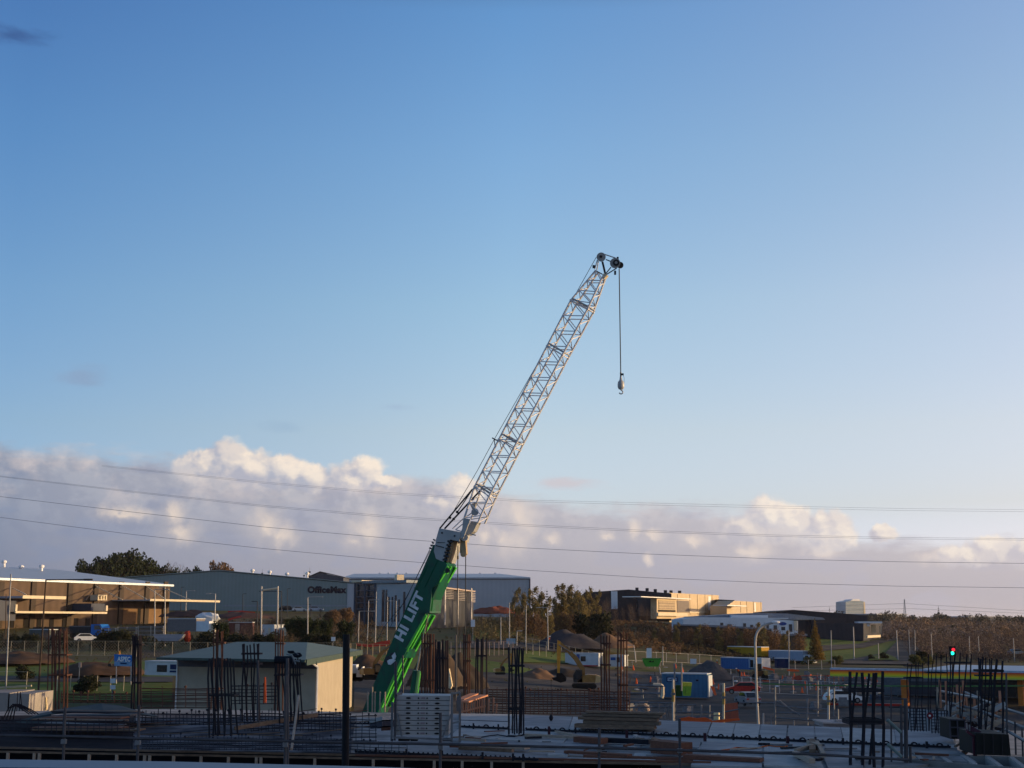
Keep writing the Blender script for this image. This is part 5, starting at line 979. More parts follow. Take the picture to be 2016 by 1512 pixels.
r, f = cabin('yard_container', 'maroon striped container between bare bushes in the truck yard', 'container', (452, 262), (496, 262), 1226, 1252, mat('maroon_container', (.12, .05, .05), (.10, .045, .045), wave=(0, 2.2), wdepth=.5)); part(r, 'door', greyC, lambda b: f.rect(b, 463, 1228, 471, 1252, .03, .05))
r, f = cabin('yard_van', 'small white box body with sunlit side behind the tall twin poles', 'van', (517, 262), (540, 260), 1231, 1254, whiteS); part(r, 'side', cream, lambda b: f.rect(b, 528, 1236, 532, 1254, .03, .05))
r, f = cabin('yard_van', 'cream box body glowing in the sun left of the dark shrubs', 'van', (558, 260), (571, 260), 1237, 1252, cream)
r, f = cabin('yard_container', 'low grey box stack just left of the boat-like white hull', 'container', (60, 258), (96, 256), 1240, 1259, mat('dull_grey_box', (.09, .10, .10)))
def truck(lab, A, B, yt, yb, body, cab, cabpx, yc, capm=None, nose=1):
    f = Fac(A, B); g0 = f.pt(A[0], yb); r = thing('truck', lab, 'truck', f.pt((A[0]+B[0])/2, yb)); a, b2 = f.xy(A[0]), f.xy(B[0]); z1 = f.pt((A[0]+B[0])/2, yt).z; zb = f.pt((A[0]+B[0])/2, yb).z; z0 = zb+.9
    part(r, 'cargo_box', body, lambda b: b.poly([(a.x, a.y, z0), (b2.x, b2.y, z0), (b2.x, b2.y, z1), (a.x, a.y, z1)], -f.n*2.4))
    part(r, 'roof_edge', capm or paint, lambda b: b.poly([Vector((a.x, a.y, z1+.01))+f.n*.04, Vector((b2.x, b2.y, z1+.01))+f.n*.04, Vector((b2.x, b2.y, z1+.16))+f.n*.04, Vector((a.x, a.y, z1+.16))+f.n*.04], -f.n*2.45))
    if cab:
        c0, c1 = (b2, f.xy(cabpx)) if nose > 0 else (a, f.xy(cabpx)); d = (c1-c0); zc = f.pt(cabpx, yc).z; c0 = c0+d*.06; c0.z = c1.z = 0
        cb_ = part(r, 'cab', cab, lambda b: b.poly([c0+Vector((0, 0, zb+.5)), c1+Vector((0, 0, zb+.5)), c1+Vector((0, 0, zb+1.6)), c1-d*.25+Vector((0, 0, zc)), c0+Vector((0, 0, zc))], -f.n*2.3))
        part(cb_, 'window', glassC, lambda b: b.poly([c1-d*.12+f.n*.03+Vector((0, 0, zb+1.6)), c1-d*.3+f.n*.03+Vector((0, 0, zc-.2)), c0+d*.25+f.n*.03+Vector((0, 0, zc-.2)), c0+d*.25+f.n*.03+Vector((0, 0, zb+1.6))], -f.n*.02))
    P = [a.lerp(b2, t) for t in (.12, .22, .85)]+([f.xy(cabpx).lerp(b2 if nose > 0 else a, .4)] if cab else []); wheels(r, [(p.x+f.n.x*-.3, p.y-f.n.y*.3, zb+.5) for p in P], .5, .35, f.n); part(r, 'chassis', dark, lambda b: b.bar(Vector((a.x, a.y, zb+.8))-f.n*1.2, Vector((b2.x, b2.y, zb+.8))-f.n*1.2, 1, .2))
    return r, f
ycol = mat('yellow_trailer', (.50, .27, .015), (.45, .24, .015), 1, .6)
r, f = truck('yellow curtain-sided trailer parked before the bare tree row', (1430, 318), (1497, 308), 1274, 1299, ycol, None, 0, 0)
part(r, 'lettering', mat('brown_letters', (.20, .09, .01)), lambda b: f.rect(b, 1432, 1278, 1458, 1280.2, .05, .04))
r, f = truck('white box truck with pale cab parked left of the autumn conifer', (1511, 308), (1578, 300), 1282, 1308, mat('truck_pale', (.30, .36, .46), (.26, .32, .41), 1, .5), whiteS, 1592, 1289)
r, f = truck('dark trailer with bright blue cab in the yard at the left', (137, 262), (178, 260), 1234, 1256, mat('truck_dark', (.03, .032, .038)), mat('cab_blue', (.02, .14, .46), (.018, .12, .40), 1, .4), 204, 1229, mat('truck_grey', (.14, .145, .15)))
r, f = truck('long low brown flatbed trailer beside the brown warehouse', (66, 264), (132, 262), 1236, 1256, mat('brown_trailer', (.06, .04, .03)), None, 0, 0, mat('brown_trailer', (0, 0, 0)))
def car(lab, px, yb, Y, rz, m, k=1.0):
    p = W(px, yb, Y); r = thing('parked_car', lab, 'car', p, rz)
    def L(fn, name, mm, par=r):
        b = MB(); fn(b); b.v = [(Vector(v)*k) for v in b.v]; return b.obj(name, mm, par)
    prof = [(-2.2, .35), (2.15, .35), (2.2, .7), (1.2, .92), (.75, 1.0), (-1.9, 1.0), (-2.25, .8)]
    L(lambda b: b.poly([(x, -.88, z) for x, z in prof], (0, 1.76, 0)), 'body', m)
    L(lambda b: b.poly([(x, -.76, z) for x, z in [(1.0, .99), (.35, 1.46), (-1.3, 1.48), (-2.0, 1.0)]], (0, 1.52, 0)), 'cabin', m)
    for s_ in (-1, 1): L(lambda b: b.poly([(x, s_*.765, z) for x, z in [(.8, 1.02), (.3, 1.4), (-1.2, 1.42), (-1.75, 1.02)]], (0, s_*.01, 0)), 'side_window', glassC)
    L(lambda b: b.poly([(1.04, -.66, 1.0), (.42, -.6, 1.43), (.42, .6, 1.43), (1.04, .66, 1.0)], (.03, 0, .02)), 'windscreen', glassC); L(lambda b: b.poly([(-2.03, -.66, 1.02), (-1.36, -.6, 1.44), (-1.36, .6, 1.44), (-2.03, .66, 1.02)], (-.03, 0, .02)), 'rear_window', glassC)
    for x in (-1.4, 1.35):
        for s_ in (-1, 1): w_ = L(lambda b: b.tube((x, s_*.7, .33), (x, s_*.92, .33), .33, n=14), 'wheel', tyre); L(lambda b: b.tube((x, s_*.92, .33), (x, s_*.935, .33), .19, n=10), 'rim', galv, w_)
    for s_ in (-1, 1): L(lambda b: b.box((-2.26, s_*.68, .78), (.05, .3, .16)), 'tail_light', red); L(lambda b: b.box((2.2, s_*.62, .66), (.06, .34, .13)), 'headlight', paint)
    return r
car('silver hatchback seen from behind on the access road beside the tall street lamp', 1472, 1388, 155, R(98), mat('silver_car', (.32, .33, .36), (.29, .30, .33), 1, .3, .4))
car('bright red car parked ahead of the silver hatchback', 1462, 1366, 172, R(170), red)
car('white car parked near the brown warehouse under the blue cab', 172, 1264, 236, R(20), paint); car('small grey car on the bank at the far right', 2003, 1290, 330, R(10), mat('blue_grey_car', (.15, .2, .25))); car('white car parked on the road before the black showroom', 1643, 1277, 395, R(160), paint); car('white van-like car by the site fence under the forecourt canopy', 1661, 1384, 158, R(5), paint)
car('pale car standing outside the far end of the long grey green store', 590, 1204, 440, R(5), whiteS, 1.1); car('dark car parked along the long grey green store', 567, 1204, 440, R(5), mat('black_car', (.015, .016, .02), rough=.3), 1.3)
car('pale car at the right end of the long grey green store', 622, 1203.5, 440, R(5), MC['truck_pale'], 1.1)
# excavators
def excavator(lab, px, yb, Y, k=1, flip=1):
    o = W(px, yb, Y); r = thing('excavator', lab, 'excavator', o)
    P = lambda x, z, y=0: Vector((o.x+x*k*flip, o.y+y*k, o.z+z*k))
    for s_ in (-1, 1): part(r, 'track', tyre, lambda b: b.poly([P(x, z, s_*1.0-.25) for x, z in ((-1.7, .15), (-1.4, 0), (1.4, 0), (1.7, .15), (1.8, .45), (1.6, .75), (-1.6, .75), (-1.8, .45))], (0, .5*k, 0)))
    part(r, 'body', yellow, lambda b: b.poly([P(x, z, -1.2) for x, z in ((-1.0, .95), (1.9, .95), (2.0, 1.2), (1.9, 2.0), (.6, 2.1), (-.9, 1.8))], (0, 2.4*k, 0)))
    part(r, 'counterweight', mat('machine_yellow_lit', (.62, .42, .20)), lambda b: b.poly([P(x, z, -1.25) for x, z in ((1.6, .9), (2.35, 1.0), (2.4, 1.8), (1.7, 2.05))], (0, 2.5*k, 0)))  # counterweight yellow lightened as if the sun were on it
    c_ = part(r, 'cab', mat('cab_dark', (.05, .045, .04)), lambda b: b.poly([P(x, z, -1.2) for x, z in ((-1.6, .95), (-.3, .95), (-.3, 2.75), (-1.2, 2.8), (-1.65, 2.0))], (0, 1.0*k, 0)))
    part(c_, 'window', glassC, lambda b: b.poly([P(x, z, -1.22) for x, z in ((-1.5, 1.4), (-.45, 1.4), (-.45, 2.55), (-1.15, 2.6), (-1.5, 2.0))], (0, .01, 0)))
    part(r, 'boom', yellow, lambda b: b.poly([P(x, z, -.1) for x, z in ((-.5, 1.6), (.2, 1.7), (.1, 3.0), (-.9, 4.6), (-3.6, 7.0), (-3.9, 6.8), (-1.5, 4.2), (-.6, 2.8))], (0, .4*k, 0)))
    part(r, 'stick', mat('sunlit_orange', (.62, .28, .04)), lambda b: b.poly([P(x, z, -.12) for x, z in ((-3.9, 7.1), (-3.45, 6.8), (-3.4, 5.5), (-3.6, 2.2), (-3.95, 2.2), (-4.0, 5.6))], (0, .42*k, 0)))  # stick colour brightened to paint in the sunlight
    part(r, 'bucket', dark, lambda b: b.poly([P(x, z, -.6) for x, z in ((-4.0, 2.3), (-3.3, 2.3), (-2.6, 1.6), (-2.7, 1.1), (-3.5, .9), (-4.6, 1.3), (-4.8, 1.6), (-4.1, 1.7))], (0, 1.2*k, 0)))
    part(r, 'ram', galv, lambda b: b.tube(P(-.5, 2.2), P(-1.0, 4.1), .09*k, n=6)); part(r, 'ram', galv, lambda b: b.tube(P(-1.9, 5.3, -.2), P(-3.7, 6.4, -.2), .07*k, n=6))
    return r
excavator('excavator with raised boom and sunlit orange stick digging behind the rebar mats', 1150, 1356, 184, .92)
excavator('orange excavator half hidden behind the green crane boom', 735, 1338, 150, .62, -1)
excavator('small orange digger behind the fourth rusty column', 985, 1328, 190, .42, -1)
excavator('orange mini excavator below the blue and white signboard', 212, 1322, 170, .36, -1)
r, f = truck('white tipper truck parked just right of the thick black tube', (690, 150), (703, 150), 1312, 1342, whiteS, paint, 715, 1316)
ld = thing('wheel_loader', 'dark wheel loader with raised bucket behind the tall street lamp', 'loader', W(1496, 1339, 222)); o = W(1496, 1339, 222)
part(ld, 'body', mat('dull_orange', (.20, .08, .03)), lambda b: b.poly([(o.x-1.1, o.y, o.z+.6), (o.x+1.0, o.y, o.z+.6), (o.x+.8, o.y, o.z+1.5), (o.x-.9, o.y, o.z+1.4)], (0, 1.8, 0))); part(ld, 'cab', glassC, lambda b: b.box((o.x-.1, o.y+.9, o.z+2.0), (1.0, 1.3, 1.2))); part(ld, 'bucket', mat('bucket_yellow', (.40, .25, .08)), lambda b: b.box((o.x+.9, o.y-.3, o.z+1.2), (.5, 2.0, .7)))
wheels(ld, [(o.x-.8, o.y-.1, o.z+.5), (o.x+.8, o.y-.1, o.z+.5)], .55, .4, Vector((0, 1, 0)))
# skip, bins
f = Fac((1266, 236), (1302, 236)); r = thing('skip_bin', 'bright green open skip bin with flared sides near the fence', 'skip', f.pt(1284, 1313)); gsk = mat('skip_green', (.05, .30, .035), (.04, .25, .03), 1, .5)
part(r, 'body', gsk, lambda b: f.poly(b, [(1272, 1312.5), (1296, 1312.5), (1302, 1300), (1299, 1297), (1268, 1297), (1266, 1300)], 0, 1.8)); part(r, 'mark', dark, lambda b: f.poly(b, [(1276, 1303.5), (1281, 1300), (1283, 1303), (1287, 1300), (1287, 1304)], .04, .02))
part(r, 'rim', mat('skip_green_dark', (.03, .18, .02)), lambda b: f.rect(b, 1266, 1296, 1302, 1298, .06, 1.9))
f = Fac((1345, 164), (1362, 164)); r = thing('wheelie_bin', 'lime green bin with yellow lid standing before the light blue container', 'bin', f.pt(1353, 1371)); part(r, 'body', mat('bin_lime', (.22, .42, .04)), lambda b: f.poly(b, [(1346, 1370), (1360, 1370), (1362, 1346), (1344.5, 1346)], 0, 1.0)); part(r, 'lid', mat('bin_yellow', (.55, .55, .06)), lambda b: f.poly(b, [(1344, 1351), (1362, 1351), (1362.5, 1344), (1344, 1343)], .05, 1.1)); part(r, 'rib', mat('bin_dark_lime', (.12, .26, .03)), lambda b: f.rect(b, 1349, 1354, 1350.5, 1368, .04, .03))
f = Fac((1330, 166), (1344, 166)); r = thing('wheelie_bin', 'dark green bin left of the lime one', 'bin', f.pt(1337, 1371)); part(r, 'body', mat('bin_dark_green', (.02, .07, .02)), lambda b: f.rect(b, 1330, 1352, 1343, 1371, 0, 1)); part(r, 'lid', MC['bin_dark_green'], lambda b: f.rect(b, 1329, 1349, 1344, 1352, .1, 1.1))
# people
skin = mat('skin', (.45, .28, .2)); darkC = mat('dark_clothes', (.02, .022, .035))
def skinned(name, pts, edges, m, parent, scale=1.0):
    me = bpy.data.meshes.new(name); me.from_pydata([Vector(p[:3])*scale for p in pts], edges, []); me.materials.append(m); o = bpy.data.objects.new(name, me); COL.objects.link(o); o.parent = parent
    o.modifiers.new('skin', 'SKIN'); 
    for i, p in enumerate(pts): me.skin_vertices[0].data[i].radius = (p[3]*scale, p[3]*scale*.8)
    me.skin_vertices[0].data[0].use_root = True; s_ = o.modifiers.new('sub', 'SUBSURF'); s_.levels = s_.render_levels = 1; return o
def person(lab, px, yb, Y, bend=0, rz=0):
    r = thing('person', lab, 'person', W(px, yb, Y), rz); b = R(bend)
    T = lambda x, z, y=0: (x+math.sin(b)*(z-.95)*(z > .95), y, .95+math.cos(b)*(z-.95) if z > .95 else z)
    sk = [(*T(0, .95), .15), (*T(0, 1.15), .14), (*T(0, 1.40), .17), (*T(0, 1.52), .07), (*T(0, 1.62), .09), (*T(0, 1.72), .09), (0, .1, .9, .10), (0.02, .12, .48, .07), (0, .13, .06, .05), (.1, .14, .04, .05), (0, -.1, .9, .10), (-.08, -.12, .48, .07), (-.1, -.13, .06, .05), (0, -.14, .04, .05),
          (*T(0, 1.40, .2), .06), (*T(.08, 1.12, .26), .045), (*T(.2, .97, .22), .035), (*T(0, 1.40, -.2), .06), (*T(.08, 1.12, -.26), .045), (*T(.2, .97, -.22), .035)]
    skinned('body', sk, [(0, 1), (1, 2), (2, 3), (3, 4), (4, 5), (0, 6), (6, 7), (7, 8), (8, 9), (0, 10), (10, 11), (11, 12), (12, 13), (2, 14), (14, 15), (15, 16), (2, 17), (17, 18), (18, 19)], darkC, r)
    skinned('vest', [(*T(0, 1.0), .18), (*T(0, 1.2), .18), (*T(0, 1.42), .2), (*T(0, 1.42, .22), .09), (*T(.05, 1.22, .27), .07), (*T(0, 1.42, -.22), .09), (*T(.05, 1.22, -.27), .07)], [(0, 1), (1, 2), (2, 3), (3, 4), (2, 5), (5, 6)], orange, r)
    h = Vector(T(0, 1.66)); MB().ball(h, (.1, .09, .13), 8, 6).obj('head', skin, r); MB().ball(h+Vector((0, 0, .08)), (.14, .13, .08), 8, 5).obj('helmet', paint, r)
    return r
person('worker in orange vest standing at the left end of the bright blue container', 1412, 1318, 258); person('worker in orange vest bending over above the light blue container', 1363, 1333, 225, 55); person('worker in orange vest stooping between the gravel pile and the tall street lamp', 1456, 1334, 222, 50, R(200)); person('worker in orange vest beside the orange barriers under the first lamp of the bank', 1081, 1271, 255, 10)
# street lamps and poles
poleL = mat('lamp_pole', (.42, .40, .38), (.34, .33, .32), 1, .5, .3)
def lamp(lab, x0, yb, x1, yt, Y, arm=0, drop=0, m=poleL, r0=.11, double=False, head=True):
    a = W(x0, yb, Y); a.z = min(a.z, zg(a.x, a.y)) if Y > 100 else a.z; t = W(x1, yt, Y); r = thing('street_lamp' if head else 'pole', lab, 'street lamp' if head else 'pole', a)
    part(r, 'pole', m, lambda b: b.tube(a, t, r0, r0*.65, n=8))
    if head:
        for s_ in ((1, -1) if double else (1,)):
            e = t+Vector((arm*Y/F*s_, 0, -drop*Y/F)); part(r, 'arm', m, lambda b: b.tube(t-Vector((0, 0, .03)), e, r0*.55, n=6)); part(r, 'lamp_head', m, lambda b: b.box(e+Vector((.3*(1 if arm*s_ > 0 else -1), 0, 0)), (.75, .3, .14)))
    return r
lamp('tall pole nearest the left edge', 15, 1300, 21.5, 1130, 150, m=galv, head=False, r0=.10); p = lamp('dark pole with long side arm crossing the brown warehouse', 76, 1345, 90.5, 1141, 120, arm=76, drop=-0, m=brownTrim, r0=.10); lamp('thin pole behind the dark one near the left office', 12, 1240, 12, 1170, 250, head=False, r0=.1, m=brownTrim)
for x, yb, yt, ar, lab in ((305, 1262, 1160, 20, 'left of two matching poles near the end of the brown warehouse'), (325, 1262, 1156, -4, 'right of two matching poles near the end of the brown warehouse'), (424, 1222, 1169, -11, 'pale lamp with arm to the left, before the long store'), (367, 1180, 1163, 12, 'short pale lamp above the third canopy'), (478, 1208, 1169, 3, 'dark lamp nearest the red barrier, before the long store'), (507, 1226, 1184, -4, 'short dark lamp right of the red barrier'),
      (554, 1250, 1164, -36, 'tall dark lamp with long arm right of the twin poles'), (566, 1200, 1159, 2, 'thin dark lamp standing against the store wall'), (606, 1262, 1175, 22, 'pale lamp below the dark lettering'), (612, 1208, 1190, -4, 'short dark lamp below the lettering'), (357, 1172, 1156, 2, 'smallest lamp left of the store')):
    lamp(lab, x, yb, x, yt, 240 if yb > 1215 else 400, arm=ar, m=poleL if 'pale' in lab or 'match' in lab else cdark, r0=.12)
fr_ = thing('twin_pole_gantry', 'pair of tall pale poles joined near the top by a slanted tube light', 'gantry', W(520, 1262, 235))
for x in (514, 546): part(fr_, 'pole', poleL, lambda b: b.tube(W(x, 1266, 235), W(x+1, 1154, 235), .13, n=8))
part(fr_, 'crossbar', cream, lambda b: b.tube(W(517, 1162, 235), W(547, 1158, 235), .17, n=8))
for x, x1, yb, yt, ar, lab in ((723, 726, 1258, 1181, 13, 'first pale lamp left of the crane boom, before the dark bay'), (739, 741, 1260, 1165, 0, 'plain thin pole before the corner of the office wall'), (762, 763, 1250, 1175, 0, 'thin pole before the office windows'), (780, 780, 1250, 1183, -10, 'pale lamp with short arm against the office windows'), (706, 707, 1226, 1203, 24, 'low white frame post at the office entrance'),
     (1003, 1003, 1250, 1186, 0, 'pole left of the mid poplars'), (1035, 1036, 1272, 1192, 0, 'grey pole among the mid poplars'), (1079, 1078, 1240, 1196, -15, 'pale lamp with arm in front of the autumn poplars'), (1017, 1018, 1282, 1242, 3, 'short lamp behind the black central rebar column'), (1252, 1248, 1300, 1270, -6, 'short T topped pole near the green skip'), (1305, 1305, 1300, 1272, 0, 'plain pole right of the green skip'),
     (1553, 1553, 1318, 1240, 0, 'thin pole left of the white truck cab'), (1636, 1636, 1296, 1241, 0, 'thin twin pole right of the autumn conifer'), (986, 986, 1262, 1215, 0, 'thin pole by the sunken side road')):
    lamp(lab, x, yb, x1, yt, 250, arm=ar, r0=.1, head=ar != 0)
cl = thing('street_lamp', 'tall curved street lamp rising from the access road left of centre right', 'street lamp', W(1493, 1430, 95)); cl['label'] = 'tall street lamp with curved arm standing by the access road beside the silver hatchback'
part(cl, 'pole', poleL, lambda b: b.path([W(x, y, 95) for x, y in ((1494, 1475), (1493, 1428), (1489.5, 1360), (1487, 1268), (1487.5, 1256), (1490, 1246), (1495, 1238), (1502, 1232), (1511, 1228.5), (1522, 1226))], .085, n=8)); part(cl, 'lamp_head', paint, lambda b: b.ball(W(1527, 1225, 95), (.32, .16, .1), 10, 6))
for x, x1, yb, yt, lab in ((1682, 1680, 1307, 1234, 'sunlit pole at the left of the grass island'), (1768, 1765, 1303, 1241, 'sunlit pole at the right of the grass island'), (1790, 1789, 1262, 1239, 'thin pole by the far road'), (1802, 1801, 1290, 1240, 'pale pole beyond the rebar cage'), (1836, 1833, 1306, 1245, 'pole before the left part of the brown wood'), (1909, 1908, 1290, 1252, 'left thin pole in the middle of the brown wood'), (1928, 1926, 1290, 1252, 'right thin pole in the middle of the brown wood'), (1998, 1995, 1308, 1256, 'pole nearest the right edge, before the brown wood'), (1730, 1729, 1295, 1266, 'short pole on the grass island'), (1777, 1777, 1215, 1215, 'x')):
    if lab != 'x': lamp(lab, x, yb, x1, yt, 320, head=False, r0=.16 if 'sunlit' in lab else .11)
lm = thing('lattice_mast', 'slim lattice mast on the right skyline', 'mast', W(1783, 1215, 900))
for dx in (-2.2, 2.2): part(lm, 'leg', poleL, lambda b: b.tube(W(1781.5+dx, 1215, 900), W(1780.5+dx*.2, 1180, 900), .22, n=4))
part(lm, 'bracing', poleL, lambda b: b.path([W(1781+(-1)**k*(2.1-k*.22), 1213-k*4, 900) for k in range(8)], .12, n=3))
tl = thing('traffic_light', 'traffic light showing red above green over the rebar at the right', 'traffic light', W(1876, 1330, 120))
part(tl, 'housing', dark, lambda b: b.box(W(1875, 1282, 120), (.5, .25, .85)));  part(tl, 'pole', cdark, lambda b: b.tube(W(1876, 1400, 120.2), W(1875, 1284, 120.2), .07, n=8))
part(tl, 'red_light', mat('red_light', (1, .03, .05), emit=1.2), lambda b: b.tube(W(1877, 1279, 119.8), W(1877, 1279, 119.75), .15, n=12)); part(tl, 'green_light', mat('green_light', (.02, .9, .55), emit=2.2), lambda b: b.tube(W(1875, 1286, 119.8), W(1875, 1286, 119.75), .16, n=12))
# power lines
PL = {'lowest of the power lines crossing the clouds': [(-60, 1011), (0, 1018.5), (260, 1052), (520, 1080), (770, 1103), (1020, 1121.5), (1270, 1137), (1520, 1147.5), (1770, 1154), (2080, 1158)],
      'second lowest of the power lines crossing the clouds': [(-60, 970), (0, 977.5), (260, 1008), (520, 1037.5), (770, 1060), (1020, 1078), (1270, 1090.5), (1520, 1100), (1770, 1106), (2080, 1110)],
      'upper strand of the third pair of power lines': [(-60, 930), (0, 937), (260, 967), (520, 995), (770, 1016), (1020, 1032), (1270, 1044), (1520, 1053), (1770, 1058), (2080, 1061)],
      'lower strand of the third pair of power lines': [(-60, 931.5), (0, 938.5), (260, 969), (520, 997.5), (770, 1019), (1020, 1035), (1270, 1047), (1520, 1056), (1770, 1061), (2080, 1064)],
      'upper strand of the faint highest pair of power lines': [(200, 916), (520, 949), (770, 970), (1020, 984), (1270, 990), (1520, 996), (1770, 1001), (2080, 1004)],
      'lower strand of the faint highest pair of power lines': [(200, 918), (520, 951.5), (770, 973), (1020, 987), (1270, 994), (1520, 1000), (1770, 1005), (2080, 1008)]}
for i, (lab, P) in enumerate(PL.items()):
    Y = 230 if i < 2 else 260 if i < 4 else 330
    solo('power_line', MB().path([W(x, y, Y) for x, y in P], .042 if i < 2 else .028, n=4), mat('power_cable', (.22, .23, .27), rough=.6), lab, 'cable', 'power lines across the sky')
for k, P in enumerate((((1560, 1196), (1780, 1188), (2080, 1206)), ((1600, 1202), (1790, 1198), (2080, 1210)))): solo('power_line', MB().path([W(x, y, 900) for x, y in P], .09, n=3), MC['power_cable'], ('upper' if k == 0 else 'lower')+' faint wire running to the lattice mast on the skyline', 'cable', 'power lines across the sky')
solo('green_cable', MB().path([W(x, y, 55) for x, y in ((1500, 1346), (1600, 1349), (1750, 1350.5), (1900, 1351), (2060, 1350))], .028, n=5), mat('green_rope', (.08, .22, .08)), 'thin green cable stretched across the right side above the yard', 'cable')
# fences
def fence(lab, P, h, sp, m, rails=(1.0,), r0=.035, cat='fence', mesh=False, boards=None, grp=None):
    pts = [G(*p) for p in P]; r = thing('site_fence', lab, cat, pts[0], group=grp)
    for a, c in zip(pts, pts[1:]):
        n = max(1, round((c-a).length/sp))
        for i in range(n+1 if c is pts[-1] else n):
            q = a.lerp(c, i/n); q.z = zg(q.x, q.y); part(r, 'post', m, lambda b: b.tube(q, q+Vector((0, 0, h)), r0, n=5))
        for k in rails: part(r, 'rail', m, lambda b: b.path([Vector((q.x, q.y, zg(q.x, q.y)+h*k)) for q in (a.lerp(c, i/n) for i in range(n+1))], r0*.6, n=4))
        if mesh:
            b = MB(); L = (c-a).length; w_ = .45
            for i in range(int(L/w_)):
                for s_ in (0, 1):
                    p0 = a.lerp(c, (i*w_)/L); p1 = a.lerp(c, min(1, (i*w_+.9*h)/L)); z0, z1 = (0, h) if s_ else (h, 0); b.bar(Vector((p0.x, p0.y, zg(p0.x, p0.y)+z0)), Vector((p1.x, p1.y, zg(p1.x, p1.y)+z1)), .012)
            b.obj('wire_mesh', m, r, world=True)
        if boards:
            b = MB(); L = (c-a).length; w_ = .16; u = (c-a).normalized()
            for i in range(int(L/w_)): p0 = a+u*(i*w_+.07); p0.z = zg(p0.x, p0.y)+h*.48; b.box(p0, (w_*.93, .03, h*.96+(i % 3)*.01), rz=math.atan2(u.y, u.x))
            b.obj('board', boards, r, world=True)
    return r
fpost = mat('fence_post', (.48, .41, .30), (.38, .33, .24), 2, .6)
fence('long wire fence along the truck yard behind the lawn', [(-80, 214), (130, 214), (262, 214)], 2.3, 2.1, fpost, (1.0, .03), mesh=True)
fence('wire fence continuing behind the shed roof towards the crane', [(272, 212), (480, 214), (690, 216)], 2.2, 2.6, fpost, (1.0,), mesh=True)
fence('sunlit yellow posts and orange mesh just left of the crane boom', [(692, 214), (735, 214), (775, 214)], 2.2, .95, mat('lit_post', (.55, .40, .22)), (1.0,), .05)
fence('fence of close pale stakes behind the rusty columns', [(860, 222), (945, 222), (1010, 224)], 2.2, .8, mat('pinkish_stake', (.42, .32, .28)), (1.0,), .045)
fence('wire fence along the edge of the lower lawn left of the excavator', [(1020, 262), (1120, 250), (1185, 240)], 1.4, 2.2, fpost, (1.0, .5))
fence('dark fence behind the white site cabin', [(1036, 232), (1075, 232)], 1.8, 1.0, fpost, (1.0,), .045)
fence('long site fence under the hedge behind the green skip', [(1230, 252), (1330, 262), (1420, 270), (1510, 274), (1640, 276)], 1.9, 2.9, MC['pale_post'], (1.0, .1), .05)
fence('row of pale posts on blocks dividing the yard from the access road', [(1440, 196), (1530, 186), (1640, 180), (1760, 178)], 1.9, 2.3, MC['pale_post'], (1.0,), .06)
fence('short stakes and rail along the lawn edge at the far left', [(-60, 152), (60, 152)], 2.0, 2.0, fpost, (1.0, .5), .04)
fence('row of stakes standing in the lawn left of the signboard', [(120, 150), (250, 150)], 1.7, 1.35, fpost, (.02,), .04)
f_ = fence('brown board fence in front of the right end of the shed', [(588, 110), (652, 110)], 1.75, 3.6, timber, (.9,), .05, boards=timber)
f_ = fence('sunlit board fence corner right of the shed', [(652, 110.5), (660, 104), (735, 112)], 1.9, 2.4, timberP, (.9,), .05, boards=timberP)
for x in (724, 733, 738, 748, 758): solo('timber_stake', MB().tube(W(x, 1402, 50), W(x+.5, 1352 if x % 2 else 1362, 50), .03, n=5), timberP, {724: 'leftmost', 733: 'second', 738: 'third', 748: 'fourth', 758: 'rightmost'}[x]+' of the pale stakes in front of the crane boom', 'stake', 'stakes in front of the crane boom')
# galvanised site rails and gates right of centre, orange nets
rg = thing('site_barrier_rail', 'galvanised barrier rails and uprights beyond the deck right of centre', 'railing', W(1400, 1430, 60))
for a in ((1238, 1383, 1330, 1384), (1238, 1393, 1320, 1391), (1333, 1388, 1370, 1388), (1236, 1349, 1305, 1351), (1236, 1364, 1300, 1366), (1425, 1402, 1455, 1396), (1528, 1390, 1630, 1396), (1528, 1403, 1630, 1406), (1528, 1413, 1640, 1420), (1333, 1402, 1420, 1403), (1333, 1412, 1425, 1412), (1530, 1380, 1575, 1408), (1535, 1379, 1562, 1402), (1455, 1383, 1525, 1384)):
    part(rg, 'rail', galv, lambda b: b.tube(W(a[0], a[1], 60), W(a[2], a[3], 60), .035, n=5))
for x, y0, y1 in ((1240, 1384, 1403), (1281, 1384, 1404), (1297, 1384, 1402), (1310, 1384, 1414), (1316, 1384, 1416), (1363, 1388, 1416), (1381, 1388, 1416), (1397, 1388, 1416), (1328, 1306, 1420), (1342, 1306, 1360), (1526, 1352, 1428), (1590, 1375, 1428), (1563, 1418, 1430), (1642, 1355, 1410), (1650, 1396, 1420), (1610, 1340, 1410), (1503, 1404, 1428), (1519, 1410, 1428)):
    part(rg, 'upright', galv if x not in (1503,) else poleL, lambda b: b.tube(W(x, y1, 60), W(x, y0, 60), .04, n=5))
for x, y0, y1, lab in ((1424.5, 1345, 1428, 'sunlit upright tube left of the access road'), (1325, 1338, 1425, 'striped sunlit prop right of the light blue container'), (1631, 1352, 1424, 'thick sunlit prop before the red low wall')):
    t_ = thing('scaffold_prop', lab, 'prop', W(x, y1, 55)); part(t_, 'tube', cream if x == 1424.5 else poleL, lambda b: b.tube(W(x, y1, 55), W(x, y0, 55), .045, n=7)); part(t_, 'sleeve', mat('dull_yellow', (.40, .28, .10)), lambda b: b.tube(W(x, (y0+y1)/2, 55), W(x, y0+18, 55), .06, n=7)); part(t_, 'collar', galv, lambda b: b.box(W(x, y0+28, 55), (.16, .14, .1)))
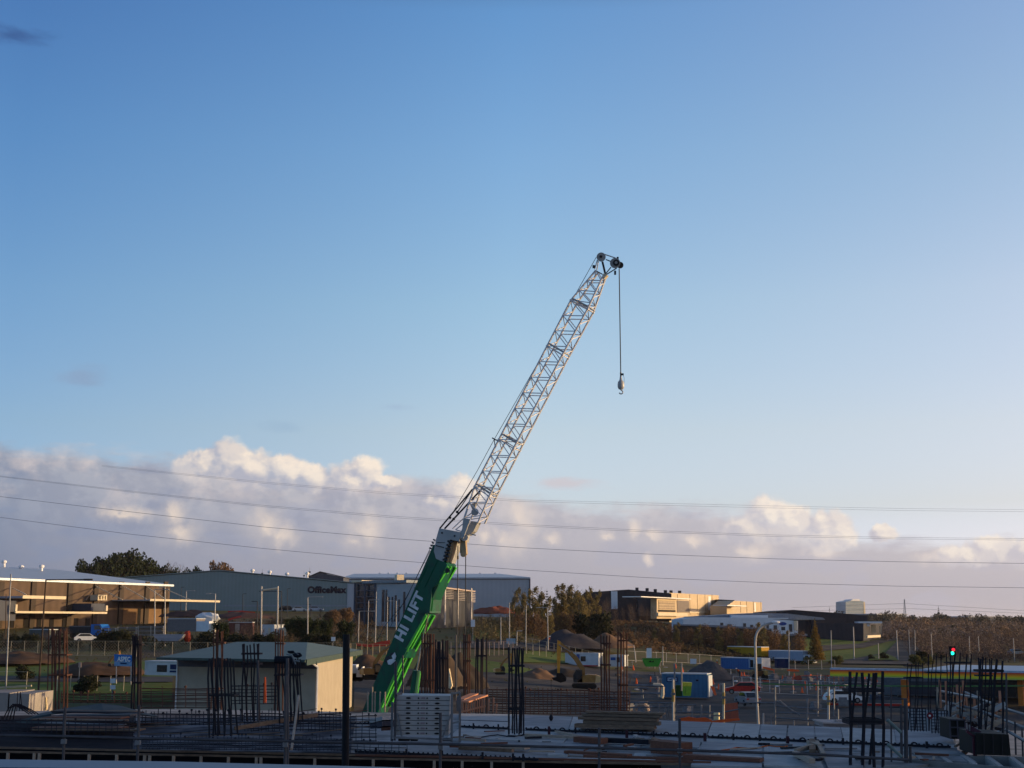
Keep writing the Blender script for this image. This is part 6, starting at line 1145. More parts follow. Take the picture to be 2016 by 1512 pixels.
def net(lab, P, Y, m=orange):
    b = MB(); n = len(P)//2
    for k in range(n-1): b.poly([W(*P[k], Y), W(*P[k+1], Y), W(*P[2*n-2-k], Y), W(*P[2*n-1-k], Y)], (0, .04, 0))
    return solo('orange_barrier', b, m, lab, 'barrier', 'orange safety barriers')
net('crumpled bright orange net along the deck edge under the two cream boards', [(1338, 1414), (1356, 1411), (1372, 1414), (1388, 1412), (1400, 1417), (1404, 1421), (1386, 1421), (1372, 1422), (1356, 1421), (1340, 1421)], 52)
net('orange net hung between posts beside the silver hatchback', [(1426, 1386), (1452, 1383), (1455, 1418), (1428, 1420)], 62, mat('net_orange', (.45, .12, .07), (.30, .10, .07), 6)); net('low orange strip under the hung net', [(1400, 1420), (1425, 1416), (1455, 1414), (1457, 1418), (1425, 1422), (1402, 1424)], 54)
net('orange plastic barrier leaning right of the light blue container', [(1398, 1350), (1406, 1352), (1411, 1368), (1407, 1369)], 160); net('orange barrier stack right of the bright blue container', [(1501, 1312), (1512, 1314), (1526, 1318), (1524, 1321), (1510, 1318), (1501, 1315)], 235); net('fallen orange barrier below the dark navy container', [(1549, 1318), (1560, 1317), (1573, 1319), (1574, 1322), (1560, 1322), (1550, 1321)], 235)
net('long red-orange netting in front of the long store', [(448, 1203), (475, 1202), (503, 1205), (500, 1208), (475, 1207), (450, 1206)], 300, mat('net_red', (.55, .06, .04))); net('second red-orange net sloping below the first', [(448, 1219), (460, 1215), (475, 1212), (474, 1215), (462, 1218), (450, 1222)], 280, MC['net_red'])
net('orange netting on the yellow posts left of the crane boom', [(700, 1266), (728, 1268), (745, 1264), (768, 1260), (767, 1272), (745, 1272), (728, 1274), (702, 1271)], 216, MC['net_red']); net('small orange barrier in the yard near the red car', [(1560, 1334), (1575, 1329), (1580, 1338), (1570, 1342)], 212, mat('net_dull', (.28, .06, .04)))
net('orange barrier post pair behind the dark rebar columns by the shed', [(520, 1333), (523, 1333), (524, 1384), (519, 1384)], 57)
for x0, y0 in ((1405, 1403.5), (1405, 1411)): solo('cream_board', MB().poly([W(x0, y0, 51), W(x0+10, y0, 51), W(x0+10, y0+(4 if y0 < 1408 else 6), 51), W(x0, y0+(4 if y0 < 1408 else 6), 51)], (.05, .1, 0)), mat('bright_cream', (.9, .78, .45)), ('upper' if y0 < 1408 else 'lower')+' of two sunlit cream boards above the orange net', 'board')
# signboard
f = Fac((224, 160), (262, 158)); r = thing('sign_board', 'blue and white site signboard reading ASPEC on the lawn', 'sign', f.pt(243, 1340))
part(r, 'panel', mat('sign_blue', (.02, .15, .45), (.018, .13, .42), 1, .5), lambda b: f.poly(b, [(225, 1288), (262, 1290), (262, 1303), (225, 1302)], 0, .1)); part(r, 'lower_panel', mat('sign_light', (.18, .33, .55)), lambda b: f.poly(b, [(225, 1302.3), (262, 1303.3), (262, 1312), (225, 1311)], 0, .1)); part(r, 'stripe', MC['navy_sign'], lambda b: f.rect(b, 237, 1304.5, 249, 1307.5, .03, .02))
part(r, 'lettering', paint, lambda b: b.text('ASPEC', f.pt(244, 1297.5, .02), f.u, f.w, f.n, .56, .03, .02, 1.1))
for x in (229, 258): part(r, 'post', poleL, lambda b: b.tube(f.pt(x, 1350, -.15), f.pt(x, 1290, -.15), .06, n=6))
for x, y0, y1, w_, Y, lab, m in ((222, 1336, 1345, 5, 140, 'upper white notice on a post below the signboard', white), (222, 1349, 1357, 5, 140, 'lower white notice on a post below the signboard', white), (1006, 1257, 1267, 9, 232, 'pale blue sign panel left of the lower lawn', mat('pale_blue_panel', (.25, .36, .45))), (931, 1220, 1234, 4, 250, 'white framed sign hanging at the end of the louvred wing', white), (1278, 1276, 1295, 5, 240, 'tall white notice board above the green skip', white), (1365, 1297, 1307, 6, 258, 'white notice board on the site fence', white), (656, 1254, 1262, 4, 212, 'small pale box on the fence behind the shed roof', white), (157, 1304, 1314, 2.5, 150, 'small pinkish sign on a stake in the lawn', MC['pinkish_stake']), (1917, 1400, 1401, .1, 40, '', None)):
    if m is None: continue
    r = thing('notice_board', lab, 'sign', G(x, Y)); part(r, 'panel', m, lambda b: b.poly([W(x-w_, y0, Y), W(x+w_, y0, Y), W(x+w_, y1, Y), W(x-w_, y1, Y)], (0, .08, 0))); part(r, 'post', galv, lambda b: b.tube(Vector((W(x, y1, Y+.1).x, Y+.12, zg(G(x, Y).x, Y))), W(x, y0, Y+.12), .05, n=5))
# red low wall, kerbs, pipes, heaps
f = Fac((1630, 160), (1790, 158)); r = thing('low_red_wall', 'long low red band over white base beyond the right of the access road', 'wall', f.pt(1700, 1396)); part(r, 'red_band', red, lambda b: f.rect(b, 1632, 1384, 1790, 1391.5, .05, .5)); part(r, 'white_base', MC['pink_grey'], lambda b: f.rect(b, 1632, 1391.6, 1790, 1395, .02, .5))
for k, (x, y, Y) in enumerate(((1720, 1372, 172), (1905, 1365, 160), (1850, 1372, 160))): cab = solo('barrel_stack', MB().tube(W(x, y+6, Y), W(x, y-4, Y), .45, n=12).tube(W(x+14, y+6, Y), W(x+14, y-3, Y), .4, n=12), mat('dull_blue_drum', (.08, .10, .14)), ('leftmost', 'rightmost', 'middle')[k]+' pair of drums under the forecourt canopy', 'drums')
cage = thing('table_frame', 'grey metal benches stacked beyond the rusty cages', 'frame', W(1270, 1375, 90))
for a in ((1254, 1349, 1277, 1349), (1256, 1354, 1276, 1355), (1264, 1356, 1265, 1375), (1240, 1366, 1300, 1364), (1282, 1348, 1304, 1350), (1296, 1350, 1296, 1372)): part(cage, 'bar', galv, lambda b: b.tube(W(a[0], a[1], 90), W(a[2], a[3], 90), .07, n=5))
part(cage, 'bent_pipe', cream, lambda b: b.path([W(x, y, 88) for x, y in ((1286, 1348), (1300, 1348.5), (1305, 1352), (1305, 1368), (1303, 1374))], .12, n=7))
solo('pipe_ring', MB().path([W(x, y, 62) for x, y in ((1250, 1400), (1251, 1391), (1257, 1387), (1266, 1387), (1272, 1391), (1275, 1400))], .11, n=8), mat('pinkish_pipe', (.40, .30, .24)), 'pinkish arched pipe behind the timber stack', 'pipe')
# low kerb-side clutter in the yard
q = random.Random(21)
cl_m = [orange, mat('rubble_brown', (.10, .075, .06)), greyC, galv, MC['pale_post'], mat('net_dull2', (.30, .07, .05)), conc2, timber, white, conc]
for k in range(150):
    x = q.uniform(1210, 1740); Y = q.uniform(185, 250); p = G(x, Y); m = q.choice(cl_m); s_ = q.uniform(.3, 1.3)
    lab = 'one of the small bits of building material scattered over the yard'
    b = MB().box(p+Vector((0, 0, .12)), (s_, q.uniform(.15, .6), q.uniform(.08, .35)), rz=q.uniform(0, 3)) if k % 3 else MB().tube(p, p+Vector((q.uniform(-.1, .1), 0, q.uniform(.7, 1.2))), .07, n=5)
    solo('building_material', b, m, lab, 'building material', 'scattered building material in the yard', loc=p)
# pallets and racks in the left truck yard
for k, (x0, x1, y0, y1, lab) in enumerate(((200, 228, 1236, 1260, 'left'), (232, 268, 1234, 1262, 'middle'), (272, 322, 1232, 1252, 'right'))):
    r = thing('storage_rack', lab+' stack of grey racks and timber in the truck yard', 'rack', W((x0+x1)/2, y1, 240))
    for j in range(5):
        y = y0+(y1-y0)*j/5; part(r, 'shelf', (mat('rack_grey', (.16, .15, .15)), mat('rack_brown', (.11, .085, .07)))[j % 2], lambda b: b.poly([W(x0+q.uniform(0, 4), y+.5, 240), W(x1-q.uniform(0, 5), y+.5, 240), W(x1, y+3.4, 240), W(x0, y+3.4, 240)], (0, 1.6, 0)))
    for x in (x0, (x0+x1)/2, x1): part(r, 'post', poleL, lambda b: b.tube(W(x, y1, 239.8), W(x, y0, 239.8), .06, n=4))
solo('white_hull', MB().poly([W(x, y, 236) for x, y in ((300, 1249), (362, 1249), (358, 1256), (350, 1262), (312, 1262))], (0, 2.4, 0)), mat('hull_white', (.34, .34, .38), (.28, .28, .32), 1, .5, wave=(2, .7), wdepth=.2), 'pale boat-like hull lying behind the yard fence', 'boat')
solo('orange_machine', MB().ball(W(369, 1253, 238), (.65, .6, 1.0), 10, 7, .15, 2), mat('dull_red', (.35, .05, .03)), 'rounded orange red machine beside the pale hull', 'machine'); solo('white_heap', MB().ball(W(409, 1216, 290), (2.6, 1.2, 1.1), 12, 7, .15, 3), white, 'white sheeted heap behind the grey brown container', 'heap')

# pallets of material, cones and net runs in the yard
q = random.Random(31); pal = None
for k, (x, Y) in enumerate(((1225, 200), (1250, 214), (1288, 205), (1440, 226), (1520, 228), (1546, 216), (1590, 224), (1612, 208), (1660, 226), (1690, 214), (1585, 246), (1236, 150), (1262, 146), (1350, 146), (1600, 150), (1655, 156))):
    p = G(x, Y); lab = 'one of the loaded pallets standing about the yard'
    if pal is None:
        pal = thing('loaded_pallet', lab, 'pallet', p, .2, 'loaded pallets in the yard'); MB().box((0, 0, .08), (1.2, 1.0, .14)).obj('pallet', timber, pal); MB().box((0, 0, .5), (1.1, .9, .62)).box((.1, .05, .95), (.8, .7, .25)).obj('load', mat('wrapped_load', (.20, .20, .21), (.13, .125, .13), 2, .7), pal)
    else: dup(pal, p, q.uniform(0, 3), lab, 'loaded pallets in the yard', q.uniform(.7, 1.2))
cone = None
for k in range(22):
    p = G(q.uniform(1230, 1740), q.uniform(180, 250)); lab = 'one of the small orange traffic cones dotted over the yard'
    if cone is None:
        cone = thing('traffic_cone', lab, 'cone', p, 0, 'traffic cones in the yard'); MB().tube((0, 0, .03), (0, 0, .9), .22, .05, n=10).obj('cone_body', orange, cone); MB().box((0, 0, .03), (.5, .5, .06)).obj('base', tyre, cone)
    else: dup(cone, p, 0, lab, 'traffic cones in the yard')
fence('low run of orange net posts across the middle of the yard', [(1540, 222), (1620, 226), (1690, 222)], 1.0, 1.8, MC['net_dull'], (1.0, .5), .06)
fence('grey barrier run before the bright blue container', [(1400, 236), (1470, 234), (1540, 236)], 1.0, 2.2, galv, (1.0, .5), .04)
sheet('yard_kerb', [(1440, 193.2), (1530, 183.2), (1640, 177.2), (1760, 175.2)], [(1440, 193.9), (1530, 183.9), (1640, 177.9), (1760, 175.9)], MC['pale_post'], .12, 30, 1)
sheet('gravel_strip', [(1440, 196.5), (1530, 186.5), (1640, 180.5), (1760, 178.5)], [(1440, 212), (1530, 204), (1640, 198), (1760, 196)], mat('brown_gravel', (.070, .060, .052), (.045, .040, .038), 1.2, .95, bump=.5), .09, 30, 6)
# ================= heaps and vegetation =================
def mound(name, lab, px, ybase, Y, wpx, hpx, m, seed=0, cat='heap', dy=1.0):
    c = W(px, ybase, Y); rx = wpx/2*Y/F; h = hpx*Y/F; b = MB(); N, K = 40, 12; q = Vector((seed*7.3, 1, 2))
    for j in range(K+1):
        t = j/K
        for i in range(N):
            a = 2*math.pi*i/N; k = 1+.18*mnoise.noise((math.cos(a)*1.5+seed*5, math.sin(a)*1.5, t)); x, y = math.cos(a)*rx*t*k, math.sin(a)*rx*t*k*dy; b.v.append((x, y, h*max(0, (1-t*t))**1.2*(1+.55*mnoise.noise((x*.35, y*.35, seed)))+.22*mnoise.noise((x*1.3, y*1.3, seed))-.3*(t > .95)))
    b.f = [(j*N+i, j*N+(i+1) % N, (j+1)*N+(i+1) % N, (j+1)*N+i) for j in range(K) for i in range(N)]
    o = b.obj(name, m, smooth=True); o.location = c; return tag(o, lab, cat)
redsoil = mat('red_soil', (.24, .065, .035), (.17, .05, .03), .5, .95)
mound('gravel_heap', 'large dark grey gravel heap below the autumn poplars', 1122, 1272, 262, 140, 28, mat('dark_gravel', (.055, .050, .055), (.04, .037, .042), 1, .95, bump=.5), 1)
mound('soil_heap', 'tan soil bank right of the dark gravel heap', 1198, 1272, 268, 96, 21, mat('tan_soil', (.17, .10, .065), (.13, .08, .05), .6, .95, bump=.4), 2)
mound('gravel_heap', 'pale grey gravel pile in the yard behind the light blue container', 1392, 1334, 222, 104, 27, gravM, 3)
for k, (x, yb, Y, w_, h, m, lab) in enumerate(((858, 1345, 150, 120, 62, dirtM, 'big brown dirt mound behind the rusty columns'), (905, 1350, 165, 110, 55, mat('dark_soil', (.05, .038, .03), (.035, .028, .024), .8, .95, bump=.4), 'dark soil mound right of the crane ram'), (728, 1322, 185, 110, 30, mat('brown_bank', (.085, .05, .032), (.06, .038, .026), .6, .95, bump=.4), 'brown dirt bank behind the orange excavator'), (1052, 1338, 195, 92, 19, MC['tan_soil'], 'small tan dirt pile beside the excavator bucket'), (1110, 1330, 205, 90, 14, MC['dark_soil'], 'low dark spoil heap under the excavator bucket'),
      (200, 1322, 172, 170, 18, MC['brown_bank'], 'brown bank behind the signboard'), (40, 1300, 195, 190, 14, MC['brown_bank'], 'brown bank at the far left below the yard fence'), (975, 1206, 380, 110, 11, redsoil, 'red soil bank beyond the louvred wing'), (475, 1215, 300, 130, 9, mat('purple_soil', (.09, .05, .045), (.06, .04, .035), .5, .95), 'purple brown bank below the long store'), (370, 1212, 330, 110, 10, MC['purple_soil'], 'purple brown bank behind the third canopy'), (1690, 1345, 215, 60, 10, gravM, 'low rubble heap left of the station canopy'))): mound('soil_heap', lab, x, yb, Y, w_, h, m, 10+k)
barkM = mat('bark', (.085, .065, .05), (.05, .04, .033), 4, .9)
def leafm(n, c1, c2, tr=.25): return mat(n, c1, c2, .35, .85, trans=tr, detail=3)
evg = leafm('evergreen_leaves', (.030, .042, .018), (.018, .027, .012)); autm = leafm('autumn_leaves', (.24, .185, .07), (.13, .11, .05), .35); brn = leafm('brown_leaves', (.19, .115, .06), (.11, .07, .045), .3)
twig = leafm('bare_twigs', (.19, .13, .095), (.12, .085, .068), .2); olive = leafm('olive_leaves', (.12, .12, .035), (.08, .075, .025), .3); shrubD = leafm('dark_shrub_leaves', (.035, .038, .018), (.02, .023, .012)); conif = leafm('conifer_leaves', (.20, .125, .03), (.12, .085, .025), .3)
def crown(lobes, n, size, seed, up=0, shell=.45, asp=1.0):
    q = random.Random(seed); b = MB(); tot = sum(l[3]*l[4]*l[5] for l in lobes)
    for cx, cy, cz, rx, ry, rz in lobes:
        for _ in range(int(n*(rx*ry*rz)/tot)):
            d = Vector((q.gauss(0, 1), q.gauss(0, 1), q.gauss(0, 1))).normalized(); k = q.random()**shell; p = Vector((cx+d.x*rx*k, cy+d.y*ry*k, cz+d.z*rz*k))
            a = Vector((q.gauss(0, 1), q.gauss(0, 1), q.gauss(0, 1)+up)).normalized(); u = a.orthogonal().normalized(); t = q.uniform(0, 6.28); w_ = a.cross(u); u, w_ = u*math.cos(t)+w_*math.sin(t), w_*math.cos(t)-u*math.sin(t); s_ = size*q.uniform(.6, 1.4)
            if up: o = len(b.v); b.v += [tuple(p-u*s_*asp), tuple(p+u*s_*asp), tuple(p+a*s_*4)]; b.f.append((o, o+1, o+2)); b.m.append(0)
            else: o = len(b.v); b.v += [tuple(p-u*s_-w_*s_*.6), tuple(p+u*s_-w_*s_*.5), tuple(p+u*s_*.4+w_*s_), tuple(p-u*s_*.6+w_*s_*.8)]; b.f.append((o, o+1, o+2, o+3)); b.m.append(0)
    return b
def limbs(h, r, n, spread, seed, lo=.3, gens=2):
    q = random.Random(seed); b = MB(); b.tube((0, 0, -.3), (0, 0, h*.55), r, r*.55, n=6); b.tube((0, 0, h*.55), (q.uniform(-.2, .2), q.uniform(-.2, .2), h*.95), r*.55, r*.1, n=5)
    def br(p, d, L, rr, g_):
        e = p+d*L; b.tube(p, e, rr, rr*.4, n=4, cap=False)
        if g_ > 0:
            for _ in range(3): br(p.lerp(e, q.uniform(.4, .95)), (d+Vector((q.uniform(-.6, .6), q.uniform(-.6, .6), q.uniform(0, .5)))).normalized(), L*.55, rr*.5, g_-1)
    for k in range(n):
        t = lo+(1-lo)*.9*k/n; a = k*2.4+q.uniform(-.4, .4); up = .55+.6*t; br(Vector((0, 0, h*t)), Vector((math.cos(a), math.sin(a), up)).normalized(), h*spread*(1.1-t*.75), r*.4*(1.1-t*.8), gens)
    return b
def mk(kind):
    q = random.Random(hash(kind) % 100 if 0 else len(kind)*7)
    if kind == 'dense':     # broad evergreen, 10 m
        L = [(q.uniform(-3, 3), q.uniform(-3, 3), q.uniform(3.4, 8.2), q.uniform(1.2, 2.1), q.uniform(1.2, 2.1), q.uniform(1, 1.7)) for _ in range(16)]+[(0, 0, 5.2, 3.4, 3.4, 3)]
        return limbs(7, .35, 7, .35, 3, .3, 1), crown(L, 3600, .22, 5), evg
    if kind == 'dome':
        return limbs(6, .3, 9, .5, 4, .25, 1), crown([(0, 0, 5.2, 5, 4, 2.6)]+[(q.uniform(-3.6, 3.6), q.uniform(-2, 2), q.uniform(5, 7), 1.4, 1.4, 1) for _ in range(9)], 3600, .2, 6), brn
    if kind == 'poplar':    # upright autumn tree, 10 m
        return limbs(10, .17, 16, .26, 7, .12, 2), crown([(q.uniform(-1.5, 1.5)*(1-.5*t), q.uniform(-1.5, 1.5)*(1-.5*t), 1.4+t*8.0+q.uniform(-.4, .4), q.uniform(.8, 1.3)*(1.1-t*.55), q.uniform(.8, 1.3)*(1.1-t*.55), 1.0) for t in [k/15 for k in range(16)]], 2600, .14, 8), autm
    if kind == 'bare':      # twiggy, 8 m
        return limbs(8, .13, 14, .32, 9, .15, 2), crown([(0, 0, 4.6, 2.0, 2.0, 3.4), (.5, .3, 5.5, 1.5, 1.5, 2.4)], 1100, .035, 10, up=1.2), twig
    if kind == 'fuzzy':
        return limbs(7, .12, 12, .34, 11, .15, 2), crown([(0, 0, 3.8, 1.7, 1.7, 3.0)]+[(q.uniform(-1, 1), q.uniform(-1, 1), q.uniform(2, 6), .8, .8, .9) for _ in range(7)], 1100, .11, 12), brn
    if kind == 'cone':      # conical autumn conifer 10 m
        return limbs(9.5, .2, 18, .22, 13, .08, 1), crown([(0, 0, .7+9*t, 2.3*(1-t)+.15, 2.3*(1-t)+.15, .55) for t in [k/17 for k in range(18)]], 5200, .12, 14, shell=.6), conif
    if kind == 'norfolk':
        b = MB()
        for k in range(9):
            z = 2+k*.95; r_ = 2.3*(1-k/9.6)
            for i in range(7): a = i*.9+k*.3; b.bar((0, 0, z), (math.cos(a)*r_, math.sin(a)*r_, z+.35), .5*(1-k/11), .16)
        return MB().tube((0, 0, -.3), (0, 0, 11), .22, .03, n=6), b, evg
    if kind == 'shrub':
        return limbs(2.2, .08, 6, .5, 15, .1, 1), crown([(q.uniform(-1.2, 1.2), q.uniform(-1, 1), q.uniform(.7, 2.1), .8, .8, .7) for _ in range(9)], 1300, .12, 16), shrubD
    if kind == 'olive':
        return limbs(2.2, .08, 6, .5, 17, .1, 1), crown([(q.uniform(-1.3, 1.3), q.uniform(-1, 1), q.uniform(.6, 1.9), .7, .7, .6) for _ in range(9)], 1300, .11, 18), olive
PROTO = {}; NAMES = {'dense': ('evergreen_tree', 'tree'), 'dome': ('round_tree', 'tree'), 'poplar': ('autumn_tree', 'tree'), 'bare': ('bare_tree', 'tree'), 'fuzzy': ('brown_leaved_tree', 'tree'), 'cone': ('conifer_tree', 'tree'), 'norfolk': ('norfolk_pine', 'tree'), 'shrub': ('dark_shrub', 'shrub'), 'olive': ('olive_shrub', 'shrub')}
HT = {'dense': 9.6, 'dome': 7.9, 'poplar': 10.2, 'bare': 8.3, 'fuzzy': 7.2, 'cone': 10, 'norfolk': 11, 'shrub': 2.7, 'olive': 2.4}
rt = random.Random(77)
def tree(kind, lab, px, yt, Y, grp=None, wide=1.0, yb=None):
    base = G(px, Y) if yb is None else W(px, yb, Y); top = W(px, yt, Y).z; s_ = max(.15, (top-base.z)/HT[kind]); rz = rt.uniform(0, 6.28)
    if kind not in PROTO:
        t_, c_, m = mk(kind); nm, cat = NAMES[kind]; r = thing(nm, lab, cat, base, rz, grp); t_.obj('trunk', barkM, r); c_.obj('crown', m, r); PROTO[kind] = r
    else: r = dup(PROTO[kind], base, rz, lab, grp)
    r.location = base; r.rotation_euler = (0, 0, rz); r.scale = (s_*wide, s_*wide, s_)
    if grp is None and 'group' in r: del r['group']
    return r
ORD = 'first second third fourth fifth sixth seventh eighth ninth tenth eleventh twelfth thirteenth fourteenth fifteenth sixteenth seventeenth eighteenth nineteenth twentieth'.split()
for k, (x, yt, w_) in enumerate(((172, 1098, .8), (204, 1086, .9), (238, 1078, 1.0), (272, 1088, .9), (303, 1103, .9))): tree('dense', ORD[k]+' from the left of the dark evergreens behind the brown warehouse roof', x, yt, 540+k*8, 'dark evergreens behind the warehouse', w_*.75)
tree('bare', 'left bare twiggy tree right of the dark evergreens', 331, 1100, 540, None, .8); tree('bare', 'right bare twiggy tree right of the dark evergreens', 350, 1104, 540, None, .9); tree('dense', 'small round dark tree left of the brown dome-shaped tree', 379, 1111, 545, None, .5); tree('dense', 'low dark tree at the foot of the twiggy trees', 342, 1116, 535, None, .6)
tree('dome', 'wide brown dome-shaped tree above the long store roof', 433, 1105, 545, None, .46)
for x, yt, lab in ((513, 1120, 'tiny pine top above the store roof, furthest left'), (596, 1125, 'short pine top left of the taller one above the store lettering'), (607, 1117, 'taller pine top above the store lettering')): tree('norfolk', lab, x, yt, 640, None, .7)
tree('norfolk', 'pine top between the pale blue warehouse and the autumn poplars', 1077, 1158, 480, None, .8); tree('norfolk', 'lone reddish pine on the right skyline', 1849, 1191, 1300, None, .7); tree('norfolk', 'thin pine left of the office tower', 1634, 1193, 1200, None, .5); tree('norfolk', 'small pine top right of the lone reddish pine', 1941, 1206, 1300, None, .5)
for k, (x, yt, Y, w_) in enumerate(((1014, 1160, 318, .8), (1028, 1155, 312, .9), (1048, 1158, 300, 1.0), (1061, 1153, 322, 1.1), (1078, 1172, 290, .9), (1096, 1165, 326, .9), (1105, 1150, 330, 1.0), (1117, 1147, 334, 1.2), (1131, 1150, 326, 1.25), (1141, 1163, 322, 1.0), (1152, 1160, 340, .8), (1163, 1154, 350, .8), (1177, 1160, 352, .7))):
    tree('poplar', ORD[k]+' from the left of the tall autumn poplars right of the pale blue warehouse', x, yt, Y, 'autumn poplars right of the pale blue warehouse', w_)
for k, (x, yt, Y) in enumerate(((1020, 1200, 285), (1036, 1205, 280), (1052, 1200, 280), (1066, 1212, 276), (1086, 1205, 300), (1108, 1200, 300), (1128, 1200, 305))): tree('fuzzy', ORD[k]+' from the left of the brown bushes at the foot of the autumn poplars', x, yt, Y, 'brown bushes at the foot of the poplars', 1.2)
for x, yt, lab in ((1154, 1204, 'left dark shrub beside the black warehouse'), (1173, 1202, 'right dark shrub beside the black warehouse'), (1066, 1228, 'dark shrub below the autumn poplars')): tree('shrub', lab, x, yt, 300, None, .8)
for k, (x, yt, Y) in enumerate(((1190, 1178, 388), (1196, 1172, 386), (1212, 1188, 390), (1226, 1190, 388), (1241, 1184, 388), (1246, 1190, 370), (1262, 1185, 385), (1274, 1192, 380), (1286, 1190, 378))): tree('bare', ORD[k]+' from the left of the thin trees before the black tan warehouse', x, yt, Y, 'thin trees before the black tan warehouse', .7)
for k, x in enumerate((1288, 1302, 1317, 1333, 1347, 1360, 1374, 1389, 1402, 1414, 1427, 1441, 1455, 1470, 1484, 1499, 1512, 1524, 1545, 1572)):
    tree('fuzzy' if k % 3 else 'poplar', ORD[k]+' from the left in the long row of brown trees before the dark wall', x, 1236-(k % 4)*4+(x > 1530)*12, 318+(k % 3)*5, 'brown trees before the dark wall', 1.15)
tree('cone', 'tall pyramid-shaped autumn conifer right of the white truck', 1607, 1215, 300, None, .92, 1303)
for k, (x, yt, Y, kd) in enumerate(((592, 1212, 246, 'dense'), (612, 1214, 244, 'dense'), (640, 1216, 252, 'dense'), (680, 1218, 236, 'dense'), (655, 1200, 292, 'dome'), (678, 1196, 300, 'dome'), (438, 1221, 235, 'dense'), (575, 1222, 256, 'dense'))): tree(kd, ORD[k]+' of the dark trees between the truck yard and the glazed office', x, yt, Y, 'dark trees by the truck yard', .75)
for k, (x, yt, Y) in enumerate(((482, 1224, 238), (497, 1220, 240), (512, 1228, 238), (540, 1205, 300), (556, 1208, 300), (630, 1196, 330), (700, 1205, 320), (120, 1236, 240), (130, 1232, 244), (92, 1240, 236), (250, 1232, 250), (18, 1240, 240))): tree('bare', ORD[k]+' of the bare brown bushes along the truck yard', x, yt, Y, 'bare brown bushes along the truck yard', 1.5)
for k, (x, yt, Y) in enumerate(((25, 1248, 232), (55, 1246, 232), (118, 1248, 230), (210, 1240, 230), (226, 1238, 230), (238, 1242, 228), (400, 1240, 230), (455, 1246, 230), (470, 1248, 228), (520, 1246, 228), (545, 1244, 228), (598, 1248, 226), (625, 1246, 226), (648, 1246, 226))): tree('shrub', ORD[k]+' from the left of the dark low shrubs behind the yard fence', x, yt, Y, 'low dark shrubs behind the yard fence', 1.1)
for x, yt, Y, lab, kd in ((57, 1308, 165, 'round dark shrub on the lawn at the far left', 'shrub'), (182, 1328, 150, 'dark shrub on the lawn below the signboard', 'shrub'), (172, 1334, 147, 'low dark shrub left of the one below the signboard', 'shrub'), (565, 1216, 300, 'left olive bush beyond the twin pole gantry', 'olive'), (660, 1210, 300, 'right olive bush near the glazed office', 'olive'), (1712, 1288, 320, 'dark shrub on the grass island', 'shrub'), (1737, 1284, 322, 'taller dark shrub on the grass island', 'shrub'), (1803, 1288, 300, 'yellow green bush right of the grass island', 'olive'), (1822, 1292, 300, 'second yellow green bush right of the grass island', 'olive'), (1813, 1280, 320, 'dark shrub behind the yellow green bushes', 'shrub'), (1845, 1282, 330, 'dark bush left of the traffic light', 'shrub'), (1640, 1290, 296, 'yellow bush at the foot of the autumn conifer', 'olive'), (1587, 1292, 296, 'yellow bush left of the autumn conifer foot', 'olive')): tree(kd, lab, x, yt, Y, None, 1.2)
# the brown wood at the right: the nearest trees one by one, the rest as a mass
for k in range(90):
    Y = rt.uniform(330, 620); x = rt.uniform(1752, 2060)+(Y < 420)*25; yt = 1229+(620-Y)*.06+rt.uniform(-3, 8); tree('bare', 'one of the bare brown trees crowded along the road at the far right', x, yt, Y, 'bare brown trees crowded at the far right', rt.uniform(1.0, 1.5))
def mass(name, lab, n, xr, Yr, hr, size, m, seed, up=0, cat='trees', fn=None, per=60):
    q = random.Random(seed); b = MB()
    for k in range(n):
        Y = q.uniform(*Yr); x = q.uniform(*xr); p = G(x, Y); h = q.uniform(*hr)*(fn(x) if fn else 1); c = crown([(p.x, p.y, p.z+h*.5, h*.42, h*.42, h*.5)], per, size, seed*100+k, up=up); o = len(b.v); b.v += c.v; b.f += [tuple(i+o for i in f) for f in c.f]; b.m += c.m
    return tag(b.obj(name, m), lab, cat, kind='stuff')
purp = leafm('hazy_twigs', (.23, .175, .15), (.13, .105, .095), .1); farg = leafm('far_evergreen', (.035, .042, .032), (.025, .03, .026), .1)
mass('bare_wood', 'brown bare wood filling the slope at the far right', 800, (1742, 2120), (420, 900), (2.2, 5.2), .24, purp, 31, per=90, fn=lambda x: 1+.35*mnoise.noise((x*.05, 2, 3)))
mass('bare_wood_tall', 'scattered taller brown trees standing out of the far-right wood', 110, (1750, 2120), (420, 800), (5, 8.5), .2, leafm('tall_twigs', (.20, .13, .08), (.10, .07, .055), .1), 43, up=.8, per=120)
mass('wood_evergreens', 'dark evergreen patches within the far-right wood', 60, (1750, 2120), (450, 1000), (2.5, 5.5), .3, farg, 44, per=110)
mass('bare_wood_front', 'lower brown thicket along the road before the far-right wood', 380, (1800, 2120), (315, 430), (2.0, 4.2), .15, leafm('thicket_twigs', (.18, .12, .09), (.11, .08, .062), .1), 41, per=90)
mass('distant_trees', 'dark evergreen trees along the right skyline', 520, (1500, 2200), (950, 1700), (5.5, 9.5), .6, farg, 32, per=90, fn=lambda x: 1+.5*mnoise.noise((x*.03, 0, 3))+.35*math.exp(-((x-1752)/22)**2)+.5*math.exp(-((x-1912)/14)**2))
mass('distant_trees_left', 'low dark trees between the far warehouses', 60, (-200, 1200), (700, 1000), (5, 9), .7, farg, 33, per=60)
mass('brown_scrub', 'brown scrub covering the slope below the black tan warehouse', 420, (1165, 1345), (285, 400), (.9, 1.9), .16, brn, 34, per=34)
mass('hedge_scrub', 'dark hedge scrub along the foot of the brown tree row', 330, (1290, 1600), (300, 322), (.9, 1.5), .12, leafm('hedge_brown', (.09, .065, .035), (.05, .04, .025)), 35, per=30)
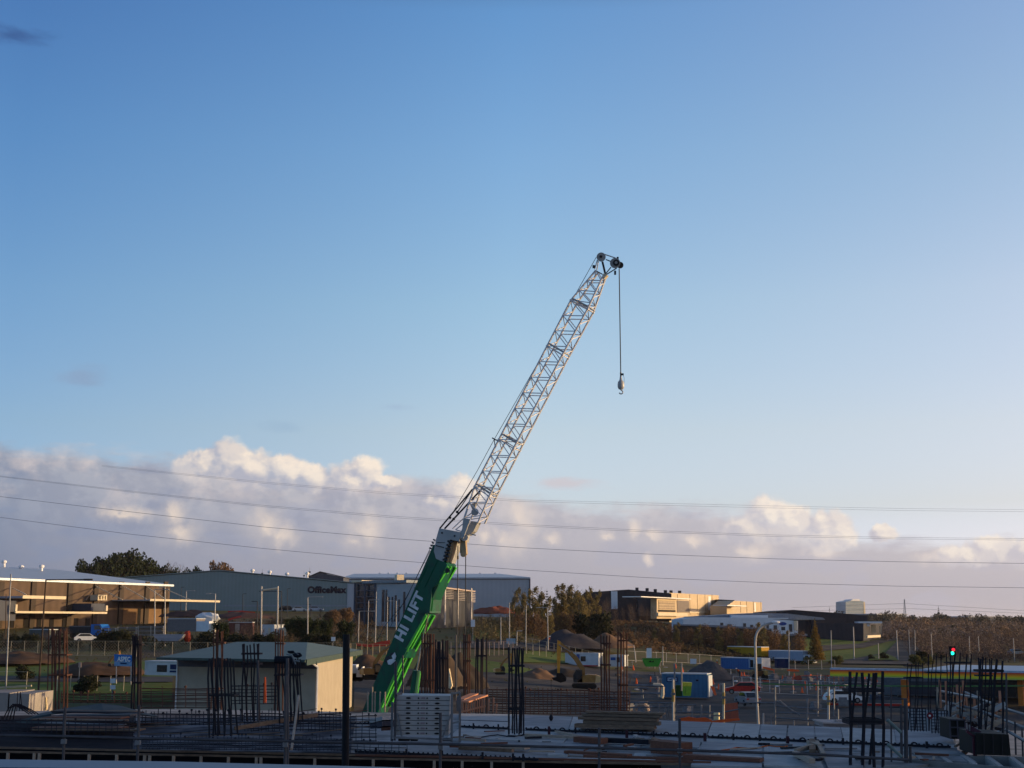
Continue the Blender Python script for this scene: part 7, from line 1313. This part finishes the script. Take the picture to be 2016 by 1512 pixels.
mass('low_scrub', 'brown and olive scrub on the rough ground beyond the yards', 620, (-100, 1150), (236, 400), (.4, 1.2), .07, leafm('scrub_twigs', (.10, .085, .04), (.07, .06, .03), .1), 36, per=40)
mass('yard_thicket', 'brown thicket among the yards between the truck yard and the glazed office', 240, (420, 735), (236, 330), (.9, 2.6), .12, leafm('thicket_brown', (.12, .085, .05), (.07, .052, .035)), 51, per=60)
mass('yard_bushes', 'dark and brown bushes along the back of the truck yard', 150, (-80, 430), (228, 262), (.7, 1.9), .12, leafm('thicket_dark', (.07, .065, .035), (.04, .04, .024)), 52, per=60)
mass('road_thicket', 'brown saplings beside the side road right of the glazed office', 130, (925, 1040), (255, 360), (1.2, 3.2), .1, leafm('thicket_olive', (.15, .12, .06), (.09, .075, .04)), 53, up=.8, per=60)
mass('weed_tufts', 'rough weeds along the dirt between the lawns', 420, (-100, 1100), (175, 235), (.15, .4), .05, leafm('weeds', (.10, .095, .03), (.06, .055, .025)), 37, per=14)
mass('wood_by_tree_line', 'bushy brown thicket behind the white office', 120, (1560, 1760), (440, 560), (2, 4), .3, purp, 38, per=50)
# unseen trees added beyond the right edge of the picture to shade the yard
for k in range(16):
    Y = 95+k*13; xx = max(118, .43*Y+14)+rt.uniform(0, 10); p = Vector((xx, Y, zg(xx, Y))); r = dup(PROTO['dense'], p, rt.uniform(0, 6), 'one of the unseen evergreens added outside the right edge to shade the yard', 'evergreens added beyond the right edge for shade'); r.scale = (1.5, 1.5, 1.55)

for k, (x, yt, Y) in enumerate(((705, 1214, 260), (752, 1218, 262), (948, 1206, 300), (966, 1202, 330), (984, 1204, 320), (998, 1196, 310), (905, 1224, 262), (462, 1218, 262), (524, 1216, 268), (575, 1208, 300), (668, 1208, 262))): tree('bare', ORD[k]+' from the front of the loose bare saplings around the glazed office', x, yt, Y, 'loose bare saplings around the glazed office', 1.1)
# ================= evening haze =================
hz = MB().box((200, 4200, 18), (9000, 9400, 60)).obj('haze', None)
hz.data.materials.clear(); hm = bpy.data.materials.new('haze_air'); hm.use_nodes = True; ht = hm.node_tree; ht.nodes.clear()
pv = ht.nodes.new('ShaderNodeVolumePrincipled'); pv.inputs['Color'].default_value = (.92, .86, .90, 1); pv.inputs['Density'].default_value = .00004; pv.inputs['Anisotropy'].default_value = .2
ho = ht.nodes.new('ShaderNodeOutputMaterial'); ht.links.new(pv.outputs[0], ho.inputs['Volume']); hz.data.materials.append(hm); tag(hz, 'thin pinkish evening haze filling the air over the site', 'haze', kind='stuff')
